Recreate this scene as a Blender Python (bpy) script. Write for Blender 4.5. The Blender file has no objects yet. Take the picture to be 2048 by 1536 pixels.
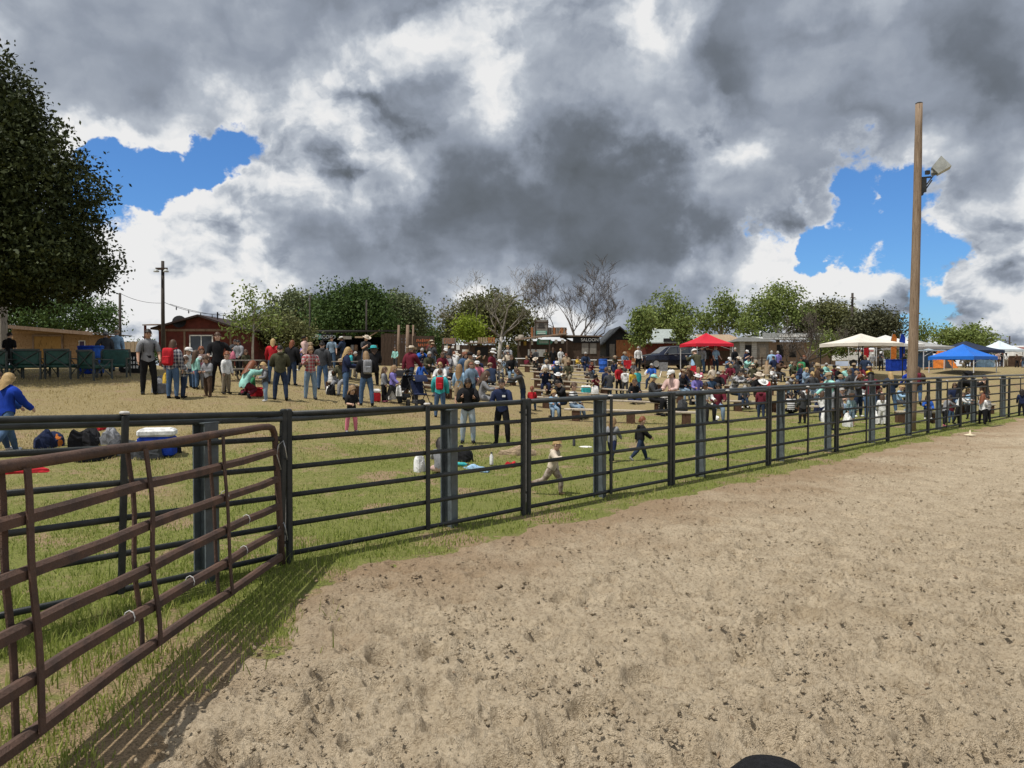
import bpy, bmesh, math, random
import numpy as np
from mathutils import Vector, Matrix

# ------------------------------------------------------------------ camera, sky, sun, exposure
SC = bpy.context.scene
COL = SC.collection
CAM_H = 2.1
PITCH = math.radians(1.35)
FPX = 1490.0                       # focal length in pixels of a 2048 px wide picture
cam_d = bpy.data.cameras.new('camera')
cam_d.sensor_width = 36.0
cam_d.lens = FPX / 2048.0 * 36.0
cam_d.clip_start = 0.05
cam_d.clip_end = 6000.0
cam = bpy.data.objects.new('camera', cam_d)
COL.objects.link(cam)
cam.location = (0, 0, CAM_H)
cam.rotation_euler = (math.pi / 2 - PITCH, 0, 0)
SC.camera = cam

def ray(px, py):
    """world direction through a pixel of the 2048 x 1536 photograph (y component = 1)"""
    a = (px - 1024.0) / FPX
    b = -(py - 768.0) / FPX
    c, s = math.cos(PITCH), math.sin(PITCH)
    y = c + b * s
    z = b * c - s
    return Vector((a / y, 1.0, z / y))

SHADOW = (0.84, 0.54)              # horizontal direction in which shadows fall
SUN_EL = math.radians(66)
sun_vec = Vector((SHADOW[0] * math.cos(SUN_EL), SHADOW[1] * math.cos(SUN_EL), -math.sin(SUN_EL)))
sun_d = bpy.data.lights.new('sun', 'SUN')
sun_d.energy = 4.6
sun_d.angle = math.radians(0.53)
sun_d.color = (1.0, 0.955, 0.88)
sun = bpy.data.objects.new('sun', sun_d)
COL.objects.link(sun)
sun.rotation_euler = sun_vec.to_track_quat('-Z', 'Y').to_euler()
sun.location = (-30, -20, 60)

SC.view_settings.view_transform = 'Standard'
SC.view_settings.look = 'None'
SC.view_settings.exposure = 0.0
SC.view_settings.gamma = 1.0
SC.view_settings.use_curve_mapping = False
SC.cycles.use_denoising = True
SC.cycles.max_bounces = 5
SC.cycles.diffuse_bounces = 2
SC.cycles.glossy_bounces = 2
SC.cycles.transmission_bounces = 3
SC.cycles.transparent_max_bounces = 6
SC.cycles.sample_clamp_indirect = 6.0

# ---- world: Nishita sky with broken cumulus drawn by noise over the whole dome
world = bpy.data.worlds.new('World')
SC.world = world
world.use_nodes = True
WT = world.node_tree
for n in list(WT.nodes):
    WT.nodes.remove(n)

class NG:
    """small helper to write node maths"""
    def __init__(s, tree): s.t = tree
    def new(s, kind, **kw):
        n = s.t.nodes.new(kind)
        for k, v in kw.items(): setattr(n, k, v)
        return n
    def put(s, sock, v):
        if isinstance(v, bpy.types.NodeSocket): s.t.links.new(v, sock)
        else: sock.default_value = v
    def m(s, op, a, b=None, c=None, clamp=False):
        n = s.new('ShaderNodeMath', operation=op, use_clamp=clamp)
        s.put(n.inputs[0], a)
        if b is not None: s.put(n.inputs[1], b)
        if c is not None: s.put(n.inputs[2], c)
        return n.outputs[0]
    def v(s, op, a, b=None, scale=None):
        n = s.new('ShaderNodeVectorMath', operation=op)
        s.put(n.inputs[0], a)
        if b is not None: s.put(n.inputs[1], b)
        if scale is not None: s.put(n.inputs['Scale'], scale)
        return n.outputs['Value'] if op in ('DOT_PRODUCT', 'LENGTH', 'DISTANCE') else n.outputs[0]
    def noise(s, vec, scale, detail=4.0, rough=0.5, dist=0.0, col=False):
        n = s.new('ShaderNodeTexNoise')
        if vec is not None: s.put(n.inputs['Vector'], vec)
        n.inputs['Scale'].default_value = scale
        n.inputs['Detail'].default_value = detail
        n.inputs['Roughness'].default_value = rough
        n.inputs['Distortion'].default_value = dist
        return n.outputs['Color' if col else 'Fac']
    def ramp(s, fac, stops, interp='LINEAR'):
        n = s.new('ShaderNodeValToRGB')
        r = n.color_ramp
        r.interpolation = interp
        while len(r.elements) > 1: r.elements.remove(r.elements[-1])
        r.elements[0].position = stops[0][0]
        r.elements[0].color = (*stops[0][1], 1)
        for p, c in stops[1:]:
            e = r.elements.new(p); e.color = (*c, 1)
        s.put(n.inputs[0], fac)
        return n.outputs[0]
    def mix(s, fac, a, b, mode='MIX'):
        n = s.new('ShaderNodeMix', data_type='RGBA', blend_type=mode)
        s.put(n.inputs[0], fac)
        for sock, val in ((n.inputs[6], a), (n.inputs[7], b)):
            s.put(sock, (*val, 1) if isinstance(val, tuple) and len(val) == 3 else val)
        return n.outputs[2]
    def sstep(s, x, lo, hi):
        n = s.new('ShaderNodeMapRange', interpolation_type='SMOOTHSTEP')
        s.put(n.inputs[0], x); s.put(n.inputs[1], lo); s.put(n.inputs[2], hi)
        return n.outputs[0]

def build_sky():
    g = NG(WT)
    tc = g.new('ShaderNodeTexCoord')
    d0 = tc.outputs['Generated']
    sky = g.new('ShaderNodeTexSky', sky_type='NISHITA')
    sky.sun_disc = False
    sky.sun_elevation = SUN_EL
    sky.sun_rotation = math.atan2(-SHADOW[0], -SHADOW[1])
    sky.air_density = 1.0; sky.dust_density = 0.4; sky.ozone_density = 3.0
    # warp the direction a little so that no edge is smooth
    w1 = g.v('SUBTRACT', g.noise(d0, 6.0, 6, 0.58, col=True), (0.5, 0.5, 0.5))
    d = g.v('NORMALIZE', g.v('ADD', d0, g.v('SCALE', w1, scale=0.27)))
    sep = g.new('ShaderNodeSeparateXYZ'); g.put(sep.inputs[0], d0)
    den = g.m('ADD', g.m('MAXIMUM', sep.outputs[2], 0.0), 0.8)
    P = g.v('DIVIDE', d0, None)
    comb = g.new('ShaderNodeCombineXYZ')
    for i in range(3): g.put(comb.inputs[i], den)
    g.put(P.node.inputs[1], comb.outputs[0])
    def blobs(lst):
        tot = None
        for px, py, r, a in lst:
            c = ray(px, py).normalized()
            k = 1.0 / (1.0 - math.cos(r / FPX))
            t = g.m('MULTIPLY_ADD', g.v('DOT_PRODUCT', d, tuple(c)), k, 1.0 - k, clamp=True)      # 1 at centre, 0 at radius
            tot = g.m('MULTIPLY', t, a) if tot is None else g.m('MULTIPLY_ADD', t, a, tot)
        return tot
    # cover: gaps of clear sky
    cov = blobs(SKY_GAPS)
    n_cov = g.noise(P, 9.0, 8, 0.66)
    cover = g.m('ADD', g.m('MULTIPLY_ADD', n_cov, 2.0, cov), -0.28)
    # thickness: dark undersides against bright edges
    n_th = g.noise(g.v('MULTIPLY', g.v('ADD', P, (3.1, 7.7, 1.3)), (1.0, 1.0, 2.3)), 4.6, 4, 0.47)
    thick = g.m('MULTIPLY_ADD', n_th, 1.4, g.m('ADD', blobs(SKY_THICK), -0.68))
    # billow relief: the same noise read again a little towards the sun
    Q = g.v('ADD', P, g.v('SCALE', w1, scale=0.12))
    def puffs(off):
        return g.noise(g.v('ADD', Q, off), 9.0, 5, 0.5)
    rel = g.m('SUBTRACT', puffs((0, 0, 0)), puffs((-0.02, -0.01, 0.05)))
    crisp = g.sstep(thick, 0.35, -0.25)
    rel = g.m('MULTIPLY', rel, g.m('MULTIPLY_ADD', crisp, 2.7, 0.5))
    edge = g.sstep(cover, 0.80, 0.45)                       # thin rims let the sun through
    base = g.m('MULTIPLY_ADD', g.sstep(thick, -0.62, 1.3), -0.82, 0.90)
    tone = g.m('ADD', g.m('MULTIPLY_ADD', edge, 0.16, base), rel)
    cloud = g.ramp(tone, [(0.0, (0.128, 0.146, 0.165)), (0.22, (0.190, 0.218, 0.262)), (0.45, (0.34, 0.385, 0.465)),
                          (0.66, (0.55, 0.60, 0.675)), (0.85, (0.86, 0.885, 0.915)), (1.0, (1.0, 1.0, 1.0))])
    cloud = g.mix(1.0, cloud, (SKY_CLOUD, SKY_CLOUD, SKY_CLOUD), 'MULTIPLY')
    alpha = g.sstep(cover, 0.34, 0.58)
    blue = g.mix(1.0, sky.outputs[0], SKY_BLUE, 'MULTIPLY')
    col = g.mix(alpha, blue, cloud)
    bg = g.new('ShaderNodeBackground')
    g.put(bg.inputs[0], col)
    bg.inputs[1].default_value = 0.10
    out = g.new('ShaderNodeOutputWorld')
    WT.links.new(bg.outputs[0], out.inputs[0])

SKY_CLOUD = 8.4
SKY_BLUE = (0.55, 0.90, 1.30)
SKY_GAPS = [  # pixel x, y of the photograph, angular radius in pixels, how much cover is taken away or added
    (205, 355, 140, -0.95), (310, 320, 110, -0.85), (420, 300, 90, -0.5), (490, 285, 110, -0.9), (180, 260, 70, 0.2), (450, 430, 170, 0.45),
    (1560, 490, 100, -0.55), (1660, 465, 90, -0.45), (1750, 440, 90, -0.45), (1890, 410, 100, -0.6), (1430, 520, 90, -0.7), (1770, 500, 80, -0.4), (1620, 520, 70, -0.4), (1840, 600, 60, -0.5),
    (1770, 70, 40, -0.2), (1740, 190, 50, -0.25), (1690, 340, 80, -0.25), (120, 100, 230, 0.55), (330, 150, 160, 0.3), (1620, 670, 150, 0.6), (1880, 80, 230, 0.45), (1960, 300, 120, 0.3), (390, 560, 120, 0.3),
    (1500, 530, 75, 0.6), (1700, 545, 85, 0.7), (1570, 410, 100, 0.5), (1690, 425, 75, 0.4), (1800, 455, 45, 0.3), (1960, 430, 70, 0.25), (1330, 470, 120, 0.4), (1980, 500, 130, 0.5), (1390, 570, 70, 0.4),
    (700, 500, 420, 0.3), (1050, 300, 460, 0.4), (400, 60, 450, 0.3), (1400, 60, 420, 0.4), (2000, 150, 280, 0.3), (1000, 640, 600, 0.3), (300, 600, 250, 0.3), (2000, 620, 160, 0.25)]
SKY_THICK = [
    (1040, 340, 300, 0.85), (1200, 420, 200, 0.3), (1300, 490, 230, 0.7), (1050, 500, 300, 0.45), (800, 520, 200, 0.4), (640, 530, 130, 0.3), (1000, 640, 260, -0.25),
    (1300, -20, 330, 0.75), (1990, 170, 240, 0.65), (1600, 330, 160, 0.2), (150, 40, 330, 0.35), (560, 80, 300, 0.3), (820, 40, 250, 0.25), (1600, 240, 200, 0.15), (1650, 30, 250, 0.3),
    (450, 400, 240, -0.55), (330, 510, 260, -0.35), (1300, 180, 150, -0.45), (1420, 280, 150, -0.45), (690, 260, 180, -0.45), (1260, 420, 90, -0.35), (1080, 165, 230, -0.65), (860, 170, 200, -0.45), (1050, 660, 330, -0.35), (640, 640, 200, -0.25), (430, 480, 130, 0.25), (600, 430, 120, 0.15),
    (1500, 540, 140, -0.5), (1700, 560, 140, -0.4), (1950, 480, 220, -0.55), (2000, 640, 170, -0.3), (380, 180, 140, -0.2), (1800, 160, 100, -0.4), (180, 270, 90, -0.4), (330, 620, 250, -0.3)]
build_sky()
world.cycles.sampling_method = 'MANUAL'
world.cycles.sample_map_resolution = 256

# ------------------------------------------------------------------ helpers
rng = np.random.default_rng(7)
random.seed(7)

class MB:
    """collects shapes and links them as ONE mesh object"""
    def __init__(s): s.v = []; s.f = []; s.m = []; s.cur = 0
    def add(s, vs, fs):
        o = len(s.v)
        s.v.extend([tuple(p) for p in vs])
        for f in fs:
            s.f.append(tuple(i + o for i in f)); s.m.append(s.cur)
        return s
    def slot(s, i): s.cur = i; return s
    def box(s, c, size, rz=0.0, rx=0.0, ry=0.0, taper=1.0):
        hx, hy, hz = size[0] / 2, size[1] / 2, size[2] / 2
        M = Matrix.Rotation(rz, 3, 'Z') @ Matrix.Rotation(ry, 3, 'Y') @ Matrix.Rotation(rx, 3, 'X')
        vs = []
        for z in (-1, 1):
            k = taper if z > 0 else 1.0
            for x, y in ((-1, -1), (1, -1), (1, 1), (-1, 1)):
                vs.append(Vector(c) + M @ Vector((x * hx * k, y * hy * k, z * hz)))
        return s.add(vs, [(3, 2, 1, 0), (4, 5, 6, 7), (0, 1, 5, 4), (1, 2, 6, 5), (2, 3, 7, 6), (3, 0, 4, 7)])
    def bbox(s, c, size, b=0.01, rz=0.0):
        """box with chamfered vertical and top edges"""
        hx, hy, hz = size[0] / 2, size[1] / 2, size[2] / 2
        M = Matrix.Rotation(rz, 3, 'Z')
        def ring(k, z):
            x, y = hx - k, hy - k
            b2 = b
            pts = [(-x + b2, -y), (x - b2, -y), (x, -y + b2), (x, y - b2), (x - b2, y), (-x + b2, y), (-x, y - b2), (-x, -y + b2)]
            return [Vector(c) + M @ Vector((p[0], p[1], z)) for p in pts]
        vs = ring(b, -hz) + ring(0, -hz + b) + ring(0, hz - b) + ring(b, hz)
        fs = [tuple(range(7, -1, -1)), tuple(range(24, 32))]
        for k in range(3):
            for i in range(8):
                j = (i + 1) % 8
                fs.append((k * 8 + i, k * 8 + j, k * 8 + 8 + j, k * 8 + 8 + i))
        return s.add(vs, fs)
    def tube(s, pts, r, n=8, cap=True, flat=1.0):
        """round bar along points; r a number or one per point; flat squeezes it sideways"""
        pts = [Vector(p) for p in pts]
        rs = r if isinstance(r, (list, tuple)) else [r] * len(pts)
        vs = []; prev = None
        for i, p in enumerate(pts):
            t = (pts[min(i + 1, len(pts) - 1)] - pts[max(i - 1, 0)])
            if t.length < 1e-9: t = Vector((0, 0, 1))
            t.normalize()
            if prev is None:
                u = Vector((0, 0, 1)) if abs(t.z) < 0.9 else Vector((1, 0, 0))
                a = (u - t * u.dot(t)).normalized()
            else:
                a = (prev - t * prev.dot(t))
                a = a.normalized() if a.length > 1e-6 else prev
            prev = a
            b = t.cross(a)
            for k in range(n):
                an = 2 * math.pi * (k + 0.5) / n
                vs.append(p + (a * math.cos(an) + b * (math.sin(an) * flat)) * rs[i])
        fs = []
        for i in range(len(pts) - 1):
            for k in range(n):
                j = (k + 1) % n
                fs.append((i * n + k, i * n + j, (i + 1) * n + j, (i + 1) * n + k))
        if cap:
            fs.append(tuple(range(n - 1, -1, -1)))
            fs.append(tuple(range((len(pts) - 1) * n, len(pts) * n)))
        return s.add(vs, fs)
    def lathe(s, c, prof, n=14):
        """profile of (radius, height) turned about a vertical axis"""
        vs = []; fs = []
        for r, z in prof:
            for k in range(n):
                a = 2 * math.pi * k / n
                vs.append((c[0] + r * math.cos(a), c[1] + r * math.sin(a), c[2] + z))
        for i in range(len(prof) - 1):
            for k in range(n):
                j = (k + 1) % n
                fs.append((i * n + k, i * n + j, (i + 1) * n + j, (i + 1) * n + k))
        fs.append(tuple(range(n - 1, -1, -1)))
        fs.append(tuple(range((len(prof) - 1) * n, len(prof) * n)))
        return s.add(vs, fs)
    def quad(s, a, b, c, d): return s.add([a, b, c, d], [(0, 1, 2, 3)])
    def slab(s, poly, t):
        """thin plate: polygon (3D points in order) thickened by vector t"""
        n = len(poly); t = Vector(t)
        vs = [Vector(p) for p in poly] + [Vector(p) + t for p in poly]
        fs = [tuple(range(n - 1, -1, -1)), tuple(range(n, 2 * n))]
        for i in range(n):
            j = (i + 1) % n
            fs.append((i, j, n + j, n + i))
        return s.add(vs, fs)
    def blob(s, c, r, seed=0, k=0.25, n=6, m=8):
        """lumpy rounded lump"""
        R = random.Random(seed); vs = []; fs = []
        ph = [R.uniform(0, 6.28) for _ in range(4)]
        for i in range(n + 1):
            th = math.pi * i / n
            for j in range(m):
                a = 2 * math.pi * j / m
                q = 1 + k * (math.sin(2 * a + ph[0]) * math.sin(th * 2 + ph[1]) * 0.6 + math.sin(3 * a + ph[2] + th) * 0.4)
                vs.append((c[0] + r[0] * q * math.sin(th) * math.cos(a), c[1] + r[1] * q * math.sin(th) * math.sin(a), c[2] + r[2] * math.cos(th) * (1 + 0.3 * k * math.sin(ph[3] + a))))
        for i in range(n):
            for j in range(m):
                j2 = (j + 1) % m
                fs.append((i * m + j, (i + 1) * m + j, (i + 1) * m + j2, i * m + j2))
        return s.add(vs, fs)
    def mesh(s, name, mats, smooth=False):
        me = bpy.data.meshes.new(name)
        me.from_pydata(s.v, [], s.f)
        for m in (mats if isinstance(mats, (list, tuple)) else [mats]): me.materials.append(m)
        if max(s.m, default=0) > 0: me.polygons.foreach_set('material_index', s.m)
        if smooth: me.polygons.foreach_set('use_smooth', [True] * len(s.f))
        me.update()
        return me
    def build(s, name, mats, parent=None, smooth=False):
        return link(name, s.mesh(name, mats, smooth), parent)

def link(name, data, parent=None):
    o = bpy.data.objects.new(name, data)
    COL.objects.link(o)
    if parent is not None: o.parent = parent
    return o

def np_mesh(name, verts, faces, mat, smooth=False):
    """mesh from numpy arrays (faces all with the same number of corners)"""
    me = bpy.data.meshes.new(name)
    nv, nf, k = len(verts), len(faces), faces.shape[1]
    me.vertices.add(nv); me.vertices.foreach_set('co', np.ascontiguousarray(verts, dtype=np.float32).ravel())
    me.loops.add(nf * k); me.loops.foreach_set('vertex_index', np.ascontiguousarray(faces, dtype=np.int32).ravel())
    me.polygons.add(nf); me.polygons.foreach_set('loop_start', np.arange(0, nf * k, k, dtype=np.int32))
    me.update(calc_edges=True)
    if smooth: me.polygons.foreach_set('use_smooth', np.ones(nf, dtype=bool))
    me.materials.append(mat)
    return me

def tag(o, label=None, cat=None, group=None, kind=None):
    if label: o['label'] = label
    if cat: o['category'] = cat
    if group: o['group'] = group
    if kind: o['kind'] = kind
    return o

def empty(name, loc=(0, 0, 0), rz=0.0, label=None, cat=None, group=None):
    o = bpy.data.objects.new(name, None)
    o.empty_display_size = 0.2
    COL.objects.link(o)
    o.location = loc; o.rotation_euler = (0, 0, rz)
    return tag(o, label, cat, group)

def copy_tree(o, parent=None):
    c = o.copy(); COL.objects.link(c); c.parent = parent
    for ch in o.children: copy_tree(ch, c)
    return c

# ---- materials
MATS = {}
def mat(name, col, rough=0.8, var=0.25, scale=6.0, metal=0.0, bump=0.0, bscale=40.0, stretch=None, col2=None, spec=0.3, trans=None, detail=5.0):
    """principled material whose colour is broken up by noise in object space"""
    if name in MATS: return MATS[name]
    m = bpy.data.materials.new(name); m.use_nodes = True
    t = m.node_tree; g = NG(t)
    bs = t.nodes['Principled BSDF']
    tc = g.new('ShaderNodeTexCoord')
    vec = tc.outputs['Object']
    if stretch: vec = g.v('MULTIPLY', vec, stretch)
    n = g.noise(vec, scale, detail, 0.6)
    f = g.sstep(n, 0.3, 0.7)
    c2 = col2 if col2 else tuple(c * (1 - var) for c in col)
    c1 = col if col2 else tuple(min(1, c * (1 + var * 0.5)) for c in col)
    g.put(bs.inputs['Base Color'], g.mix(f, c1, c2))
    bs.inputs['Roughness'].default_value = rough
    bs.inputs['Metallic'].default_value = metal
    bs.inputs['Specular IOR Level'].default_value = spec
    if trans: bs.inputs['Transmission Weight'].default_value = trans
    if bump:
        b = g.new('ShaderNodeBump'); b.inputs['Strength'].default_value = bump; b.inputs['Distance'].default_value = 0.02
        g.put(b.inputs['Height'], g.noise(vec, bscale, 4, 0.6))
        t.links.new(b.outputs[0], bs.inputs['Normal'])
    MATS[name] = m
    return m

def cloth(col):
    return mat('cloth_%.3f_%.3f_%.3f' % col, col, 0.9, 0.35, 7.0, spec=0.15, bump=0.7, bscale=16.0, stretch=(1, 1, .7))

# ---- numpy noise
_perm = rng.permutation(512)
def _grad(ix, iy):
    h = _perm[(ix + _perm[iy & 511]) & 511]
    a = h * (2 * math.pi / 512)
    return np.cos(a), np.sin(a)
def perlin(x, y):
    x = np.asarray(x, dtype=np.float64); y = np.asarray(y, dtype=np.float64)
    ix = np.floor(x).astype(int); iy = np.floor(y).astype(int)
    fx = x - ix; fy = y - iy
    u = fx * fx * fx * (fx * (fx * 6 - 15) + 10); v = fy * fy * fy * (fy * (fy * 6 - 15) + 10)
    def dot(i, j):
        gx, gy = _grad((ix + i) & 511, (iy + j) & 511)
        return gx * (fx - i) + gy * (fy - j)
    a = dot(0, 0); b = dot(1, 0); c = dot(0, 1); d = dot(1, 1)
    return (a + u * (b - a)) * (1 - v) + (c + u * (d - c)) * v * 1.0
def fbm(x, y, oct=4, gain=0.5):
    s = 0; a = 1.0
    for k in range(oct):
        s = s + a * perlin(x * 2 ** k + 17.3 * k, y * 2 ** k + 5.1 * k); a *= gain
    return s
def smooth(x, lo, hi):
    t = np.clip((x - lo) / (hi - lo), 0, 1)
    return t * t * (3 - 2 * t)

# ------------------------------------------------------------------ terrain
def fence_side(X, Y):
    """metres beyond the arena fence (negative inside the arena)"""
    return (Y - X - 10.3) / math.sqrt(2)

_CP = np.array([
    (-9.5, 14, .48), (-6.5, 13.7, .45), (-9.9, 21, 1.25), (-14, 24, 1.67), (-7.2, 21.5, 1.12), (-5.9, 22.5, 1.0), (-3.9, 18, .5), (-4.3, 25.8, .85),
    (-2.3, 23.8, .5), (-1.1, 18.5, .18), (0, 12.5, .02), (2.9, 17, .05), (2.2, 28, .12), (5, 29, .12), (10, 33, .3), (8, 40, .8), (9.5, 50, 1.55),
    (11, 58, 2.0), (0, 36, 1.1), (0, 45, 1.7), (0, 55, 2.05), (-8, 32, 1.75), (-12, 40, 2.05), (-20, 40, 2.1), (-25, 30, 1.9), (-18, 18, 1.1),
    (-15, 10, .5), (-10, 6, .15), (20, 40, .45), (18, 50, 1.45), (28.4, 47, 1.8), (24, 43, .95), (30, 52, 1.95), (28, 58, 2.05), (45, 55, 1.9), (36, 50, 1.85),
    (22, 35, .08), (15, 29, .05), (-5, 8, .05), (-3, 10, .04), (8, 21, .03), (21, 39, .35), (40, 70, 2.05), (-40, 40, 2.1), (-40, 15, 1.4), (0, 75, 2.1), (-30, 75, 2.1), (60, 75, 2.0), (50, 48, 1.0)], dtype=float)
def _tps():
    P = _CP[:, :2]; n = len(P)
    d = np.linalg.norm(P[:, None] - P[None], axis=2)
    K = d ** 2 * np.log(d + 1e-9) + np.eye(n) * 4.0
    A = np.zeros((n + 3, n + 3)); A[:n, :n] = K; A[:n, n] = 1; A[:n, n + 1:] = P; A[n, :n] = 1; A[n + 1:, :n] = P.T
    return np.linalg.solve(A, np.concatenate([_CP[:, 2], np.zeros(3)]))
_W = _tps()
def terrain(X, Y):
    X = np.atleast_1d(np.asarray(X, dtype=float)); Y = np.atleast_1d(np.asarray(Y, dtype=float))
    xc = np.clip(X, -45, 60); yc = np.clip(Y, 0, 80)
    z = _W[-3] + _W[-2] * xc + _W[-1] * yc
    for (px, py, _), w in zip(_CP, _W[:-3]):
        r2 = (xc - px) ** 2 + (yc - py) ** 2
        z = z + w * r2 * 0.5 * np.log(r2 + 1e-9)
    z = np.clip(z, 0, 2.15)
    z = z * smooth(fence_side(X, Y), 0.2, 4.0)
    far = smooth(np.maximum(np.maximum(Y - 70, np.abs(X) - 50), 0), 0, 80)
    z = z * (1 - far) + 1.6 * far
    return z
def tz(x, y): return float(terrain(x, y)[0])
def hit(px, py, lo=3.0, hi=120.0):
    """where the line of sight through a pixel meets the ground"""
    r = ray(px, py)
    t = np.linspace(lo, hi, 900)
    dz = CAM_H + r.z * t - terrain(r.x * t, t)
    k = np.argmax(dz < 0)
    if dz[k] >= 0: k = len(t) - 1
    a, b = t[max(k - 1, 0)], t[k]
    for _ in range(20):
        m = (a + b) / 2
        if CAM_H + r.z * m - tz(r.x * m, m) > 0: a = m
        else: b = m
    return Vector((r.x * b, b, tz(r.x * b, b)))
def at(px, Y):
    """ground point at distance Y below a picture column"""
    x = ray(px, 733).x * Y
    return Vector((x, Y, tz(x, Y)))
def at3(px, py, Y):
    r = ray(px, py)
    return Vector((r.x * Y, Y, CAM_H + r.z * Y))

# ---- materials of the ground
def grass_nodes(g, pos):
    """green near the fence, straw yellow up the slope, bare earth in patches"""
    sep = g.new('ShaderNodeSeparateXYZ'); g.put(sep.inputs[0], pos)
    s = g.m('MULTIPLY', g.m('SUBTRACT', g.m('SUBTRACT', sep.outputs[1], sep.outputs[0]), 10.3), 0.7071)
    big = g.noise(pos, 0.22, 4, 0.6)
    mid = g.noise(pos, 1.3, 5, 0.65)
    fine = g.noise(pos, 9.0, 4, 0.7)
    dry = g.m('ADD', g.m('MAXIMUM', g.sstep(s, 2.0, 16.0), g.m('MULTIPLY', g.sstep(sep.outputs[1], 31.0, 42.0), 0.9)), g.m('MULTIPLY', g.m('SUBTRACT', big, 0.5), 1.5))
    dry = g.m('ADD', dry, g.m('MULTIPLY', g.m('SUBTRACT', mid, 0.46), 1.5))
    dry = g.m('ADD', dry, g.m('MULTIPLY', g.m('SUBTRACT', fine, 0.5), 0.9))
    return g.sstep(dry, -0.06, 0.88), mid, fine, s, big

def make_ground_mat():
    m = bpy.data.materials.new('dry_lawn'); m.use_nodes = True
    t = m.node_tree; g = NG(t); bs = t.nodes['Principled BSDF']
    geo = g.new('ShaderNodeNewGeometry')
    dry, mid, fine, s, big = grass_nodes(g, geo.outputs['Position'])
    vf = g.noise(geo.outputs['Position'], 60.0, 3, 0.7)
    green = g.mix(fine, (0.130, 0.155, 0.036), (0.26, 0.275, 0.080))
    straw = g.mix(fine, (0.235, 0.182, 0.088), (0.43, 0.345, 0.185))
    c = g.mix(dry, green, straw)
    earth = g.mix(vf, (0.27, 0.19, 0.115), (0.40, 0.29, 0.18))
    near = g.m('MULTIPLY', g.sstep(s, -0.2, -1.6), 0.13)      # trodden ground on the arena side of the fence
    bare = g.sstep(g.m('ADD', near, g.m('ADD', g.noise(geo.outputs['Position'], 0.75, 6, 0.62), g.m('MULTIPLY', fine, 0.25))), 0.66, 0.76)
    c = g.mix(bare, c, earth)
    c = g.mix(g.m('MULTIPLY', g.sstep(vf, 0.62, 0.35), 0.55), c, (0.07, 0.06, 0.03))
    g.put(bs.inputs['Base Color'], c)
    bs.inputs['Roughness'].default_value = 0.95
    bs.inputs['Specular IOR Level'].default_value = 0.1
    b = g.new('ShaderNodeBump'); b.inputs['Strength'].default_value = 0.9; b.inputs['Distance'].default_value = 0.05
    g.put(b.inputs['Height'], g.m('ADD', g.m('MULTIPLY', vf, 0.6), fine))
    t.links.new(b.outputs[0], bs.inputs['Normal'])
    return m
def make_blade_mat():
    m = bpy.data.materials.new('grass_blades'); m.use_nodes = True
    t = m.node_tree; g = NG(t); bs = t.nodes['Principled BSDF']
    geo = g.new('ShaderNodeNewGeometry')
    dry, mid, fine, s, big = grass_nodes(g, geo.outputs['Position'])
    r = geo.outputs['Random Per Island']
    green = g.mix(r, (0.14, 0.190, 0.032), (0.36, 0.405, 0.100))
    straw = g.mix(r, (0.29, 0.225, 0.09), (0.56, 0.45, 0.22))
    f = g.sstep(g.m('ADD', dry, g.m('MULTIPLY', g.m('SUBTRACT', r, 0.5), 0.7)), 0.25, 0.75)
    c = g.mix(f, green, straw)
    g.put(bs.inputs['Base Color'], c)
    bs.inputs['Roughness'].default_value = 0.7
    bs.inputs['Specular IOR Level'].default_value = 0.2
    tl = g.new('ShaderNodeBsdfTranslucent'); g.put(tl.inputs[0], c)
    mx = g.new('ShaderNodeMixShader'); mx.inputs[0].default_value = 0.4
    t.links.new(bs.outputs[0], mx.inputs[1]); t.links.new(tl.outputs[0], mx.inputs[2])
    t.links.new(mx.outputs[0], t.nodes['Material Output'].inputs[0])
    return m
def make_dirt_mat():
    m = bpy.data.materials.new('arena_dirt'); m.use_nodes = True
    t = m.node_tree; g = NG(t); bs = t.nodes['Principled BSDF']
    geo = g.new('ShaderNodeNewGeometry'); P = geo.outputs['Position']
    sep = g.new('ShaderNodeSeparateXYZ'); g.put(sep.inputs[0], P)
    s = g.m('MULTIPLY', g.m('SUBTRACT', g.m('SUBTRACT', sep.outputs[1], sep.outputs[0]), 10.3), 0.7071)
    big = g.noise(P, 0.5, 5, 0.6); mid = g.noise(P, 3.2, 6, 0.65); fine = g.noise(P, 34.0, 5, 0.7)
    c = g.mix(g.sstep(mid, 0.3, 0.72), (0.520, 0.430, 0.308), (0.395, 0.318, 0.222))
    # damper red-brown soil along the edge under the fence
    edge = g.sstep(g.m('ADD', s, g.m('MULTIPLY', g.m('SUBTRACT', big, 0.5), 6.0)), -3.2, -0.2)
    c = g.mix(g.m('MULTIPLY', edge, 0.75), c, (0.27, 0.178, 0.105))
    c = g.mix(g.m('MULTIPLY', g.sstep(big, 0.55, 0.72), 0.5), c, (0.31, 0.235, 0.145))
    c = g.mix(g.m('MULTIPLY', g.sstep(fine, 0.54, 0.34), 0.65), c, (0.175, 0.130, 0.078))
    c = g.mix(g.m('MULTIPLY', g.sstep(g.noise(P, 75.0, 3, 0.6), 0.56, 0.74), 0.5), c, (0.58, 0.50, 0.375))
    g.put(bs.inputs['Base Color'], c)
    bs.inputs['Roughness'].default_value = 0.97
    bs.inputs['Specular IOR Level'].default_value = 0.08
    b = g.new('ShaderNodeBump'); b.inputs['Strength'].default_value = 1.0; b.inputs['Distance'].default_value = 0.025
    g.put(b.inputs['Height'], g.m('ADD', g.m('MULTIPLY', fine, 0.8), g.noise(P, 110.0, 3, 0.6)))
    t.links.new(b.outputs[0], bs.inputs['Normal'])
    return m
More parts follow.
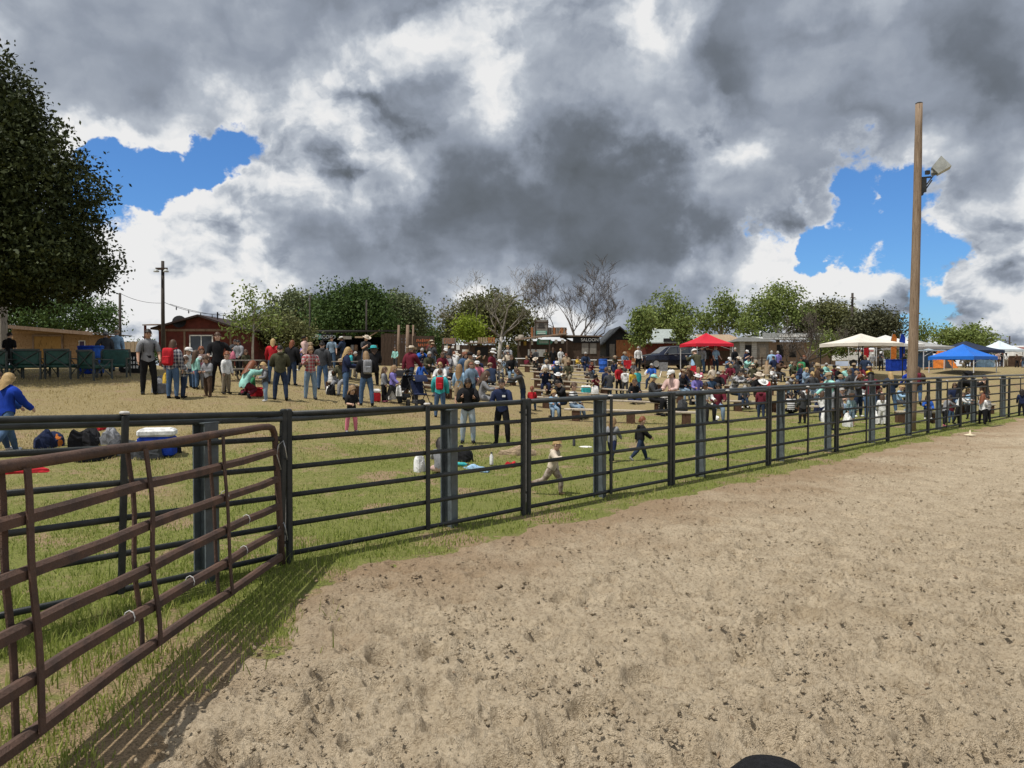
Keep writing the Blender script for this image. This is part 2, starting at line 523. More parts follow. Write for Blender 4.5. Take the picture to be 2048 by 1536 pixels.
M_GROUND = make_ground_mat(); M_BLADE = make_blade_mat(); M_DIRT = make_dirt_mat()

def grid_faces(ny, nx):
    i = np.arange(ny - 1)[:, None] * nx + np.arange(nx - 1)[None]
    return np.stack([i, i + 1, i + nx + 1, i + nx], axis=-1).reshape(-1, 4)

# grass field: one sheet that runs on to the horizon
def build_ground():
    xs = np.concatenate([-np.geomspace(3000, 50, 14), np.arange(-48, 62, 0.4), np.geomspace(64, 3000, 14)])
    ys = np.concatenate([-np.geomspace(2500, 12, 10), np.arange(-10, 72, 0.4), np.geomspace(74, 4000, 22)])
    X, Y = np.meshgrid(xs, ys)
    Z = terrain(X.ravel(), Y.ravel()).reshape(X.shape)
    s = fence_side(X, Y)
    Z = Z + 0.05 * fbm(X * 0.35, Y * 0.35, 3) * smooth(s, 0.5, 6) * (1 - smooth(np.hypot(X, Y), 60, 120))
    Z = np.where(s < -0.2, Z - 0.02 * smooth(-s, 0.2, 1.0), Z)
    Z = Z - 0.16 * smooth(arena_edge(X, Y) - s, 0.15, 0.7)
    Z = np.where(s < -4.5, -0.45, Z)
    me = np_mesh('ground', np.stack([X, Y, Z], -1).reshape(-1, 3), grid_faces(len(ys), len(xs)), M_GROUND, True)
    tag(link('ground', me), kind='structure')

def arena_edge(X, Y):
    """irregular line where the raked dirt gives way to grass, metres on the arena side of the fence"""
    u = (X + Y) * 0.7071
    return -0.54 + 0.40 * fbm(u * 0.8, u * 0.13 + 3, 4) + 0.22 * fbm(X * 2.2, Y * 2.2, 4) - 0.78 * np.maximum(0, 4.4 - u)

def arena_height(X, Y, lod):
    z = 0.035 * fbm(X * 0.9, Y * 0.9, 3) + 0.020 * fbm(X * 3.1 + 9, Y * 3.1, 3)
    z = z + 0.026 * np.abs(fbm(X * 6.3, Y * 6.3 + 4, 3)) + 0.016 * fbm(X * 17, Y * 17, 3)
    z = z + 0.030 * np.maximum(0, fbm(X * 33, Y * 33 + 8, 2)) * lod
    pit = fbm(X * 4.2 + 31, Y * 4.2 + 7, 4, 0.62)
    z = z - 0.055 * smooth(pit, 0.42, 0.80) + 0.016 * smooth(pit, 0.15, 0.42) * (1 - smooth(pit, 0.42, 0.60))
    return z

def build_arena():
    ny, nx = 620, 860
    ys = 3.0 * (60 / 3.0) ** (np.linspace(0, 1, ny) ** 1.0)
    ys = np.concatenate([[-14, -6, -2, 0.5, 1.8, 2.5], ys])
    ts = np.linspace(-0.86, 0.92, nx)
    T, Y = np.meshgrid(ts, ys)
    wide = np.where(Y < 3.0, 3.0 + (3.0 - Y) * 0.9, Y) 
    X = T * (wide + 0.4) * (1 + 0.4 * smooth(np.abs(T), 0.8, 0.92))
    rad = np.hypot(X, Y)
    Z = arena_height(X, Y, 1 - smooth(rad, 8, 20))
    # hoof prints: a dished hollow with a kicked-up rim
    R = np.random.default_rng(3)
    n = 1500
    yy = 2.8 * (38 / 2.8) ** R.random(n); xx = (R.random(n) * 1.9 - 0.95) * (yy * 0.75 + 1.0)
    Xf, Yf, Zf = X.ravel(), Y.ravel(), Z.ravel().copy()
    for x, y in zip(xx, yy):
        r = R.uniform(0.05, 0.13); dep = R.uniform(0.02, 0.075); an = R.uniform(0, 6.28); el = R.uniform(1.0, 1.9)
        i0 = np.searchsorted(ys, y - 0.55) * nx; i1 = np.searchsorted(ys, y + 0.55) * nx
        dx = Xf[i0:i1] - x; dy = Yf[i0:i1] - y
        m = (np.abs(dx) < 0.5)
        if not m.any(): continue
        dx = dx[m]; dy = dy[m]
        u = (dx * math.cos(an) + dy * math.sin(an)) / el; v = -dx * math.sin(an) + dy * math.cos(an)
        q = np.hypot(u, v) / r
        k = -dep * np.exp(-(q ** 5)) + dep * 0.7 * np.exp(-((q - 1.3) / 0.28) ** 2) * (0.5 + 0.5 * np.sign(u) * np.minimum(1, np.abs(u) / r))
        Zf[np.nonzero(m)[0] + i0] += k
    e = arena_edge(X, Y)
    s = fence_side(X, Y)
    Z = (Zf.reshape(Z.shape) - 0.010) * (0.3 + 0.7 * smooth(e - s, 0.0, 0.9)) + 0.004
    Z = Z - 0.22 * smooth(s - e, -0.35, 0.6)
    me = np_mesh('arena', np.stack([X, Y, Z], -1).reshape(-1, 3), grid_faces(len(ys), nx), M_DIRT, True)
    tag(link('arena', me), kind='structure')

def scatter_clods():
    """crumbs and clods of soil lying on the arena: too many to count"""
    R = np.random.default_rng(11)
    n = 34000
    y = 2.9 * (30 / 2.9) ** (R.random(n) ** 0.9); x = (R.random(n) * 2 - 1) * (y * 0.72 + 0.5)
    clump = fbm(x * 1.3, y * 1.3, 3)
    keep = (fence_side(x, y) < arena_edge(x, y) - 0.05) & (clump + R.normal(0, 0.25, n) > -0.05)
    x, y = x[keep], y[keep]; n = len(x)
    r = 0.005 + 0.018 * R.random(n) ** 4 + 0.0014 * np.sqrt(y) * R.random(n)
    big = R.random(n) < 0.006; r[big] *= 1.7
    base = np.array([(1, 0, 0), (-1, 0, 0), (0, 1, 0), (0, -1, 0), (0, 0, 1), (0, 0, -0.6)], float)
    fc = np.array([(0, 2, 4), (2, 1, 4), (1, 3, 4), (3, 0, 4), (2, 0, 5), (1, 2, 5), (3, 1, 5), (0, 3, 5)])
    V = base[None] * (0.7 + 0.6 * R.random((n, 6, 1))) + R.normal(0, 0.18, (n, 6, 3))
    an = R.random(n) * 6.28; ca, sa = np.cos(an)[:, None], np.sin(an)[:, None]
    V = np.stack([V[..., 0] * ca - V[..., 1] * sa * 0.8, V[..., 0] * sa + V[..., 1] * ca * 0.8, V[..., 2] * 0.75], -1)
    V = V * r[:, None, None]
    z = arena_height(x, y, 1.0) + 0.012
    V += np.stack([x, y, z + r * 0.12], -1)[:, None]
    F = (fc[None] + (np.arange(n) * 6)[:, None, None]).reshape(-1, 3)
    me = np_mesh('soil_clods', V.reshape(-1, 3), F, M_DIRT)
    tag(link('soil_clods', me), 'small clods and crumbs of soil strewn over the arena dirt', 'soil', kind='stuff')

def scatter_shade_flecks():
    """dark flecks added over the arena to stand for the shade under clods"""
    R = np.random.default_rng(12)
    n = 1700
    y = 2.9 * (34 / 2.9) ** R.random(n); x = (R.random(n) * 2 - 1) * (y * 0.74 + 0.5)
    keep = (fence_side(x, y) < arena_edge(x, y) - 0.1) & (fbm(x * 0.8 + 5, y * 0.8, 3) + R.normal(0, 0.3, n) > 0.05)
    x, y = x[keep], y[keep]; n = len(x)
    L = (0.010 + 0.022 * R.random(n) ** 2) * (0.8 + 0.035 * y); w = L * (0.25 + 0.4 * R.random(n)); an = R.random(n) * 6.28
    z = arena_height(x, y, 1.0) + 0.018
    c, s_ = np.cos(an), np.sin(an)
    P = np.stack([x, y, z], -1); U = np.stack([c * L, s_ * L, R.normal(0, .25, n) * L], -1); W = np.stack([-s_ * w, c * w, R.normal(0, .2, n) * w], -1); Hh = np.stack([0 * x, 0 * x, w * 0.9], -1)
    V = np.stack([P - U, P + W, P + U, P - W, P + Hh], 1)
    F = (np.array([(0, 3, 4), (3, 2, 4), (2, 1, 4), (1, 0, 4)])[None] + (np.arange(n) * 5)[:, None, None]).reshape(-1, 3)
    me = np_mesh('shade_flecks', V.reshape(-1, 3), F, mat('chip', (0.20, 0.145, 0.095), 0.95, 0.5, 3.0, spec=0.05))  # dark brown flecks: the shaded undersides of clods put in as colour
    tag(link('shade_flecks', me), 'dark flecks added over the arena dirt as shade under clods', 'flecks', kind='stuff')

def blades(n_try, dens, hgt, wid, region, seed, bend=0.5):
    R = np.random.default_rng(seed)
    x, y = region(R, n_try)
    s = fence_side(x, y)
    keep = dens(x, y, s, R)
    x, y = x[keep], y[keep]; n = len(x)
    z = terrain(x, y) - 0.004
    h = hgt(x, y, R) ; w = wid * (0.7 + 0.6 * R.random(n)) * (1 + y * 0.05)
    an = R.random(n) * 6.28; tl = R.normal(0, bend, n) * h; ta = R.random(n) * 6.28
    bx, by = np.cos(an) * w, np.sin(an) * w
    tip = np.stack([x + np.cos(ta) * tl, y + np.sin(ta) * tl, z + h], -1)
    mid = np.stack([x + np.cos(ta) * tl * 0.35, y + np.sin(ta) * tl * 0.35, z + h * 0.55], -1)
    a = np.stack([x - bx, y - by, z], -1); b = np.stack([x + bx, y + by, z], -1)
    ml = mid - np.stack([bx, by, 0 * bx], -1) * 0.7; mr = mid + np.stack([bx, by, 0 * bx], -1) * 0.7
    V = np.stack([a, b, mr, ml, tip], 1)
    o = (np.arange(n) * 5)[:, None]
    T = np.concatenate([o + np.array([[0, 1, 2]]), o + np.array([[0, 2, 3]]), o + np.array([[3, 2, 4]])])
    return V.reshape(-1, 3), T

def build_grass():
    def fan(ymin, ymax, p=1.0):
        def f(R, n):
            y = ymin * (ymax / ymin) ** (R.random(n) ** p); x = (R.random(n) * 2 - 1) * (y * 0.72 + 0.6)
            return x, y
        return f
    def dens(x, y, s, R):
        e = arena_edge(x, y)
        return (s > e - 0.12) & (fbm(x * 1.1, y * 1.1, 3) + 0.55 * R.random(len(x)) > 0.02 - 0.1 * smooth(s, 0, 3) + 0.30 * smooth(-s, 0.3, 1.6))
    V1, T1 = blades(230000, dens, lambda x, y, R: (0.022 + 0.05 * R.random(len(x)) ** 2) * (1 + 0.5 * np.maximum(0, fbm(x * 0.7, y * 0.7, 2))), 0.0035, fan(3.0, 30.0, 0.85), 21)
    # taller green tufts along the fence line and behind the rusty gate
    def tdens(x, y, s, R):
        near = np.exp(-((s - 0.15) / 0.5) ** 2) * (x < -1.2) * 1.0 + np.exp(-(((x + 3.2) / 0.9) ** 2 + ((y - 5.6) / 1.6) ** 2)) * 0.9 + 0.10 * np.exp(-(s / 0.35) ** 2)
        near = near * np.clip(0.55 + 1.4 * fbm(x * 1.7, y * 1.7, 3), 0, 1)
        return (R.random(len(x)) < near) & (s > -2.6)
    V2, T2 = blades(90000, tdens, lambda x, y, R: 0.05 + 0.13 * R.random(len(x)) ** 1.5, 0.0035, fan(3.4, 18.0, 1.0), 22, 0.45)
    me = np_mesh('grass', np.concatenate([V1, V2]), np.concatenate([T1, T2 + len(V1)]), M_BLADE)
    tag(link('grass', me), 'short patchy green and straw coloured grass on the slope behind the fence', 'grass', kind='stuff')

build_ground(); build_arena(); scatter_clods(); scatter_shade_flecks(); build_grass()

# ------------------------------------------------------------------ arena fence
M_STEEL = mat('fence_paint', (0.013, 0.017, 0.018), 0.5, 0.3, 5.0, spec=0.35, bump=0.15, bscale=60, col2=(0.034, 0.036, 0.034), detail=9.0)
M_POST = mat('post_paint', (0.105, 0.125, 0.135), 0.5, 0.4, 4.0, spec=0.4, bump=0.15, bscale=30, detail=8.0)
M_RUST = mat('rust', (0.058, 0.039, 0.032), 0.75, 0.3, 4.0, col2=(0.110, 0.064, 0.046), bump=0.5, bscale=45, spec=0.25)
M_GALV = mat('galvanised', (0.45, 0.46, 0.47), 0.4, 0.3, 20.0, metal=0.7)
ORD = ['first', 'second', 'third', 'fourth', 'fifth', 'sixth', 'seventh', 'eighth', 'ninth', 'tenth', 'eleventh', 'twelfth']
FD = Vector((0.7071, 0.7071, 0)); FN = Vector((-0.7071, 0.7071, 0))     # along the fence, and away from the arena
J0 = Vector((-2.42, 7.88, 0))
joints = [J0]
for k in range(10): joints.append(joints[-1] + FD * (3.70 if k < 3 else 3.60))
LD = Vector((-0.558, -0.83, 0)).normalized()
LUP = 0.036      # the ground rises a little along the panel left of the hinge
left_joints = [J0, J0 + LD * 3.66 + Vector((0, 0, LUP * 3.66)), J0 + LD * 7.32 + Vector((0, 0, LUP * 7.32))]

def fence_panel(A, B, label, lean=0.0):
    A = Vector(A); B = Vector(B); L = (B - A).length
    rz = math.atan2((B - A).y, (B - A).x)
    root = empty('corral_fence', A, rz, label, 'fence', 'steel fence panels round the arena')
    root.rotation_euler = (0, -math.atan2((B - A).z, math.hypot((B - A).x, (B - A).y)), rz)
    g = 0.055
    for i, z in enumerate((1.60, 1.335, 1.03, 0.725, 0.415, 0.105)):
        r = 0.028 if i else 0.031
        zz = z + random.uniform(-0.006, 0.006)
        MB().tube([(g, 0, zz), (L * 0.5, 0, zz + random.uniform(-0.006, 0.004)), (L - g, 0, zz)], r, 10, flat=0.8).build('top_rail' if i == 0 else 'rail', M_STEEL, root, True)
    for x in (g, L - g):
        MB().bbox((x, 0, 0.80), (0.07, 0.06, 1.70), 0.012).build('end_upright', M_STEEL, root)
    MB().bbox((L * 0.515, -0.045, 0.84), (0.062, 0.03, 1.54), 0.008).build('middle_stay', M_STEEL, root)
    cap = MB().bbox((L * 0.515, -0.03, 1.635), (0.075, 0.06, 0.03), 0.01)
    cap.build('stay_cap', mat('worn_cap', (0.55, 0.53, 0.50), 0.6), root)
    for z in (1.42, 0.32):
        MB().tube([(L - g + 0.035, 0, z), (L + 0.005, 0.0, z)], 0.018, 8).build('hinge_lug', M_STEEL, root)
        MB().tube([(0.02, 0, z - 0.09), (-0.0, 0.0, z - 0.09)], 0.018, 8).build('hinge_lug', M_STEEL, root)
    MB().tube([(L, 0, 0.18), (L, 0, 1.50)], 0.008, 6).build('hinge_pin', M_GALV, root)
    return root

fence_panel(left_joints[1], left_joints[0], 'dark steel fence panel behind the open rusty gate, nearest on the left')
fence_panel(left_joints[2], left_joints[1], 'dark steel fence panel at the far left, before the one behind the rusty gate')
for k in range(10):
    fence_panel(joints[k], joints[k + 1], '%s dark green steel fence panel to the right of the rusty gate' % ORD[k])

def pipe_z(p): 
    u = (p - J0).dot(FD)
    return 1.555 + 0.007 * min(u, 22) if u > 0 else 1.555 - 0.036 * u
def ibeam(px, label):
    a = (px - 1024) / FPX
    Y = 10.52 / (1 - a) if px > 600 else (J0.y + 0.10)
    if px <= 600:      # on the panel left of the hinge
        n = Vector((LD.y, -LD.x, 0)) * 1.0
        best = min((abs((J0 + LD * t + Vector((-0.83, 0.558, 0)) * 0.12).x / (J0 + LD * t + Vector((-0.83, 0.558, 0)) * 0.12).y - a), t) for t in [i * 0.02 for i in range(200)])
        p = J0 + LD * best[1] + Vector((-0.83, 0.558, 0)) * 0.12
    else:
        p = Vector((a * Y, Y, 0))
    h = pipe_z(p) - 0.04
    o = MB()
    W, D, t = 0.17, 0.15, 0.014
    o.box((0, -D / 2, h / 2 - 0.15), (W, t, h + 0.3)); o.box((0, D / 2, h / 2 - 0.15), (W, t, h + 0.3)); o.box((0, 0, h / 2 - 0.15), (t, D - t - 0.004, h + 0.3))
    root = o.build('fence_post', M_POST)
    root.location = p; root.rotation_euler = (0, 0, math.pi / 4 + 0.35)
    tag(root, label, 'fence post', 'steel posts behind the arena fence')
    MB().box((0, 0, h + 0.008), (W + 0.02, D + 0.02, 0.012)).build('cap_plate', M_POST, root)
    return p
post_px = [410, 898, 1200, 1402, 1562, 1657, 1745, 1818, 1878, 1947, 2007]
post_pts = []
for i, px in enumerate(post_px):
    lab = 'grey steel beam post behind the rusty gate' if i == 0 else '%s grey steel beam post to the right of the rusty gate' % ORD[i - 1]
    post_pts.append(ibeam(px, lab))
# the continuous pipe carried by the posts
ends = [post_pts[0] + LD * 3.4] + [post_pts[i] for i in (1, 3, 6)] + [post_pts[-1] + FD * 4]
where = ['left of the rusty gate hinge', 'over the second and third panels', 'over the middle panels of the fence', 'over the farthest panels by the wooden pole']
for i in range(4):
    a, b = ends[i].copy(), ends[i + 1].copy()
    d = (b - a).normalized()
    a += d * 0.004
    pts = []
    for t in np.linspace(0, 1, 7):
        p = a.lerp(b, t)
        if i == 0: p = (ends[0].lerp(post_pts[0], min(1, t * 2)) if t <= 0.5 else post_pts[0].lerp(ends[1], (t - 0.5) * 2))
        q = p.copy(); q.z = pipe_z(p) + 0.015 * math.sin(t * 3.14) * (1 if i else -1)
        pts.append(q)
    o = MB().tube(pts, 0.037, 12).build('fence_pipe', mat('pipe_paint', (0.045, 0.055, 0.060), 0.4, 0.4, 5.0, spec=0.5, detail=8.0), None, True)
    tag(o, 'long grey steel pipe rail ' + where[i], 'pipe rail', 'pipe rails along the post tops')

# ---- rusty gate, swung open towards the camera
def rusty_gate():
    H = Vector((-2.455, 7.80, 0)); E = Vector((-2.47, 2.75, 0))
    root = empty('rusty_gate', H, 0, 'rusty brown tubular steel gate swung open in the left foreground', 'gate')
    L = (E - H).length
    def P(t, z):           # t metres from the hinge
        k = t / L
        zz = z + 0.15 * k
        p = (E - H) * k
        return Vector((p.x - 0.05 * (z - 0.75) - 0.04 * math.sin(k * 3.0), p.y, zz))
    zs = [1.475, 1.205, 0.925, 0.645, 0.375, 0.11]
    def sag(t, i): return 0.006 * math.sin(t * 2.1 + i * 1.7) + 0.004 * math.sin(t * 4.7 + i)
    for i, z in enumerate(zs):
        if i == 0: continue
        pts = [P(t, z + sag(t, i)) for t in np.linspace(0.05, L - 0.05, 12)]
        m = MB()
        # folded sheet rail: an upper bevel and a flat face
        for a, b in zip(pts[:-1], pts[1:]):
            m.add([a + Vector((-.028, 0, .024)), a + Vector((.010, 0, .033)), a + Vector((.030, 0, .014)), a + Vector((.030, 0, -.033)), a + Vector((-.028, 0, -.033)),
                   b + Vector((-.028, 0, .024)), b + Vector((.010, 0, .033)), b + Vector((.030, 0, .014)), b + Vector((.030, 0, -.033)), b + Vector((-.028, 0, -.033))],
                  [(0, 1, 6, 5), (1, 2, 7, 6), (2, 3, 8, 7), (3, 4, 9, 8), (4, 0, 5, 9)])
        m.build('rail', M_RUST, root)
    # round frame: top rail turning down at both ends
    fr = [P(0.0, 0.02), P(0, 0.5), P(0.0, 1.30), P(0.02, 1.40), P(0.07, 1.455), P(0.17, 1.475)]
    fr += [P(t, 1.475 + sag(t, 0)) for t in np.linspace(0.4, L - 0.4, 12)]
    fr += [P(L - 0.17, 1.475), P(L - 0.05, 1.43), P(L, 1.32), P(L, 0.5), P(L, 0.02)]
    MB().tube(fr, 0.034, 12).build('frame_tube', M_RUST, root, True)
    for n, t in enumerate((1.42, 2.72, 4.0)):
        for side, dt, nm in ((0.046, 0.0, 'brace'), (-0.044, 0.07, 'brace')):
            pts = []
            for j, z in enumerate(np.linspace(1.46, 0.10, 10)):
                p = P(t + dt + 0.025 * math.sin(j * 1.1 + n * 2) * (1 if n == 1 else 0.4), z)
                pts.append(p + Vector((side, 0, 0)))
            m = MB()
            for a, b in zip(pts[:-1], pts[1:]):
                h = 0.024
                m.add([a + Vector((-.006, -h, 0)), a + Vector((.006, -h, 0)), a + Vector((.006, h, 0)), a + Vector((-.006, h, 0)),
                       b + Vector((-.006, -h, 0)), b + Vector((.006, -h, 0)), b + Vector((.006, h, 0)), b + Vector((-.006, h, 0))],
                      [(0, 1, 5, 4), (1, 2, 6, 5), (2, 3, 7, 6), (3, 0, 4, 7)])
            m.build(nm, M_RUST, root)
    M_TIE = mat('wire_tie', (0.55, 0.55, 0.54), 0.5)
    for t, z in ((0.9, 0.645), (3.0, 0.375), (2.1, 0.375), (1.35, 0.93), (1.0, 0.375)):
        c = P(t, z)
        loop = [c + Vector((0.036 * math.cos(a), 0, 0.048 * math.sin(a) + 0.004)) for a in np.linspace(0, 6.28, 9)]
        MB().tube(loop, 0.004, 5, False).build('wire_tie', M_TIE, root)
    return root
rusty_gate()
# wire loops that hold the gate to the fence
for k, z in enumerate((1.16, 0.30)):
    c = Vector((-2.44, 7.84, z))
    pts = [c + Vector(v) for v in ((-.05, -.06, .06), (-.06, .0, .03), (-.02, .07, -.02), (.05, .05, -.05), (.07, -.02, -.02), (.06, -.05, .10), (.04, -.04, .16), (.0, -.07, .12), (-.02, -.07, .02), (.02, -.06, -.14 if k == 0 else -.06))]
    o = MB().tube(pts, 0.0065, 6).build('gate_wire', M_GALV, None, True)
    tag(o, 'bright wire loop tying the rusty gate to the fence ' + ('near the top' if k == 0 else 'near the ground'), 'wire')

# ---- tall wooden light pole at the right
def wood_mat(name, c1, c2, scale=3.0, zs=0.06, rough=0.85):
    if name in MATS: return MATS[name]
    m = bpy.data.materials.new(name); m.use_nodes = True
    t = m.node_tree; g = NG(t); bs = t.nodes['Principled BSDF']
    tc = g.new('ShaderNodeTexCoord')
    v = g.v('MULTIPLY', tc.outputs['Object'], (1, 1, zs))
    n = g.noise(v, scale * 9, 6, 0.7); k = g.noise(v, scale * 11, 4, 0.65); b0 = g.noise(tc.outputs['Object'], 1.3, 3, 0.5)
    c = g.mix(g.sstep(n, 0.3, 0.7), c1, c2)
    c = g.mix(g.m('MULTIPLY', g.sstep(k, 0.57, 0.68), 0.85), c, tuple(x * 0.25 for x in c1))
    c = g.mix(g.m('MULTIPLY', b0, 0.4), c, tuple(x * 0.7 for x in c2))
    g.put(bs.inputs['Base Color'], c)
    bs.inputs['Roughness'].default_value = rough; bs.inputs['Specular IOR Level'].default_value = 0.15
    b = g.new('ShaderNodeBump'); b.inputs['Strength'].default_value = 0.5; b.inputs['Distance'].default_value = 0.02
    g.put(b.inputs['Height'], n); t.links.new(b.outputs[0], bs.inputs['Normal'])
    MATS[name] = m
    return m
M_POLEWOOD = wood_mat('pole_wood', (0.17, 0.115, 0.075), (0.33, 0.25, 0.18))
def light_pole():
    p = at(1822, 24.3)
    top = at3(1838, 207, 24.3)
    root = empty('light_pole', p, 0, 'tall weathered wooden light pole standing just behind the fence', 'light pole')
    h = top.z - p.z; lean = top.x - p.x
    pts = []; rs = []
    for i in range(15):
        t = i / 14
        pts.append((lean * t + 0.03 * math.sin(t * 3.1), 0, h * t - (0.3 if i == 0 else 0))); rs.append(0.165 - 0.06 * t + 0.003 * math.sin(i * 2.3))
    MB().tube(pts, rs, 18).build('shaft', M_POLEWOOD, root, True)
    MB().lathe((lean, 0, h), [(0.107, -0.02), (0.11, 0.01), (0.08, 0.03)], 16).build('top_cap', M_STEEL, root)
    def wp(px, py, dy=0.0): 
        q = at3(px, py, 24.3) - p; return Vector((q.x, q.y + dy, q.z))
    br = MB()
    br.box(wp(1846, 371, -0.02), (0.16, 0.10, 0.44))
    br.tube([wp(1842, 384), wp(1866, 352)], 0.022, 6); br.tube([wp(1846, 386), wp(1864, 360)], 0.022, 6)
    br.tube([wp(1838, 356), wp(1862, 354)], 0.03, 6); br.box(wp(1855, 345), (0.12, 0.1, 0.12))
    br.box(wp(1842, 388), (0.11, 0.12, 0.06), ry=0.6)
    br.build('bracket', mat('bracket_steel', (0.03, 0.032, 0.033), 0.5, 0.3), root)
    fl = MB()
    c = wp(1880, 334)
    M = Matrix.Rotation(math.radians(-25), 3, 'Z') @ Matrix.Rotation(math.radians(-40), 3, 'Y')
    def tr(v): return c + M @ (Vector(v) * 1.2)
    vs = [tr(v) for v in ((-.17, -.17, -.12), (.17, -.20, -.19), (.17, .20, -.19), (-.17, .17, -.12), (-.17, -.17, .12), (.17, -.20, .19), (.17, .20, .19), (-.17, .17, .12))]
    fl.add(vs, [(3, 2, 1, 0), (4, 5, 6, 7), (0, 1, 5, 4), (2, 3, 7, 6), (3, 0, 4, 7)])
    f = fl.build('floodlight', mat('lamp_grey', (0.36, 0.38, 0.37), 0.5, 0.2, 5.0), root)
    MB().quad(tr((.15, -.17, -.16)), tr((.15, .17, -.16)), tr((.15, .17, .16)), tr((.15, -.17, .16))).build('lens', mat('lamp_lens', (0.25, 0.26, 0.26), 0.1, 0.1, spec=0.6), f)
    MB().tube([wp(1864, 343), tr((-.15, 0, -0.05))], 0.05, 8).build('swivel', mat('lamp_grey', (0.5,) * 3), f)
    MB().box(tr((-.20, 0, -0.02)), (0.12, 0.16, 0.14)).build('ballast_box', mat('ballast', (0.16, 0.17, 0.165), 0.6), f)
    cab = MB().tube([wp(1844, 380, 0.08), Vector((0.13, 0.05, 4.0)), Vector((0.16, 0.03, 0.4))], 0.008, 5)
    cab.build('cable', M_GALV, root)
light_pole()

# ------------------------------------------------------------------ trees
def leaf_mat(name, c1, c2, tr=0.22):
    if name in MATS: return MATS[name]
    m = bpy.data.materials.new(name); m.use_nodes = True
    t = m.node_tree; g = NG(t)
    for n in list(t.nodes): t.nodes.remove(n)
    geo = g.new('ShaderNodeNewGeometry')
    r = geo.outputs['Random Per Island']
    big = g.noise(geo.outputs['Position'], 0.7, 3, 0.6)
    c = g.mix(g.m('ADD', g.m('MULTIPLY', r, 0.7), g.m('MULTIPLY', g.m('SUBTRACT', big, 0.35), 1.0), clamp=True), c1, c2)
    d = g.new('ShaderNodeBsdfPrincipled'); g.put(d.inputs['Base Color'], c); d.inputs['Roughness'].default_value = 0.6; d.inputs['Specular IOR Level'].default_value = 0.12
    tl = g.new('ShaderNodeBsdfTranslucent'); g.put(tl.inputs[0], c)
    mx = g.new('ShaderNodeMixShader'); mx.inputs[0].default_value = tr
    t.links.new(d.outputs[0], mx.inputs[1]); t.links.new(tl.outputs[0], mx.inputs[2])
    o = g.new('ShaderNodeOutputMaterial'); t.links.new(mx.outputs[0], o.inputs[0])
    MATS[name] = m
    return m
M_BARK = wood_mat('bark', (0.10, 0.080, 0.062), (0.17, 0.14, 0.11), 2.0, 0.3)
M_PALEBARK = wood_mat('pale_bark', (0.34, 0.31, 0.27), (0.50, 0.47, 0.42), 1.5, 0.5)
M_GREYTWIG = wood_mat('grey_twig', (0.080, 0.066, 0.055), (0.135, 0.115, 0.100), 1.5, 0.5)
M_MIDBARK = wood_mat('mid_bark', (0.17, 0.15, 0.125), (0.29, 0.26, 0.22), 1.5, 0.5)

def crown_mesh(ells, n, leaf, seed, clump=28, spread=0.5, shell=0.5, ragged=0.18):
    n = int(n * 1.5); leaf = leaf * 0.74; spread = spread * 0.85
    """leaf-sized faces in clumps through the volume of several ellipsoids (world cx,cy,cz,rx,ry,rz)"""
    R = np.random.default_rng(seed)
    E = np.array(ells, float)
    vol = E[:, 3] * E[:, 4] * E[:, 5]; vol = vol ** 0.8
    nc = max(8, n // clump)
    k = R.choice(len(E), nc, p=vol / vol.sum())
    d = R.normal(size=(nc, 3)); d /= np.linalg.norm(d, axis=1)[:, None]
    rad = (shell + (1 - shell) * R.random(nc)) ** 0.6 * (1 + R.normal(0, ragged, nc))
    rad = np.minimum(rad, 1.0 + ragged * 1.2)
    C = E[k, :3] + d * E[k, 3:] * rad[:, None]
    cs = spread * (0.6 + 0.8 * R.random(nc))
    P = np.repeat(C, clump, 0) + R.normal(size=(nc * clump, 3)) * np.repeat(cs, clump)[:, None] * np.array([1, 1, 0.75])
    N = len(P)
    a = R.normal(size=(N, 3)); a /= np.linalg.norm(a, axis=1)[:, None]
    b = np.cross(a, R.normal(size=(N, 3))); b /= np.linalg.norm(b, axis=1)[:, None]
    s = leaf * (0.6 + 0.8 * R.random(N))[:, None]
    V = np.stack([P - a * s, P + b * s * 0.55, P + a * s, P - b * s * 0.55], 1).reshape(-1, 3)
    F = np.arange(N * 4).reshape(-1, 4)
    return V, F

def px_ell(px, py, rx, ry, Y, dy=0.0, dr=0.85):
    c = at3(px, py, Y); k = Y / FPX * (0.9 if Y > 40 else 1.0)
    return (c.x, c.y + dy, c.z, rx * k, rx * k * dr, ry * k)

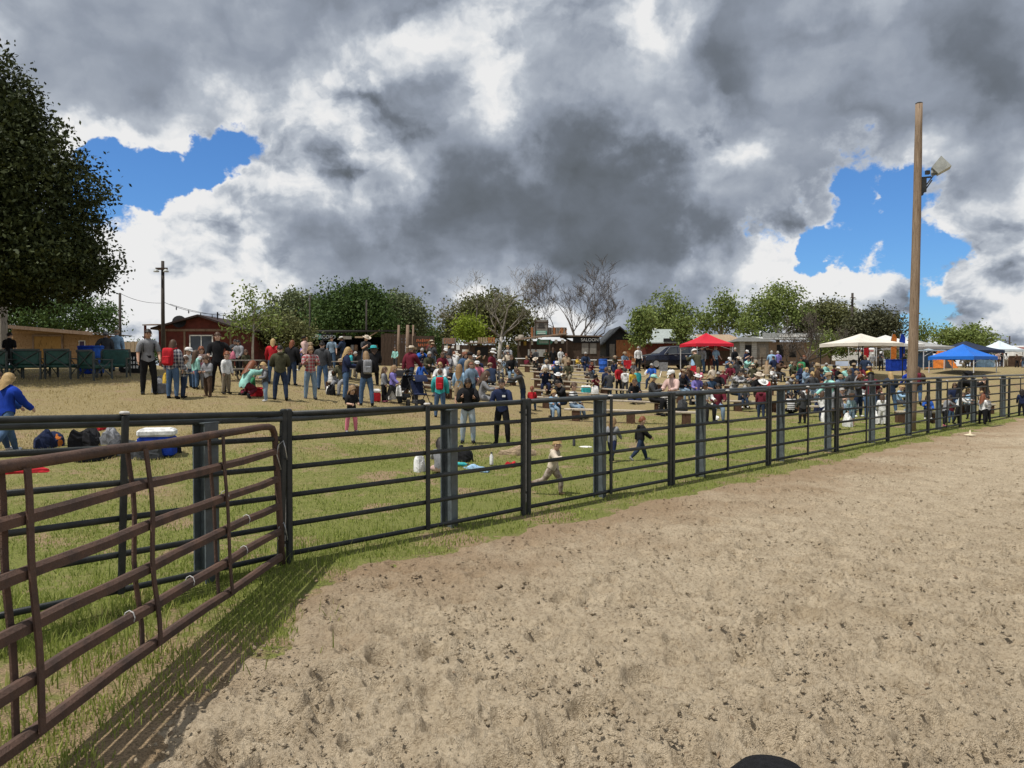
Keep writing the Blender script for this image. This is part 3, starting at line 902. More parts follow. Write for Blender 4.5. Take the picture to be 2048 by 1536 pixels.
def leafy_tree(name, label, px, Y, ells, n, leaf, lm, seed, trunk_r=0.18, bark=None, group='trees behind the show ground', spread=0.5, shell=0.45, limbs=6, ragged=0.18, clump=28, fork=0.45):
    base = at(px, Y)
    root = empty(name, base, 0, label, 'tree', group)
    W = [px_ell(*e[:4], Y, *(e[4:] if len(e) > 4 else ())) for e in ells]
    V, F = crown_mesh(W, n, leaf, seed, clump, spread, shell, ragged)
    V = V - np.array(base)
    link('crown', np_mesh('crown', V, F, lm), root)
    R = random.Random(seed)
    top = max(w[2] + w[5] * 0.6 for w in W)
    h = top - base.z
    m = MB()
    fk = Vector((R.uniform(-.1, .1), R.uniform(-.1, .1), h * fork))
    m.tube([(0, 0, -0.3), (R.uniform(-.05, .05), 0, h * fork * 0.5), fk], [trunk_r * 1.25, trunk_r, trunk_r * 0.8], 9)
    for i in range(limbs):
        w = W[i % len(W)]
        e = Vector((w[0] + R.uniform(-.6, .6) * w[3], w[1] + R.uniform(-.6, .6) * w[4], w[2] + R.uniform(-.3, .7) * w[5])) - base
        mid = fk.lerp(e, 0.5) + Vector((R.uniform(-.3, .3), R.uniform(-.3, .3), R.uniform(0, .4)))
        st = fk * R.uniform(0.75, 1.0)
        m.tube([st, mid, e], [trunk_r * 0.55, trunk_r * 0.35, trunk_r * 0.1], 6)
    m.build('trunk', bark or M_BARK, root, True)
    return root

def bare_branches(m, p, d, L, r, lev, R, droop=0.0, spread=0.55, kids=(2, 4), minr=0.006):
    n = 4
    pts = [p]; q = p.copy(); dd = d.copy(); rs = [r]
    for i in range(n):
        dd = (dd + Vector((R.uniform(-1, 1), R.uniform(-1, 1), R.uniform(-.7, 1.0 - droop))) * 0.16).normalized()
        q = q + dd * (L / n); pts.append(q.copy()); rs.append(max(minr, r * (1 - 0.5 * (i + 1) / n)))
    m.tube(pts, rs, 7 if lev > 3 else (5 if lev > 1 else 3), cap=False)
    if lev <= 0: return
    for k in range(R.randint(*kids)):
        t = R.randint(1, n) if k else n
        ax = Vector((R.uniform(-1, 1), R.uniform(-1, 1), R.uniform(-0.2, 0.8)))
        nd = (dd * (1 - spread) + ax.normalized() * spread).normalized()
        bare_branches(m, pts[t], nd, L * R.uniform(0.58, 0.8), rs[t] * 0.72, lev - 1, R, droop, spread, kids, minr)

def bare_tree(name, label, px, Y, height, lean, seed, lev=6, bark=None, r=0.16, trunk_l=0.3, tint=None, forks=3, kids=(2, 3), spread=0.5, minr=0.007):
    base = at(px, Y)
    root = empty(name, base, 0, label, 'tree', 'bare trees behind the show ground')
    R = random.Random(seed)
    m = MB()
    tp = Vector((lean * 0.3, 0, height * trunk_l))
    m.tube([(0, 0, -0.3), (lean * 0.1, 0, height * trunk_l * 0.5), tp], [r * 1.2, r, r * 0.85], 9)
    m.build('trunk', bark or M_GREYTWIG, root, True)
    m = MB()
    for i in range(forks):
        a = (i - (forks - 1) / 2) * 0.75 + R.uniform(-.2, .2)
        d = Vector((math.sin(a) + lean * 0.1, R.uniform(-.4, .4), math.cos(a) * 1.1)).normalized()
        bare_branches(m, tp - Vector((0, 0, 0.05)), d, height * 0.33, r * 0.62, lev, R, 0.1, spread, kids, minr)
    m.build('branches', tint or bark or M_GREYTWIG, root)
    return root

L_OAK = leaf_mat('oak_leaf', (0.018, 0.027, 0.009), (0.056, 0.068, 0.022), 0.08)
L_DARK = leaf_mat('dark_oak_leaf', (0.030, 0.056, 0.016), (0.095, 0.150, 0.044), 0.22)
L_GREY = leaf_mat('grey_green_leaf', (0.070, 0.095, 0.044), (0.19, 0.22, 0.110), 0.2)
L_OLIVE = leaf_mat('olive_leaf', (0.066, 0.078, 0.030), (0.185, 0.19, 0.078), 0.2)
L_SYC = leaf_mat('sycamore_leaf', (0.095, 0.140, 0.034), (0.26, 0.31, 0.100), 0.3)
L_LIME = leaf_mat('lime_leaf', (0.14, 0.20, 0.022), (0.27, 0.33, 0.045), 0.35)
L_TWIG = leaf_mat('twiggy_leaf', (0.046, 0.050, 0.028), (0.115, 0.120, 0.066), 0.12)

leafy_tree('oak_tree', 'huge dark oak leaning in at the left edge of the picture', -150, 25.0,
           [(-70, 400, 250, 215, 0, 1.0), (-75, 250, 150, 172, 0, 1.0), (30, 520, 195, 90, -.5, 1.1), (-260, 350, 290, 270, 0, 1.0), (140, 560, 75, 42, -1, 1.2), (-150, 540, 200, 90, -1, 1.2)],
           170000, 0.10, L_OAK, 101, 0.45, spread=0.30, shell=0.42, limbs=12, group='oaks by the show ground', clump=32, ragged=0.035)
leafy_tree('oak_tree', 'grey green oak behind the pale wooden shed', 130, 62, [(130, 630, 95, 42), (40, 640, 70, 40), (205, 640, 38, 35)], 9000, 0.16, L_DARK, 102, 0.25, group='oaks by the show ground', spread=0.5)
leafy_tree('young_tree', 'thin young tree with sparse leaves beside the red cabin', 505, 41, [(505, 605, 30, 42), (490, 650, 45, 30), (545, 640, 28, 30)], 700, 0.13, L_SYC, 103, 0.06, bark=M_PALEBARK, spread=0.35, shell=0.1, limbs=12, fork=0.6, clump=7)
leafy_tree('bushy_tree', 'low yellow green bushy tree right of the red cabin', 520, 47, [(490, 665, 45, 28), (545, 662, 55, 30), (590, 670, 40, 25)], 6500, 0.13, L_OLIVE, 104, 0.10, spread=0.4)
leafy_tree('oak_tree', 'grey green oak left of the dark green oak', 600, 75, [(590, 625, 60, 45), (560, 645, 50, 35), (625, 640, 45, 40)], 7500, 0.20, L_GREY, 105, 0.25, group='oaks by the show ground', spread=0.6)
leafy_tree('oak_tree', 'round dark green oak above the stage roof', 705, 70, [(700, 625, 82, 55), (720, 600, 45, 35), (680, 655, 80, 35), (740, 650, 60, 35)], 17000, 0.19, L_DARK, 106, 0.35, group='oaks by the show ground', spread=0.55)
leafy_tree('oak_tree', 'grey green oak right of the dark green oak', 800, 74, [(795, 630, 58, 45), (830, 645, 28, 30), (770, 640, 40, 45)], 8000, 0.20, L_GREY, 107, 0.25, group='oaks by the show ground', spread=0.6)
leafy_tree('oak_tree', 'broad olive oak behind the bare white sycamore', 960, 80, [(945, 640, 62, 48), (995, 632, 68, 48), (1040, 650, 40, 38), (905, 660, 28, 28)], 13000, 0.20, L_OLIVE, 108, 0.35, group='oaks by the show ground', spread=0.6)
leafy_tree('young_tree', 'lime green young tree in front of the olive oak', 940, 58, [(940, 652, 28, 22), (925, 662, 22, 16), (955, 670, 22, 16)], 1500, 0.15, L_LIME, 109, 0.07, spread=0.35, clump=14)
bare_tree('sycamore_tree', 'pale bare sycamore with crooked white limbs', 998, 62, 7.6, 0.6, 31, 6, M_PALEBARK, 0.17, 0.32, M_MIDBARK, 3, (2, 3), 0.55, 0.008)
bare_tree('bare_tree', 'bare grey tree spreading over the saloon', 1150, 60, 8.4, 0.5, 12, 6, M_GREYTWIG, 0.15, 0.22, None, 4, (2, 4), 0.46, 0.009)
leafy_tree('sycamore_tree', 'small leafy sycamore in front of the barn gable', 1278, 56, [(1278, 668, 20, 26), (1290, 645, 16, 30), (1275, 640, 8, 25)], 1900, 0.15, L_SYC, 110, 0.07, bark=M_PALEBARK, spread=0.3, clump=16, fork=0.6)
leafy_tree('sycamore_tree', 'tall leafy sycamore behind the barn', 1335, 84, [(1325, 620, 30, 42), (1355, 632, 36, 42), (1300, 645, 34, 36), (1340, 655, 50, 25)], 4200, 0.21, L_SYC, 111, 0.2, bark=M_PALEBARK, spread=0.55)
leafy_tree('sycamore_tree', 'small leafy sycamore left of the red canopy', 1365, 57, [(1365, 668, 16, 24), (1362, 650, 12, 22)], 1100, 0.15, L_SYC, 112, 0.06, bark=M_PALEBARK, spread=0.28, clump=16, fork=0.6)
leafy_tree('sycamore_tree', 'airy sycamore behind the red canopy', 1445, 86, [(1450, 605, 26, 30), (1455, 630, 36, 35), (1410, 645, 32, 28), (1480, 645, 22, 28)], 2600, 0.22, L_SYC, 113, 0.2, bark=M_PALEBARK, spread=0.6, shell=0.1, clump=10)
leafy_tree('sycamore_tree', 'tallest leafy sycamore right of the red canopy', 1555, 82, [(1560, 600, 40, 34), (1530, 620, 34, 36), (1575, 625, 40, 30), (1520, 650, 40, 28)], 4600, 0.21, L_SYC, 114, 0.22, bark=M_PALEBARK, spread=0.6)
leafy_tree('oak_tree', 'dark oak beside the utility pole', 1640, 84, [(1650, 640, 52, 40), (1690, 652, 30, 30), (1610, 650, 40, 38)], 8500, 0.2, L_OLIVE, 115, 0.25, group='oaks by the show ground', spread=0.6)
bare_tree('twiggy_tree', 'grey twiggy tree with many stems beside the cream canopy', 1612, 55, 4.6, 0.1, 44, 5, M_GREYTWIG, 0.12, 0.14, None, 5, (2, 4), 0.5, 0.010)
leafy_tree('oak_tree', 'dark thorny oak behind the cream canopy', 1755, 66, [(1750, 650, 42, 34), (1780, 660, 26, 28), (1720, 660, 28, 30)], 7000, 0.16, L_TWIG, 116, 0.25, group='oaks by the show ground', spread=0.5)
leafy_tree('oak_tree', 'green oak left of the dark thorny oak', 1705, 88, [(1700, 655, 35, 28)], 3000, 0.2, L_DARK, 121, 0.2, group='oaks by the show ground', spread=0.6)
leafy_tree('young_tree', 'thin half leafless tree just right of the wooden pole', 1848, 70, [(1848, 660, 10, 26), (1845, 680, 9, 14)], 420, 0.16, L_SYC, 117, 0.05, spread=0.35, shell=0.1, clump=8, fork=0.7)
leafy_tree('sycamore_tree', 'wide pale green tree behind the blue canopies', 1930, 92, [(1930, 678, 55, 20), (1895, 675, 30, 18), (1965, 680, 28, 16), (1945, 662, 22, 12)], 3400, 0.22, L_SYC, 118, 0.15, spread=0.6, clump=18)
leafy_tree('bushy_tree', 'low green hedge tree between the grey shed and the cream canopy', 1660, 68, [(1655, 690, 28, 22), (1690, 695, 20, 18)], 2500, 0.15, L_SYC, 119, 0.06, spread=0.4)
leafy_tree('oak_tree', 'far low oak between the stage and the notice boards', 850, 95, [(855, 672, 30, 14), (885, 680, 20, 14)], 2500, 0.22, L_DARK, 120, 0.2, group='oaks by the show ground', spread=0.6)

for i, (px, Y, rx, lm, t) in enumerate(((285, 70, 34, L_DARK, 'between the pale shed and the red cabin'), (1012, 85, 45, L_OLIVE, 'left of the saloon'), (560, 66, 40, L_OLIVE, 'behind the left end of the bar'), (1495, 95, 50, L_SYC, 'behind the ranch house'), (1800, 95, 45, L_OLIVE, 'behind the white canopy'), (1985, 100, 45, L_OLIVE, 'behind the pale canopy'), (-20, 60, 60, L_DARK, 'behind the left end of the pale shed'), (870, 75, 45, L_DARK, 'behind the dark notice board'), (1210, 90, 40, L_OLIVE, 'between the saloon and the barn'))):
    leafy_tree('shrub', 'low dark shrub ' + t, px, Y, [(px, 705, rx, 22), (px + rx * .5, 710, rx * .6, 18), (px - rx * .5, 710, rx * .6, 18)], 2200, 0.17, lm, 200 + i, 0.06, group='low shrubs behind the buildings', spread=0.45, limbs=3)

# ------------------------------------------------------------------ buildings
WD_DARK = wood_mat('dark_board', (0.045, 0.030, 0.022), (0.085, 0.058, 0.042), 1.2, 0.3)
WD_PALE = wood_mat('pale_siding', (0.27, 0.165, 0.082), (0.36, 0.235, 0.125), 1.0, 1.0)  # siding colour lowered, with the oak's shade put into the wood tone
WD_TAN = wood_mat('tan_board', (0.30, 0.22, 0.14), (0.40, 0.31, 0.21), 1.2, 0.3)
WD_RED = mat('barn_red', (0.115, 0.027, 0.019), 0.8, 0.3, 3.0)
WD_ORANGE = wood_mat('orange_plank', (0.27, 0.10, 0.040), (0.40, 0.18, 0.080), 1.0, 0.25)
WD_GREY = wood_mat('grey_board', (0.17, 0.155, 0.135), (0.27, 0.25, 0.22), 1.2, 0.3)
WD_TRIM = wood_mat('trim_board', (0.19, 0.13, 0.09), (0.26, 0.19, 0.14), 1.2, 0.3)
M_ROOFBR = mat('roof_brown', (0.16, 0.115, 0.085), 0.9, 0.3, 4.0)
M_ROOFGR = mat('shingle_grey_green', (0.30, 0.335, 0.32), 0.9, 0.3, 6.0, stretch=(1, 1, 4))
M_BLACK = mat('soot_black', (0.012, 0.012, 0.013), 0.8, 0.3)
M_WHITE = mat('white_paint', (0.75, 0.75, 0.73), 0.6, 0.12)
M_GLASS = mat('dark_glass', (0.03, 0.035, 0.04), 0.06, 0.3, 2.0, spec=0.7)
M_PAPER = mat('paper', (0.70, 0.69, 0.64), 0.8, 0.1)

def sx(px0, px1, Y): return (px1 - px0) * Y / FPX
def zpx(py, Y): return at3(1024, py, Y).z

def text_obj(txt, size, m, parent, loc, name='lettering', rx=math.pi / 2, depth=0.004, align='CENTER'):
    c = bpy.data.curves.new(name, 'FONT'); c.body = txt; c.size = size; c.extrude = depth; c.align_x = align; c.align_y = 'CENTER'
    c.materials.append(m)
    o = bpy.data.objects.new(name, c); COL.objects.link(o)
    bpy.context.view_layer.update()
    me = bpy.data.meshes.new_from_object(o.evaluated_get(bpy.context.evaluated_depsgraph_get()))
    bpy.data.objects.remove(o)
    o = link(name, me, parent)
    o.location = loc; o.rotation_euler = (rx, 0, 0)
    return o

# pale shed at the left
def pale_shed():
    Y = 38.0; b = at(110, Y); 
    root = empty('wooden_shed', b, 0, 'pale new wooden shed with a low sloping roof under the big oak', 'shed')
    w = sx(24, 178, Y); D = 3.0; x0 = sx(110, 24, Y); zl = zpx(655, Y) - b.z; zr = zpx(668, Y) - b.z
    MB().add([(x0, 0.03, -.2), (x0 + w, 0.03, -.2), (x0 + w, 0.03, zr), (x0, 0.03, zl), (x0, D, -.2), (x0 + w, D, -.2), (x0 + w, D, zr), (x0, D, zl)],
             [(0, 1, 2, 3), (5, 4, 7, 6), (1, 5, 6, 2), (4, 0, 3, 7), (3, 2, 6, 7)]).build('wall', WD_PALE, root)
    n = 11; hh = zl / n
    for i in range(n):
        za = i * hh; zb = min((i + 1) * hh - 0.012, zr if i == n - 1 else 99)
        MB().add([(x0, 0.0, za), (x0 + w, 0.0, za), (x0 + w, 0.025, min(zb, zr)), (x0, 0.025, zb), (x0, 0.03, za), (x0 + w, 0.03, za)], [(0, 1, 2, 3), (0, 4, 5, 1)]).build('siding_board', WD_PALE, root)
    dx0 = sx(110, 70, Y); dx1 = sx(110, 124, Y); dz = zpx(673, Y) - b.z
    d = MB().box(((dx0 + dx1) / 2, -0.02, dz / 2), (dx1 - dx0, 0.04, dz)).build('door', wood_mat('door_amber', (0.27, 0.155, 0.05), (0.34, 0.21, 0.075), 1.0, 0.3), root)
    for x in (dx0 - 0.05, dx1 + 0.05): MB().box((x, -0.03, dz / 2), (0.09, 0.06, dz + 0.04)).build('door_frame', WD_TRIM, d)
    MB().box(((dx0 + dx1) / 2, -0.03, dz + 0.05), (dx1 - dx0 + 0.2, 0.06, 0.09)).build('door_frame', WD_TRIM, d)
    a0 = x0 - 0.15; a1 = x0 + w + 0.5
    def zr_(x): return zl + 0.05 + (zr - zl) * (x - x0) / w
    MB().slab([(a0, -0.5, zr_(a0)), (a1, -0.5, zr_(a1)), (a1, D + .4, zr_(a1)), (a0, D + .4, zr_(a0))], (0, 0, 0.05)).build('roof', M_ROOFBR, root)
    MB().slab([(a0, -0.53, zr_(a0) - .1), (a1, -0.53, zr_(a1) - .1), (a1, -0.53, zr_(a1) + .07), (a0, -0.53, zr_(a0) + .07)], (0, 0.027, 0)).build('fascia', WD_TRIM, root)
    px = sx(110, 165, Y); pz = zpx(687, Y) - b.z
    f = MB().box((px, -0.015, pz), (0.32, 0.03, 0.30)).build('notice_frame', M_WHITE, root)
    MB().box((px, -0.034, pz), (0.25, 0.006, 0.23)).build('notice', mat('notice_purple', (0.05, 0.03, 0.08), 0.6), f)
    q = at(8, 37)
    o = MB().box((0, 0, 1.6), (0.35, 0.5, 3.6)).build('board_post', WD_GREY); o.location = at(3, 36.5)
    tag(o, 'tall weathered grey board wall end at the left edge beside the pale shed', 'post')
pale_shed()

def board_fence(px0, px1, Y, top, label, m, step=8, group=None, name='wooden_fence', jit=1.0):
    b = at((px0 + px1) / 2, Y)
    root = empty(name, b, 0, label, 'fence', group)
    w = sx(px0, px1, Y); n = max(3, int((px1 - px0) / step)); bw = w / n
    h = zpx(top, Y) - b.z
    me = MB().box((0, 0, 0.5), (bw * 0.93, 0.03, 1.0)).mesh('board', m)
    for i in range(n):
        o = link('board', me, root); o.location = (-w / 2 + (i + .5) * bw, random.uniform(-.006, .006), -0.1); o.scale = (1, 1, h + 0.1 + random.uniform(-.05, .05) * jit)
    for z in (0.3, h * 0.8): MB().box((0, 0.05, z), (w, 0.05, 0.09)).build('back_rail', m, root)
    return root
board_fence(178, 278, 46, 684, 'tan upright board fence between the pale shed and the red cabin', WD_TAN)

def red_cabin():
    Y = 42.0; b = at(395, Y)
    root = empty('red_cabin', b, 0, 'dark red cabin with a low gable and a white framed window', 'cabin')
    X = lambda px: sx(395, px, Y); Z = lambda py: zpx(py, Y) - b.z
    x0, x1 = X(318), X(470); ze = Z(656); zr = Z(634); xr = X(401); D = 7.0
    MB().add([(x0, 0, -.3), (x1, 0, -.3), (x1, 0, ze), (xr, 0, zr), (x0, 0, ze), (x0, D, -.3), (x1, D, -.3), (x1, D, ze), (xr, D, zr), (x0, D, ze)],
             [(0, 1, 2, 3, 4), (6, 5, 9, 8, 7), (1, 6, 7, 2), (5, 0, 4, 9)]).build('wall', WD_RED, root)
    for (xa, za, xb, zb) in ((x0 - .3, ze - .1, xr, zr + .03), (xr, zr + .03, x1 + .3, ze - .1)):
        MB().slab([(xa, -0.35, za), (xb, -0.35, zb), (xb, D + .3, zb), (xa, D + .3, za)], (0, 0, 0.10)).build('roof', mat('roof_maroon', (0.035, 0.022, 0.020), 0.85, 0.3), root)
    MB().box(((x0 + x1) / 2, -0.02, ze - 0.12), (x1 - x0, 0.05, 0.13)).build('trim_band', WD_TRIM, root)
    for px in (331, 370, 462): MB().box((X(px), -0.02, (ze - .2) / 2), (0.10, 0.05, ze - .2)).build('trim_post', WD_TRIM, root)
    wx0, wx1, wz0, wz1 = X(381), X(426), Z(712), Z(671)
    w = MB()
    t = 0.06
    for c, s in ((((wx0 + wx1) / 2, -0.03, wz1), (wx1 - wx0 + t, .06, t)), (((wx0 + wx1) / 2, -0.03, wz0), (wx1 - wx0 + t, .06, t)), ((wx0, -0.03, (wz0 + wz1) / 2), (t, .06, wz1 - wz0)), ((wx1, -0.03, (wz0 + wz1) / 2), (t, .06, wz1 - wz0)), (((wx0 + wx1) / 2, -0.03, (wz0 + wz1) / 2), (t * .6, .05, wz1 - wz0))): w.box(c, s)
    f = w.build('window', M_WHITE, root)
    MB().box(((wx0 + wx1) / 2, -0.012, (wz0 + wz1) / 2), (wx1 - wx0, 0.015, wz1 - wz0)).build('pane', M_GLASS, f)
    MB().tube([(X(422), 1.0, zr - .2), (X(422), 1.0, zr + .35)], 0.04, 8).build('vent_pipe', M_BLACK, root)
    di = MB().lathe((0, 0, 0), [(0.05, -.12), (0.25, -0.06), (0.36, 0.03), (0.37, 0.05)], 16).build('satellite_dish', M_BLACK, root)
    di.location = (X(361), -0.1, Z(644)); di.rotation_euler = (math.radians(70), 0, 0.3)
    p = MB().slab([(X(303), -1.0, Z(653)), (X(330), -1.0, Z(653)), (X(330), 0.0, Z(650)), (X(303), 0.0, Z(650))], (0, 0, 0.06)).build('porch_roof', M_ROOFBR, root)
    MB().box((X(307), -0.9, Z(653) / 2), (0.1, 0.1, Z(653))).build('porch_post', WD_RED, root)
red_cabin()

def utility_pole(px, Y, top, r, label, arms=(), name='utility_pole', m=None, group=None):
    b = at(px, Y); h = zpx(top, Y) - b.z
    root = empty(name, b, 0, label, 'pole', group)
    MB().tube([(0, 0, -.3), (0, 0, h * .5), (0.02, 0, h)], [r * 1.15, r, r * .85], 10).build('shaft', m or mat('pole_dark', (0.05, 0.042, 0.036), 0.85, 0.3), root, True)
    for (py, w) in arms:
        MB().box((0, -r, zpx(py, Y) - b.z), (w, 0.1, 0.1)).build('cross_arm', WD_DARK, root)
        for s in (-1, 1):
            MB().lathe((s * w * .42, -r - .05, zpx(py, Y) - b.z - .12), [(0.05, 0.10), (0.13, 0.0), (0.13, -.04)], 10).build('lamp', mat('lamp_grey', (.5,) * 3), root)
    return root
utility_pole(327, 36, 522, 0.085, 'slim dark light pole with twin lamps in front of the red cabin', [(538, 0.55)])
utility_pole(241, 40, 586, 0.075, 'plain dark pole behind the pale shed')
utility_pole(620, 57, 590, 0.06, 'thin pole in front of the grey green oak', group=None)
utility_pole(733, 57, 600, 0.07, 'thin pole in front of the dark green oak')
utility_pole(1703, 75, 586, 0.13, 'utility pole with a transformer behind the cream canopy', [(596, 0.5)])
utility_pole(2018, 90, 672, 0.1, 'short pole beside the white trailer')
def wire(a, b, sag, label, bulbs=0):
    pts = [a.lerp(b, t) - Vector((0, 0, sag * 4 * t * (1 - t))) for t in np.linspace(0, 1, 14)]
    root = MB().tube(pts, 0.012, 4, False).build('light_string' if bulbs else 'power_line', M_BLACK)
    tag(root, label, 'string light' if bulbs else 'wire')
    for i in range(bulbs):
        t = (i + .5) / bulbs; p = a.lerp(b, t) - Vector((0, 0, sag * 4 * t * (1 - t)))
        MB().lathe(p, [(0.015, -.02), (0.03, -.10), (0.035, -.15), (0.012, -.20)], 8).build('bulb', M_GLASS, root)
wire(at3(243, 588, 40), at3(327, 606, 36), 0.15, 'thin wire between the plain pole and the twin lamp pole')
wire(at3(327, 604, 36), at3(470, 624, 41), 0.3, 'upper wire sloping over the red cabin')
wire(at3(340, 608, 36.2), at3(520, 632, 41), 0.25, 'string of small bulbs sloping over the red cabin', 8)
wire(at3(820, 642, 75), at3(900, 645, 75), 0.1, 'power line between the grey green oak and the olive oak')
wire(at3(820, 652, 75), at3(900, 655, 75), 0.1, 'lower power line between the grey green oak and the olive oak')

def stage():
    Y = 55.0; b = at(665, Y)
    root = empty('stage_building', b, 0, 'long dark open fronted bar with signs along its eave', 'bar')
    X = lambda px: sx(665, px, Y); Z = lambda py: zpx(py, Y) - b.z
    x0, x1 = X(572), X(770); D = 4.0
    MB().box(((x0 + x1) / 2, D, Z(670) / 2), (x1 - x0, 0.1, Z(670))).build('back_wall', M_BLACK, root)
    for x in (x0, x1): MB().box((x, D / 2, Z(670) / 2), (0.12, D, Z(670))).build('side_wall', WD_DARK, root)
    MB().slab([(x0 - .4, -.6, Z(668)), (x1 + .3, -.6, Z(664)), (x1 + .3, D + .3, Z(658)), (x0 - .4, D + .3, Z(658))], (0, 0, 0.12)).build('roof', mat('roof_black', (0.02, 0.018, 0.017), 0.9, 0.3), root)
    for px in (575, 610, 690, 766): MB().box((X(px), -.3, Z(668) / 2), (0.13, 0.13, Z(668))).build('post', WD_DARK, root)
    MB().bbox(((x0 + x1) / 2 + .4, 0.1, 0.55), (x1 - x0 - 1.2, 0.6, 1.1), 0.02).build('counter', M_BLACK, root)
    s = MB().box((X(638), -.66, Z(674)), (0.7, 0.05, 0.38)).build('sign_board', mat('sign_green', (0.02, 0.14, 0.10), 0.7), root)
    for dz in (-.09, .03, .12): MB().box((X(636), -.69, Z(674) + dz), (0.45, 0.008, 0.05)).build('lettering', M_PAPER, s)
    s = MB().box((X(660), -.66, Z(675)), (0.8, 0.05, 0.5)).build('sign_board', M_BLACK, root)
    text_obj('RODEO', 0.34, mat('letter_grey', (0.36, 0.40, 0.42), 0.7), s, (X(660), -.70, Z(675)))
    s = MB().box((X(695), -.66, Z(676)), (0.9, 0.05, 0.22)).build('sign_board', WD_GREY, root)
    MB().box((X(722), -.66, Z(675)), (0.6, 0.05, 0.12)).build('sign_board', WD_TAN, root)
    MB().tube([(X(738), -.5, Z(676)), (X(762), -.5, Z(661))], 0.05, 6).build('roof_strut', WD_TAN, root)
    for k, px in enumerate((585, 600, 705, 712, 745, 752)):
        MB().lathe((X(px), 0.0, 1.1), [(0.14, 0), (0.15, .2), (0.13, .42), (0.10, .45)], 12).build('barrel', mat('tin%d' % (k % 2), ((0.25, 0.25, 0.25), (0.20, 0.12, 0.07))[k % 2], 0.5), root)
stage()
board_fence(762, 832, 52, 668, 'dark upright board fence right of the bar', WD_DARK, 7)
for k, (px, w) in enumerate(((797, 0.16), (815, 0.22), (826, 0.12))):
    o = MB().tube([(0, 0, -.3), (0, 0, 1.5), (0.03, 0, zpx(650, 51) - tz(at(px, 51).x, 51))], [w * .7, w * .6, w * .5], 8).build('timber_post', WD_TRIM, None, True)
    o.location = at(px, 51); tag(o, ('thin', 'thick', 'short')[k] + ' brown timber post before the dark board fence', 'post')

def notice_board(px0, px1, Y, top, bottom, label, papers, txt=None, m=None, tm=None):
    b = at((px0 + px1) / 2, Y); X = lambda px: sx((px0 + px1) / 2, px, Y); Z = lambda py: zpx(py, Y) - b.z
    root = empty('notice_board', b, 0, label, 'notice board', 'notice boards in the middle distance')
    MB().box((0, 0, (Z(top) + Z(bottom)) / 2), (sx(px0, px1, Y), 0.06, Z(top) - Z(bottom))).build('board', m or WD_DARK, root)
    for px in (px0 + 1, px1 - 1): MB().box((X(px), 0.08, Z(top) / 2), (0.1, 0.09, Z(top))).build('post', WD_DARK, root)
    for (a, c, w, h) in papers: MB().box((X(a), -.036, Z(c)), (w, 0.008, h)).build('paper', M_PAPER, root)
    if txt:
        R = random.Random(len(label))
        for i, (n, py) in enumerate(txt):      # lettering too small to read: one stroke per letter
            for k in range(n):
                MB().box(((k - (n - 1) / 2) * 0.115, -.037, Z(py)), (0.05 + 0.03 * R.random(), 0.008, 0.13 + 0.07 * R.random()), ry=R.uniform(-.3, .3)).build('lettering', tm or mat('letter_orange', (0.42, 0.12, 0.05), 0.7), root)
    return root
notice_board(826, 868, 47, 672, 700, 'dark notice board with dull orange lettering', [], [(8, 681), (6, 690)])
notice_board(884, 940, 45, 690, 724, 'dark menu board covered with white sheets', [(892, 696, .20, .28), (905, 694, .2, .14), (916, 695, .2, .28), (899, 707, .2, .3), (912, 707, .2, .3), (928, 704, .2, .3), (888, 708, .16, .24)])
notice_board(885, 912, 45.3, 676, 688, 'small brown board above the menu board', [], [(6, 679), (6, 685)], WD_GREY, mat('letter_brown', (0.35, 0.16, 0.09), 0.7))
def hut():
    Y = 52.0; b = at(963, Y); X = lambda px: sx(963, px, Y); Z = lambda py: zpx(py, Y) - b.z
    root = empty('ticket_hut', b, 0, 'small dark hut with a slatted tan parapet and white boxes on its roof', 'hut')
    MB().box((0, 1.2, Z(690) / 2), (sx(935, 990, Y), 2.4, Z(690))).build('wall', WD_DARK, root)
    MB().slab([(X(928), -.3, Z(688)), (X(992), -.3, Z(688)), (X(992), 2.6, Z(685)), (X(928), 2.6, Z(685))], (0, 0, 0.08)).build('roof', M_ROOFBR, root)
    for i, px in enumerate(range(958, 990, 5)): MB().box((X(px), -.2, Z(681)), (0.13, 0.04, 0.42)).build('parapet_slat', WD_TAN if i < 4 else WD_ORANGE, root)
    for px in (950, 944): MB().box((X(px), .3, Z(684)), (0.3, 0.3, 0.16)).build('roof_box', M_WHITE, root)
    MB().box((X(963), -0.02, Z(703)), (0.9, 0.04, 0.6)).build('hatch', M_BLACK, root)
hut()

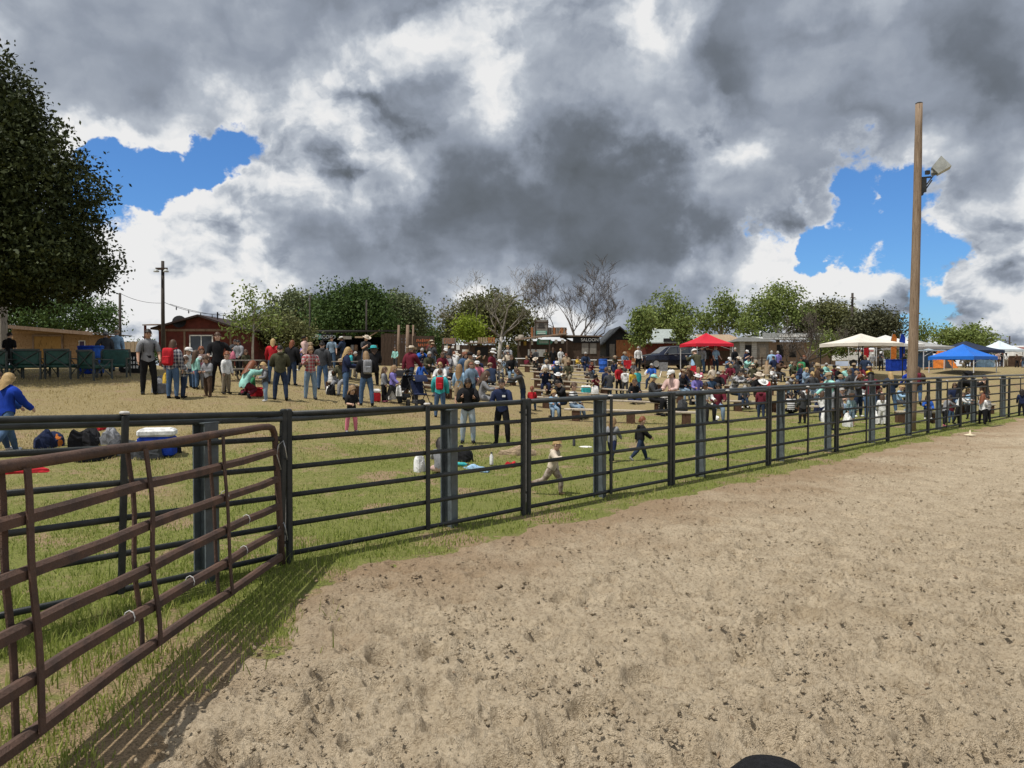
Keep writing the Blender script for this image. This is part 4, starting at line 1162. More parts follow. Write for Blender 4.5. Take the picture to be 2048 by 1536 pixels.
def saloon():
    Y = 56.0; b = at(1115, Y); X = lambda px: sx(1115, px, Y); Z = lambda py: zpx(py, Y) - b.z
    root = empty('saloon', b, 0, 'dark timber saloon with a sign tower and white lettering', 'saloon')
    D = 4.5
    MB().box((X(1119), D / 2, Z(682) / 2), (sx(1038, 1200, Y), D, Z(682))).build('wall', WD_DARK, root)
    MB().slab([(X(1030), -.9, Z(682)), (X(1133), -.9, Z(670)), (X(1133), .4, Z(668)), (X(1030), .4, Z(680))], (0, 0, 0.10)).build('awning', WD_TRIM, root)
    MB().slab([(X(1128), -.25, Z(673)), (X(1204), -.25, Z(674)), (X(1204), D + .2, Z(672)), (X(1128), D + .2, Z(672))], (0, 0, 0.10)).build('roof', M_ROOFBR, root)
    for px in (1036, 1060, 1098, 1132): MB().box((X(px), -.75, Z(680) / 2), (0.11, 0.11, Z(680))).build('awning_post', WD_DARK, root)
    par = MB().box((X(1098), .45, Z(664)), (sx(1062, 1134, Y), 0.06, 0.72)).build('parapet', WD_DARK, root)
    for i, px in enumerate(range(1064, 1134, 5)): MB().box((X(px), .40, Z(664)), (0.15, 0.03, 0.74)).build('plank', WD_GREY if i % 3 else WD_ORANGE, par)
    tw = MB().box((X(1083), .30, Z(656)), (sx(1070, 1097, Y), 0.08, 1.25)).build('sign_tower', WD_GREY, root)
    for dx in (1071, 1096): MB().box((X(dx), .24, Z(656)), (0.06, 0.06, 1.32)).build('sign_edge', WD_DARK, tw)
    MB().box((X(1083), .24, Z(644)), (1.1, 0.06, 0.06)).build('sign_edge', WD_DARK, tw)
    s = MB().box((X(1083), .235, Z(665)), (0.8, 0.03, 0.26)).build('sign_board', mat('sign_teal', (0.10, 0.34, 0.26), 0.7), tw)
    for dz in (-.07, .05): MB().box((X(1083), .214, Z(665) + dz), (0.62, 0.008, 0.045)).build('lettering', M_PAPER, s)
    for k, dz in enumerate((-.12, .02, .16)): MB().box((X(1083), .25, Z(652) + dz), (0.6 - .1 * k, 0.02, 0.06)).build('lettering', M_BLACK, tw)
    s = MB().box((X(1087), -.05, Z(684)), (1.0, 0.05, 0.36)).build('sign_board', mat('sign_teal', (0.1, 0.3, 0.25)), root)
    MB().add([(X(1100), -.075, Z(684) - .22), (X(1100) + .22, -.05, Z(684)), (X(1100), -.075, Z(684) + .22), (X(1100), -.03, Z(684) - .22), (X(1100), -.03, Z(684) + .22)], [(0, 1, 2), (3, 4, 1), (0, 3, 1), (2, 1, 4)]).build('arrow_head', mat('sign_teal', (0.1, 0.3, 0.25)), s)
    for dz in (-.06, .06): MB().box((X(1087), -.08, Z(684) + dz), (0.7, 0.008, 0.05)).build('lettering', M_PAPER, s)
    MB().box((X(1050), -.05, Z(687)), (0.2, 0.03, 0.3)).build('poster', mat('poster_gold', (0.40, 0.27, 0.05), 0.7), root)
    for px, py in ((1038, 687), (1063, 686), (1112, 683), (1125, 683)): MB().box((X(px), -.05, Z(py)), (0.22, 0.03, 0.28)).build('poster', M_PAPER, root)
    wb = MB().box((X(1073), -.06, Z(706)), (1.3, 0.04, 0.55)).build('white_board', M_WHITE, root)
    s = MB().box((X(1172), -.10, Z(680)), (2.0, 0.05, 0.42)).build('sign_board', M_BLACK, root)
    text_obj('SALOON', 0.33, M_WHITE, s, (X(1179), -.135, Z(680)))
    for px in (1170, 1186): MB().box((X(px), -.02, Z(697) + 0.0), (0.5, 0.05, 0.8)).build('shutter', WD_GREY, root)
    for k, (px, h) in enumerate(((1034, .2), (1042, .34))): MB().lathe((X(px), -.6, Z(681) + .06), [(.12 + .07 * k, 0), (.14 + .07 * k, h * .6), (.12 + .07 * k, h)], 12).build('roof_keg', mat('keg', (0.45, 0.40, 0.33), 0.7), root)
    for k in range(3): MB().tube([(X(1118 + 6 * k), .2, Z(668)), (X(1122 + 6 * k), .2, Z(658))], 0.03, 5).build('antler_post', WD_ORANGE, root)
saloon()

def barn():
    Y = 61.0; b = at(1236, Y); X = lambda px: sx(1236, px, Y); Z = lambda py: zpx(py, Y) - b.z
    root = empty('gable_barn', b, 0, 'black gabled barn with an orange plank front behind the sapling', 'barn')
    x0, x1, xr = X(1212), X(1268), X(1238); D = 6.0; ze, zr = Z(683), Z(656)
    MB().add([(x0, 0, -.2), (x1, 0, -.2), (x1, 0, ze), (xr, 0, zr), (x0, 0, ze), (x0, D, -.2), (x1, D, -.2), (x1, D, ze), (xr, D, zr), (x0, D, ze)],
             [(0, 1, 2, 3, 4), (6, 5, 9, 8, 7), (1, 6, 7, 2), (5, 0, 4, 9)]).build('wall', mat('barn_black', (0.022, 0.024, 0.026), 0.85, 0.3), root)
    for (xa, za, xb, zb) in ((X(1203), ze - .30, xr, zr + .02), (xr, zr + .02, X(1278), ze - .30)):
        MB().slab([(xa, -0.5, za), (xb, -0.5, zb), (xb, D + .3, zb), (xa, D + .3, za)], (0, 0, 0.12)).build('roof', mat('barn_roof', (0.05, 0.055, 0.06), 0.85, 0.2), root)
    for i, px in enumerate(range(1232, 1274, 5)): MB().box((X(px + 2.5), -.03 - .008 * (i % 2), Z(680) / 2), (sx(0, 4.8, Y), 0.03, Z(680))).build('plank', WD_ORANGE, root)
    MB().box((X(1224), -.03, Z(688) / 2), (0.42, 0.04, Z(688))).build('door', WD_GREY, root)
barn()

def ranch_house():
    Y = 72.0; b = at(1380, Y); X = lambda px: sx(1380, px, Y); Z = lambda py: zpx(py, Y) - b.z
    root = empty('ranch_house', b, 0, 'long dark red ranch house with a grey green shingle roof behind the red canopy', 'house')
    MB().box((X(1382), 3, Z(686) / 2), (sx(1285, 1480, Y), 6, Z(686))).build('wall', WD_RED, root)
    MB().slab([(X(1282), -.8, Z(687)), (X(1408), -.8, Z(687)), (X(1386), 3.4, Z(657)), (X(1302), 3.4, Z(657))], (0, 0.02, 0.10)).build('roof', M_ROOFGR, root)
    MB().slab([(X(1404), -1.0, Z(690)), (X(1492), -1.0, Z(688)), (X(1480), 3.4, Z(668)), (X(1404), 3.4, Z(668))], (0, 0.02, 0.10)).build('lean_to_roof', mat('roof_tan', (0.33, 0.24, 0.16), 0.9, 0.3), root)
    MB().box((X(1352), -.86, Z(681)), (2.8, 0.05, 0.35)).build('sign_board', M_BLACK, root)
    MB().lathe((X(1321), 3.2, Z(657)), [(.25, 0), (.25, .15), (.1, .2)], 10).build('roof_vent', M_WHITE, root)
    for px in (1385, 1398, 1412):
        f = MB().box((X(px), -.02, Z(702)), (0.5, 0.05, 0.8)).build('window', WD_TRIM, root); MB().box((X(px), -.05, Z(702)), (0.38, 0.02, 0.66)).build('pane', M_GLASS, f)
    for i in range(12): MB().box((X(1440 + i * 4), -.03, Z(712)), (0.17, 0.04, 1.0)).build('railing_board', WD_DARK, root)
ranch_house()

def grey_shed():
    Y = 62.0; b = at(1506, Y); X = lambda px: sx(1506, px, Y); Z = lambda py: zpx(py, Y) - b.z
    root = empty('grey_shed', b, 0, 'small pale grey shed with a hipped roof between the red and cream canopies', 'shed')
    x0, x1 = X(1478), X(1537); D = 2.6; ze = Z(682)
    MB().box(((x0 + x1) / 2, D / 2, ze / 2), (x1 - x0, D, ze)).build('wall', WD_GREY, root)
    n = 12
    for (a, c) in ((1479, 1489), (1503, 1513)):
        for i in range(n): MB().box((X((a + c) / 2), -.02, (i + .5) * ze / n), (sx(a, c, Y), 0.04, ze / n * .9)).build('siding_board', mat('siding_white', (0.42, 0.42, 0.40), 0.8, 0.2), root)
    MB().box((X(1496), -.02, ze * .42), (0.5, 0.03, ze * .84)).build('doorway', M_BLACK, root)
    f = MB().box((X(1525), -.02, ze * .45), (0.75, 0.04, ze * .8)).build('door', WD_GREY, root); MB().box((X(1525), -.05, ze * .5), (0.5, 0.02, ze * .5)).build('pane', mat('hung_cloth', (0.30, 0.26, 0.21), 0.9), f)
    xm0, xm1 = X(1490), X(1518)
    MB().add([(x0 - .35, -.4, ze - .05), (x1 + .5, -.4, ze - .05), (x1 + .5, D + .3, ze - .05), (x0 - .35, D + .3, ze - .05), (xm0, D / 2, Z(673)), (xm1, D / 2, Z(673))],
             [(0, 1, 5, 4), (1, 2, 5), (2, 3, 4, 5), (3, 0, 4), (3, 2, 1, 0)]).build('roof', mat('roof_slate', (0.13, 0.13, 0.12), 0.9, 0.3), root)
grey_shed()

def white_roof_hall():
    Y = 78.0; b = at(1610, Y); X = lambda px: sx(1610, px, Y); Z = lambda py: zpx(py, Y) - b.z
    root = empty('long_hall', b, 0, 'low tan hall with a white roof edge behind the twiggy tree', 'hall')
    MB().box((X(1605), 3, Z(684) / 2), (sx(1540, 1672, Y), 6, Z(684))).build('wall', WD_TRIM, root)
    MB().slab([(X(1522), -.6, Z(680)), (X(1690), -.6, Z(682)), (X(1690), 6, Z(668)), (X(1522), 6, Z(668))], (0, 0, 0.12)).build('roof', mat('roof_white', (0.52, 0.53, 0.53), 0.7, 0.2), root)
    s = MB().box((X(1580), -.66, Z(672)), (6.2, 0.06, 0.55)).build('sign_board', mat('sign_grey', (0.36, 0.38, 0.38), 0.7), root)
    for i in range(9): MB().box((X(1556 + 6 * i), -.70, Z(672)), (0.2 + .06 * (i % 3), 0.01, 0.26)).build('lettering', M_WHITE, s)
    for px in (1560, 1585, 1640): MB().box((X(px), -.02, Z(702)), (0.7, 0.05, 1.3)).build('doorway', M_BLACK, root)
white_roof_hall()

# ------------------------------------------------------------------ canopies
def canopy(px, Y, w, peak, eave, col, label, legs=True, rz=0.35, val=0.22, wl=None, sag=0.06, leg_col=None, feet=None):
    b = at(px, Y); b.z = b.z if feet is None else zpx(feet, Y)
    root = empty('canopy_tent', b, rz, label, 'canopy', 'pop up canopies')
    zp = zpx(peak, Y) - b.z; ze = zpx(eave, Y) - b.z; h = w / 2
    n = 6; m = MB()
    for s in range(4):
        a = s * math.pi / 2
        c0 = Vector((math.cos(a) * h - math.sin(a) * -h, math.sin(a) * h + math.cos(a) * -h, ze)); c1 = Vector((math.cos(a) * h - math.sin(a) * h, math.sin(a) * h + math.cos(a) * h, ze))
        pk = Vector((0, 0, zp)); grid = []
        for i in range(n + 1):
            row = []
            t = i / n
            for j in range(n + 1):
                q = c0.lerp(c1, j / n).lerp(pk, t)
                q.z -= sag * math.sin(t * math.pi) * (1 + 1.2 * math.sin(j / n * math.pi))
                row.append(q)
            grid.append(row)
        vs = [q for r in grid for q in r]
        m.add(vs, [(i * (n + 1) + j, i * (n + 1) + j + 1, (i + 1) * (n + 1) + j + 1, (i + 1) * (n + 1) + j) for i in range(n) for j in range(n)])
    cl = mat('canopy_%.2f_%.2f_%.2f' % col, col, 0.6, 0.10, 1.5, spec=0.3)
    m.build('roof_cloth', cl, root, True)
    v = MB()
    for s in range(4):
        a = s * math.pi / 2
        R = Matrix.Rotation(a, 3, 'Z')
        v.slab([R @ Vector((h + .005, -h, ze)), R @ Vector((h + .005, h, ze)), R @ Vector((h + .012, h, ze - val)), R @ Vector((h + .012, 0, ze - val * .8)), R @ Vector((h + .012, -h, ze - val))], R @ Vector((0.008, 0, 0)))
    v.build('valance', cl, root)
    if legs:
        lm = mat('leg_white', (0.6, 0.6, 0.6), 0.4) if leg_col is None else leg_col
        for x, y in ((-1, -1), (1, -1), (1, 1), (-1, 1)):
            MB().box((x * (h - .04), y * (h - .04), (ze - .05) / 2), (0.045, 0.045, ze - .05)).build('leg', lm, root)
        for y in (-1, 1): MB().tube([(-h + .04, y * (h - .04), ze - .45), (0, y * (h - .04), ze - .05), (h - .04, y * (h - .04), ze - .45)], 0.014, 5).build('truss', lm, root)
    if wl:
        q = MB()
        q.slab([(-h, h - .02, ze - .1), (h, h - .02, ze - .1), (h, h - .06, 0.15), (-h, h - .06, 0.1)], (0, 0.01, 0)).build('side_wall', mat('tarp_blue', (0.07, 0.14, 0.24), 0.5, 0.3, 2.5), root)
    return root
canopy(1412, 53, 2.75, 666, 688, (0.50, 0.012, 0.03), 'bright red canopy beside the dark blue car', rz=0.2)
canopy(1721, 47, 3.4, 667, 687, (0.62, 0.58, 0.50), 'cream canopy left of the tall wooden pole', rz=0.30, leg_col=M_BLACK)
canopy(1770, 54, 3.6, 670, 689, (0.62, 0.61, 0.58), 'white canopy behind the cream one', rz=0.1)
canopy(1835, 56, 3.4, 681, 694, (0.30, 0.30, 0.29), 'grey canopy behind the tall wooden pole', rz=0.15)
canopy(1856, 50, 1.45, 697, 700, (0.35, 0.42, 0.47), 'small frame canopy with a blue tarpaulin wall right of the wooden pole', rz=0.0, wl=True, val=0.08)
canopy(1930, 56, 3.5, 682, 701, (0.010, 0.018, 0.045), 'navy canopy behind the bright blue one', rz=0.2)
canopy(1925, 46.5, 2.75, 688, 713, (0.012, 0.13, 0.52), 'bright blue low canopy standing on the dry slope', rz=0.55)
canopy(1998, 60, 2.3, 681, 699, (0.55, 0.62, 0.66), 'pale blue white canopy at the right edge', rz=0.2)

def trailer(px, Y, L, top, bottom, label, rz=0.0):
    b = at(px, Y); root = empty('white_trailer', b, rz, label, 'trailer', 'white trailers')
    zt = zpx(top, Y) - b.z; zb = max(0.35, zpx(bottom, Y) - b.z)
    MB().bbox((0, 0, (zt + zb) / 2), (L, 2.2, zt - zb), 0.08).build('body', M_WHITE, root)
    MB().box((0, -1.105, zt - .25), (L * .9, 0.01, 0.12)).build('stripe', mat('stripe_red', (0.45, 0.06, 0.06), 0.6), root)
    MB().box((L * .2, -1.105, (zt + zb) / 2 + .2), (0.8, 0.012, 0.5)).build('window', M_GLASS, root)
    for x in (-.45, .45): 
        w = MB().lathe((0, 0, 0), [(.30, -.1), (.36, -.07), (.36, .07), (.30, .1)], 16).build('wheel', M_BLACK, root); w.location = (x, -1.0, 0.36); w.rotation_euler = (math.pi / 2, 0, 0)
trailer(2052, 84, 4.5, 692, 718, 'white trailer with a red stripe at the right edge')
trailer(1706, 72, 3.2, 697, 722, 'white trailer seen under the cream canopy')

# ------------------------------------------------------------------ car
def car():
    b = at(1337, 56.5)
    root = empty('parked_car', b, math.radians(14), 'dark blue sport utility car parked left of the red canopy', 'car')
    paint = mat('navy_paint', (0.006, 0.010, 0.028), 0.22, 0.1, spec=0.6)
    # stations along the car, front at -x: (x, bottom, belt, roof, half width, roof half width)
    st = [(-2.35, .42, .72, .76, .80, .70), (-2.22, .30, .92, .98, .90, .78), (-1.6, .28, 1.02, 1.09, .95, .82), (-1.12, .28, 1.06, 1.14, .96, .84), (-.35, .28, 1.08, 1.66, .97, .70), (.3, .28, 1.10, 1.74, .97, .70),
          (1.2, .28, 1.12, 1.73, .97, .68), (1.85, .30, 1.14, 1.64, .96, .64), (2.25, .36, 1.12, 1.16, .92, .70), (2.38, .45, .95, .99, .84, .68)]
    vs = []; fs = []; K = 8
    for x, z0, zb, zr, hw, rw in st:
        vs += [(x, -hw * .92, z0), (x, -hw, (z0 + zb) * .5), (x, -hw * .98, zb), (x, -rw, zr), (x, rw, zr), (x, hw * .98, zb), (x, hw, (z0 + zb) * .5), (x, hw * .92, z0)]
    for i in range(len(st) - 1):
        for k in range(K):
            j = (k + 1) % K
            fs.append((i * K + k, (i + 1) * K + k, (i + 1) * K + j, i * K + j))
    fs += [tuple(range(K)), tuple(range((len(st) - 1) * K + K - 1, (len(st) - 1) * K - 1, -1))]
    body = MB().add(vs, fs).build('body', paint, root)
    bv = body.modifiers.new('bevel', 'BEVEL'); bv.width = 0.05; bv.segments = 3; bv.limit_method = 'ANGLE'; bv.angle_limit = math.radians(15)
    for s in (-1, 1):
        def side(x, t):   # point on the greenhouse side
            for a, c in zip(st[:-1], st[1:]):
                if a[0] <= x <= c[0]:
                    k = (x - a[0]) / (c[0] - a[0]); v = [a[i] + (c[i] - a[i]) * k for i in range(6)]
                    break
            return Vector((x, s * (v[4] * .98 + (v[5] - v[4] * .98) * t + 0.012), v[2] + (v[3] - v[2]) * t))
        for nm, p in (('front_window', [(-.72, .10), (.28, .10), (.28, .84), (-.22, .84)]), ('rear_window', [(.38, .10), (1.22, .10), (1.22, .84), (.38, .84)]), ('quarter_window', [(1.30, .12), (1.75, .16), (1.55, .82), (1.30, .84)])):
            q = [side(*v) for v in p]
            MB().add(q, [(0, 1, 2, 3)]).build(nm, M_GLASS, root)
        tr = [side(x, t) + Vector((0, s * .006, 0)) for x, t in ((-.80, .05), (.3, .04), (1.25, .05), (1.80, .10), (1.60, .90), (1.2, .92), (.3, .92), (-.26, .92), (-.80, .05))]
        MB().tube(tr, 0.016, 5).build('chrome_trim', M_GALV, root)
        MB().bbox((-.62, s * 1.08, 1.16), (.14, .2, .15), .03).build('mirror', paint, root)
        MB().bbox((-2.18, s * .68, .80), (.22, .32, .15), .03).build('headlight', mat('headlight', (0.6, 0.62, 0.64), 0.1), root)
        for x in (0.0, 0.85): MB().box((x + .12, s * .985, .98), (.2, .03, .03)).build('door_handle', M_GALV, root)
        for x in (-1.45, 1.42):
            w = MB().lathe((0, 0, 0), [(.22, -.12), (.35, -.11), (.37, -.06), (.37, .06), (.35, .11), (.22, .12)], 20).build('tyre', M_BLACK, root)
            w.location = (x, s * .86, .37); w.rotation_euler = (math.pi / 2, 0, 0)
            r = MB().lathe((0, 0, 0), [(.24, -.125), (.22, -.135), (.06, -.10), (.06, .10), (.22, .135), (.24, .125)], 16).build('rim', M_GALV, w)
    MB().add([(-1.10, -.70, 1.15), (-1.10, .70, 1.15), (-.40, .64, 1.645), (-.40, -.64, 1.645)], [(0, 1, 2, 3)]).build('windscreen', M_GLASS, root).location = (-.012, 0, .02)
    MB().bbox((-2.30, 0, .62), (.12, 1.0, .22), .03).build('grille', M_BLACK, root)
car()

# ------------------------------------------------------------------ people
SKIN = [mat('skin_light', (0.56, 0.36, 0.27), 0.55, 0.12, 8), mat('skin_tan', (0.42, 0.25, 0.17), 0.55, 0.12, 8), mat('skin_brown', (0.24, 0.13, 0.085), 0.55, 0.12, 8)]
M_EYE = mat('eye_dark', (0.02, 0.015, 0.012), 0.3); M_LIP = mat('lip', (0.33, 0.12, 0.10), 0.5)
HAIRC = {'blond': (0.40, 0.27, 0.12), 'brown': (0.075, 0.042, 0.024), 'dark': (0.018, 0.013, 0.011), 'auburn': (0.17, 0.055, 0.022), 'grey': (0.33, 0.32, 0.30), 'sandy': (0.24, 0.15, 0.075)}
def hair_mat(n): return mat('hair_' + n, HAIRC[n], 0.55, 0.35, 14, stretch=(1, 1, 0.2))
COLS = {'white': (0.70, 0.70, 0.69), 'black': (0.014, 0.014, 0.016), 'navy': (0.018, 0.026, 0.065), 'grey': (0.23, 0.235, 0.25), 'charcoal': (0.055, 0.057, 0.062), 'red': (0.42, 0.020, 0.028),
        'maroon': (0.13, 0.018, 0.032), 'pink': (0.62, 0.19, 0.26), 'pale pink': (0.60, 0.42, 0.38), 'blue': (0.030, 0.105, 0.42), 'royal blue': (0.012, 0.045, 0.33), 'light blue': (0.27, 0.42, 0.58),
        'teal': (0.045, 0.36, 0.38), 'mint': (0.30, 0.58, 0.52), 'green': (0.035, 0.19, 0.085), 'olive': (0.060, 0.058, 0.034), 'purple': (0.20, 0.17, 0.46), 'orange': (0.55, 0.17, 0.035),
        'yellow': (0.60, 0.40, 0.06), 'cream': (0.58, 0.50, 0.40), 'tan': (0.33, 0.25, 0.165), 'brown': (0.085, 0.052, 0.035), 'denim': (0.065, 0.115, 0.20), 'pale denim': (0.20, 0.28, 0.37), 'dark denim': (0.026, 0.040, 0.075), 'khaki': (0.24, 0.205, 0.15)}
def cl(n): return cloth(COLS[n])
def plaid(name, a, b, sc=16.0):
    key = 'plaid_' + name
    if key in MATS: return MATS[key]
    m = bpy.data.materials.new(key); m.use_nodes = True
    t = m.node_tree; g = NG(t); bs = t.nodes['Principled BSDF']
    tc = g.new('ShaderNodeTexCoord'); sp = g.new('ShaderNodeSeparateXYZ'); g.put(sp.inputs[0], tc.outputs['Object'])
    u = g.m('PINGPONG', g.m('MULTIPLY', g.m('ADD', sp.outputs[0], sp.outputs[1]), sc), 0.5); v = g.m('PINGPONG', g.m('MULTIPLY', sp.outputs[2], sc), 0.5)
    f = g.m('MULTIPLY', g.m('ADD', g.m('GREATER_THAN', u, 0.25), g.m('GREATER_THAN', v, 0.25)), 0.5)
    g.put(bs.inputs['Base Color'], g.mix(f, a, b)); bs.inputs['Roughness'].default_value = 0.9
    MATS[key] = m
    return m
def stripes(name, a, b, sc=18.0):
    key = 'stripe_' + name
    if key in MATS: return MATS[key]
    m = bpy.data.materials.new(key); m.use_nodes = True
    t = m.node_tree; g = NG(t); bs = t.nodes['Principled BSDF']
    tc = g.new('ShaderNodeTexCoord'); sp = g.new('ShaderNodeSeparateXYZ'); g.put(sp.inputs[0], tc.outputs['Object'])
    v = g.m('PINGPONG', g.m('MULTIPLY', sp.outputs[2], sc), 0.5)
    g.put(bs.inputs['Base Color'], g.mix(g.m('GREATER_THAN', v, 0.25), a, b)); bs.inputs['Roughness'].default_value = 0.9
    MATS[key] = m
    return m
SPECIAL = {'dark plaid': lambda: plaid('dark', (0.025, 0.03, 0.06), (0.30, 0.30, 0.31)), 'red plaid': lambda: plaid('red', (0.30, 0.03, 0.04), (0.34, 0.30, 0.29)), 'grey plaid': lambda: plaid('grey', (0.03, 0.03, 0.035), (0.40, 0.40, 0.41)),
           'teal plaid': lambda: plaid('teal', (0.05, 0.13, 0.17), (0.36, 0.45, 0.46)), 'blue striped': lambda: stripes('blue', (0.06, 0.085, 0.20), (0.35, 0.40, 0.50)), 'black and white striped': lambda: stripes('bw', (0.02, 0.02, 0.02), (0.6, 0.6, 0.6)),
           'zebra': lambda: stripes('zebra', (0.03, 0.03, 0.03), (0.55, 0.53, 0.50), 26), 'camouflage': lambda: mat('camo', (0.44, 0.38, 0.32), 0.9, 0.5, 11, col2=(0.14, 0.10, 0.075)), 'ripped denim': lambda: mat('ripped', (0.22, 0.31, 0.40), 0.9, 0.5, 12, col2=(0.40, 0.43, 0.45))}
def cm(n): return SPECIAL[n]() if n in SPECIAL else cl(n)

DEG = math.pi / 180
POSES = {  # lean, (legL flex, abd, knee), (legR), (armL flex, abd, elbow, inward), (armR), nod, yaw
    'stand': (0.02, (2, 5, 4), (-3, 6, 3), (4, 12, 12, 0), (-2, 10, 14, 0), 4, 8),
    'relaxed': (0.03, (6, 7, 9), (-2, 5, 0), (8, 14, 35, .3), (4, 12, 22, .1), 6, -14),
    'phone': (0.05, (3, 6, 5), (-3, 6, 3), (18, 10, 95, .55), (20, 10, 98, .5), 24, 0),
    'hands_front': (0.04, (4, 9, 4), (-4, 9, 3), (12, 14, 72, .75), (10, 14, 74, .75), 18, 5),
    'hip_hand': (0.0, (2, 10, 4), (0, 8, 4), (-12, 34, 80, .9), (5, 12, 20, .1), 3, -25),
    'walk': (0.07, (24, 2, 6), (-22, 2, 22), (-24, 9, 16, 0), (26, 9, 24, .1), 4, 0),
    'run': (0.22, (38, 2, 40), (-34, 3, 40), (-42, 16, 22, 0), (46, 30, 45, .1), 0, -8),
    'reach': (0.30, (8, 6, 10), (-10, 6, 8), (60, 8, 20, .2), (35, 12, 40, .3), 22, 0),
    'sit_bench': (0.10, (84, 7, 84), (80, 9, 76), (25, 10, 55, .5), (22, 10, 60, .5), 8, 6),
    'sit_lean': (0.42, (86, 10, 92), (84, 12, 88), (42, 8, 62, .5), (45, 8, 55, .4), 6, -10),
    'sit_turn': (0.06, (82, 4, 70), (84, 10, 86), (8, 18, 40, .2), (30, 10, 75, .6), 4, 42),
    'sit_ground': (0.16, (84, 26, 112), (82, 30, 118), (34, 14, 55, .5), (30, 14, 60, .5), 18, 8),
    'legs_out': (-0.12, (92, 8, 18), (96, 10, 40), (-34, 16, 10, 0), (30, 14, 50, .4), 2, -8),
    'crouch': (0.45, (108, 16, 128), (70, 10, 132), (62, 10, 30, .2), (66, 10, 36, .3), 10, 0)}
LOW = {'sit_ground', 'legs_out'}

def skeleton(pose, kid):
    lean, lL, lR, aL, aR, nod, yaw = POSES[pose]
    if kid: th, sh, an, to, nk, hd, sw, hw, ua, fa, ha, gr = .222, .212, .042, .275, .028, .088, .100, .048, .150, .130, .060, 1.04
    else: th, sh, an, to, nk, hd, sw, hw, ua, fa, ha, gr = .245, .243, .042, .292, .035, .066, .112, .050, .168, .148, .070, 1.0
    V = []; Rd = []; E = []; Z = []
    def v(p, r): V.append(Vector(p)); Rd.append(r); return len(V) - 1
    def e(a, b, z): E.append((a, b)); Z.append(z)
    up = Vector((0, -math.sin(lean), math.cos(lean))); fw = Vector((0, -math.cos(lean), -math.sin(lean)))
    p = Vector((0, 0, 0))
    pel = v(p, .078 * gr); wai = v(p + up * .085, .070 * gr); che = v(p + up * .19, .088 * gr); nb = v(p + up * to, .045)
    e(pel, wai, 'hips'); e(wai, che, 'torso'); e(che, nb, 'torso')
    n2 = v(p + up * (to + nk), .031 * gr); e(nb, n2, 'neck')
    hu = (up * math.cos(nod * DEG * .7) + fw * math.sin(nod * DEG * .7)).normalized()
    hf = fw
    hc = V[n2] + hu * hd * .95 + fw * .012
    h1 = v(V[n2] + hu * hd * .35 + fw * .010, hd * .66); h2 = v(hc, hd * .84); h3 = v(hc + hu * hd * .62, hd * .58)
    e(n2, h1, 'head'); e(h1, h2, 'head'); e(h2, h3, 'head')
    feet = []
    for s, (fl, ab, kn) in ((1, lL), (-1, lR)):
        fl *= DEG; ab *= DEG; kn *= DEG
        hip = v((s * hw, 0, -.028), .060 * gr)
        d = Vector((s * math.sin(ab), -math.sin(fl) * math.cos(ab), -math.cos(fl) * math.cos(ab))).normalized()
        k = v(V[hip] + d * th, .040 * gr)
        mid = v(V[hip] + d * th * .45, .056 * gr)
        if ab > 20 * DEG and kn > 60 * DEG: d2 = Vector((-s * .85, -.25, -.28)).normalized()
        else: d2 = Vector((s * math.sin(ab) * .3, -math.sin(fl - kn), -math.cos(fl - kn))).normalized()
        c = v(V[k] + d2 * sh * .35, .041 * gr); a = v(V[k] + d2 * sh, .025 * gr)
        f3 = Vector((s * .18, -1, 0))
        f3 = (f3 - d2 * f3.dot(d2)).normalized() if f3.cross(d2).length > .2 else Vector((0, -.2, 1)).normalized()
        heel = v(V[a] + d2 * an * .55 - f3 * .012, .026 * gr); toe = v(V[a] + d2 * an * .62 + f3 * .085, .021 * gr)
        e(pel, hip, 'hips'); e(hip, mid, 'thigh'); e(mid, k, 'thigh'); e(k, c, 'calf'); e(c, a, 'calf'); e(a, heel, 'foot' + 'LR'[s < 0]); e(heel, toe, 'foot' + 'LR'[s < 0])
        feet.append(V[heel])
    hands = []
    for s, (fl, ab, el, inn) in ((1, aL), (-1, aR)):
        fl = fl * DEG + lean * .6; ab *= DEG; el *= DEG
        so = v(p + up * (to - .028) + Vector((s * sw, 0, 0)), .041 * gr)
        d = Vector((s * math.sin(ab), -math.sin(fl) * math.cos(ab), -math.cos(fl) * math.cos(ab))).normalized()
        eb = v(V[so] + d * ua, .029 * gr)
        d2 = Vector((s * math.sin(ab) * .4 - s * inn * math.sin(min(el, 1.5)) * .8, -math.sin(fl + el), -math.cos(fl + el))).normalized()
        w = v(V[eb] + d2 * fa, .020 * gr); h = v(V[w] + d2 * ha * .5, .021 * gr)
        e(che, so, 'torso'); e(so, eb, 'uarm'); e(eb, w, 'farm'); e(w, h, 'hand')
        hands.append((V[w].copy(), V[h].copy(), d2.copy(), s))
    return V, Rd, E, Z, dict(hc=hc, hu=hu, hf=hf, hd=hd, yaw=yaw, hands=hands, chest=V[che], up=up, fw=fw, gr=gr)

def sphere_pts(n, m):
    return [(math.pi * i / n, 2 * math.pi * j / m) for i in range(n + 1) for j in range(m)]

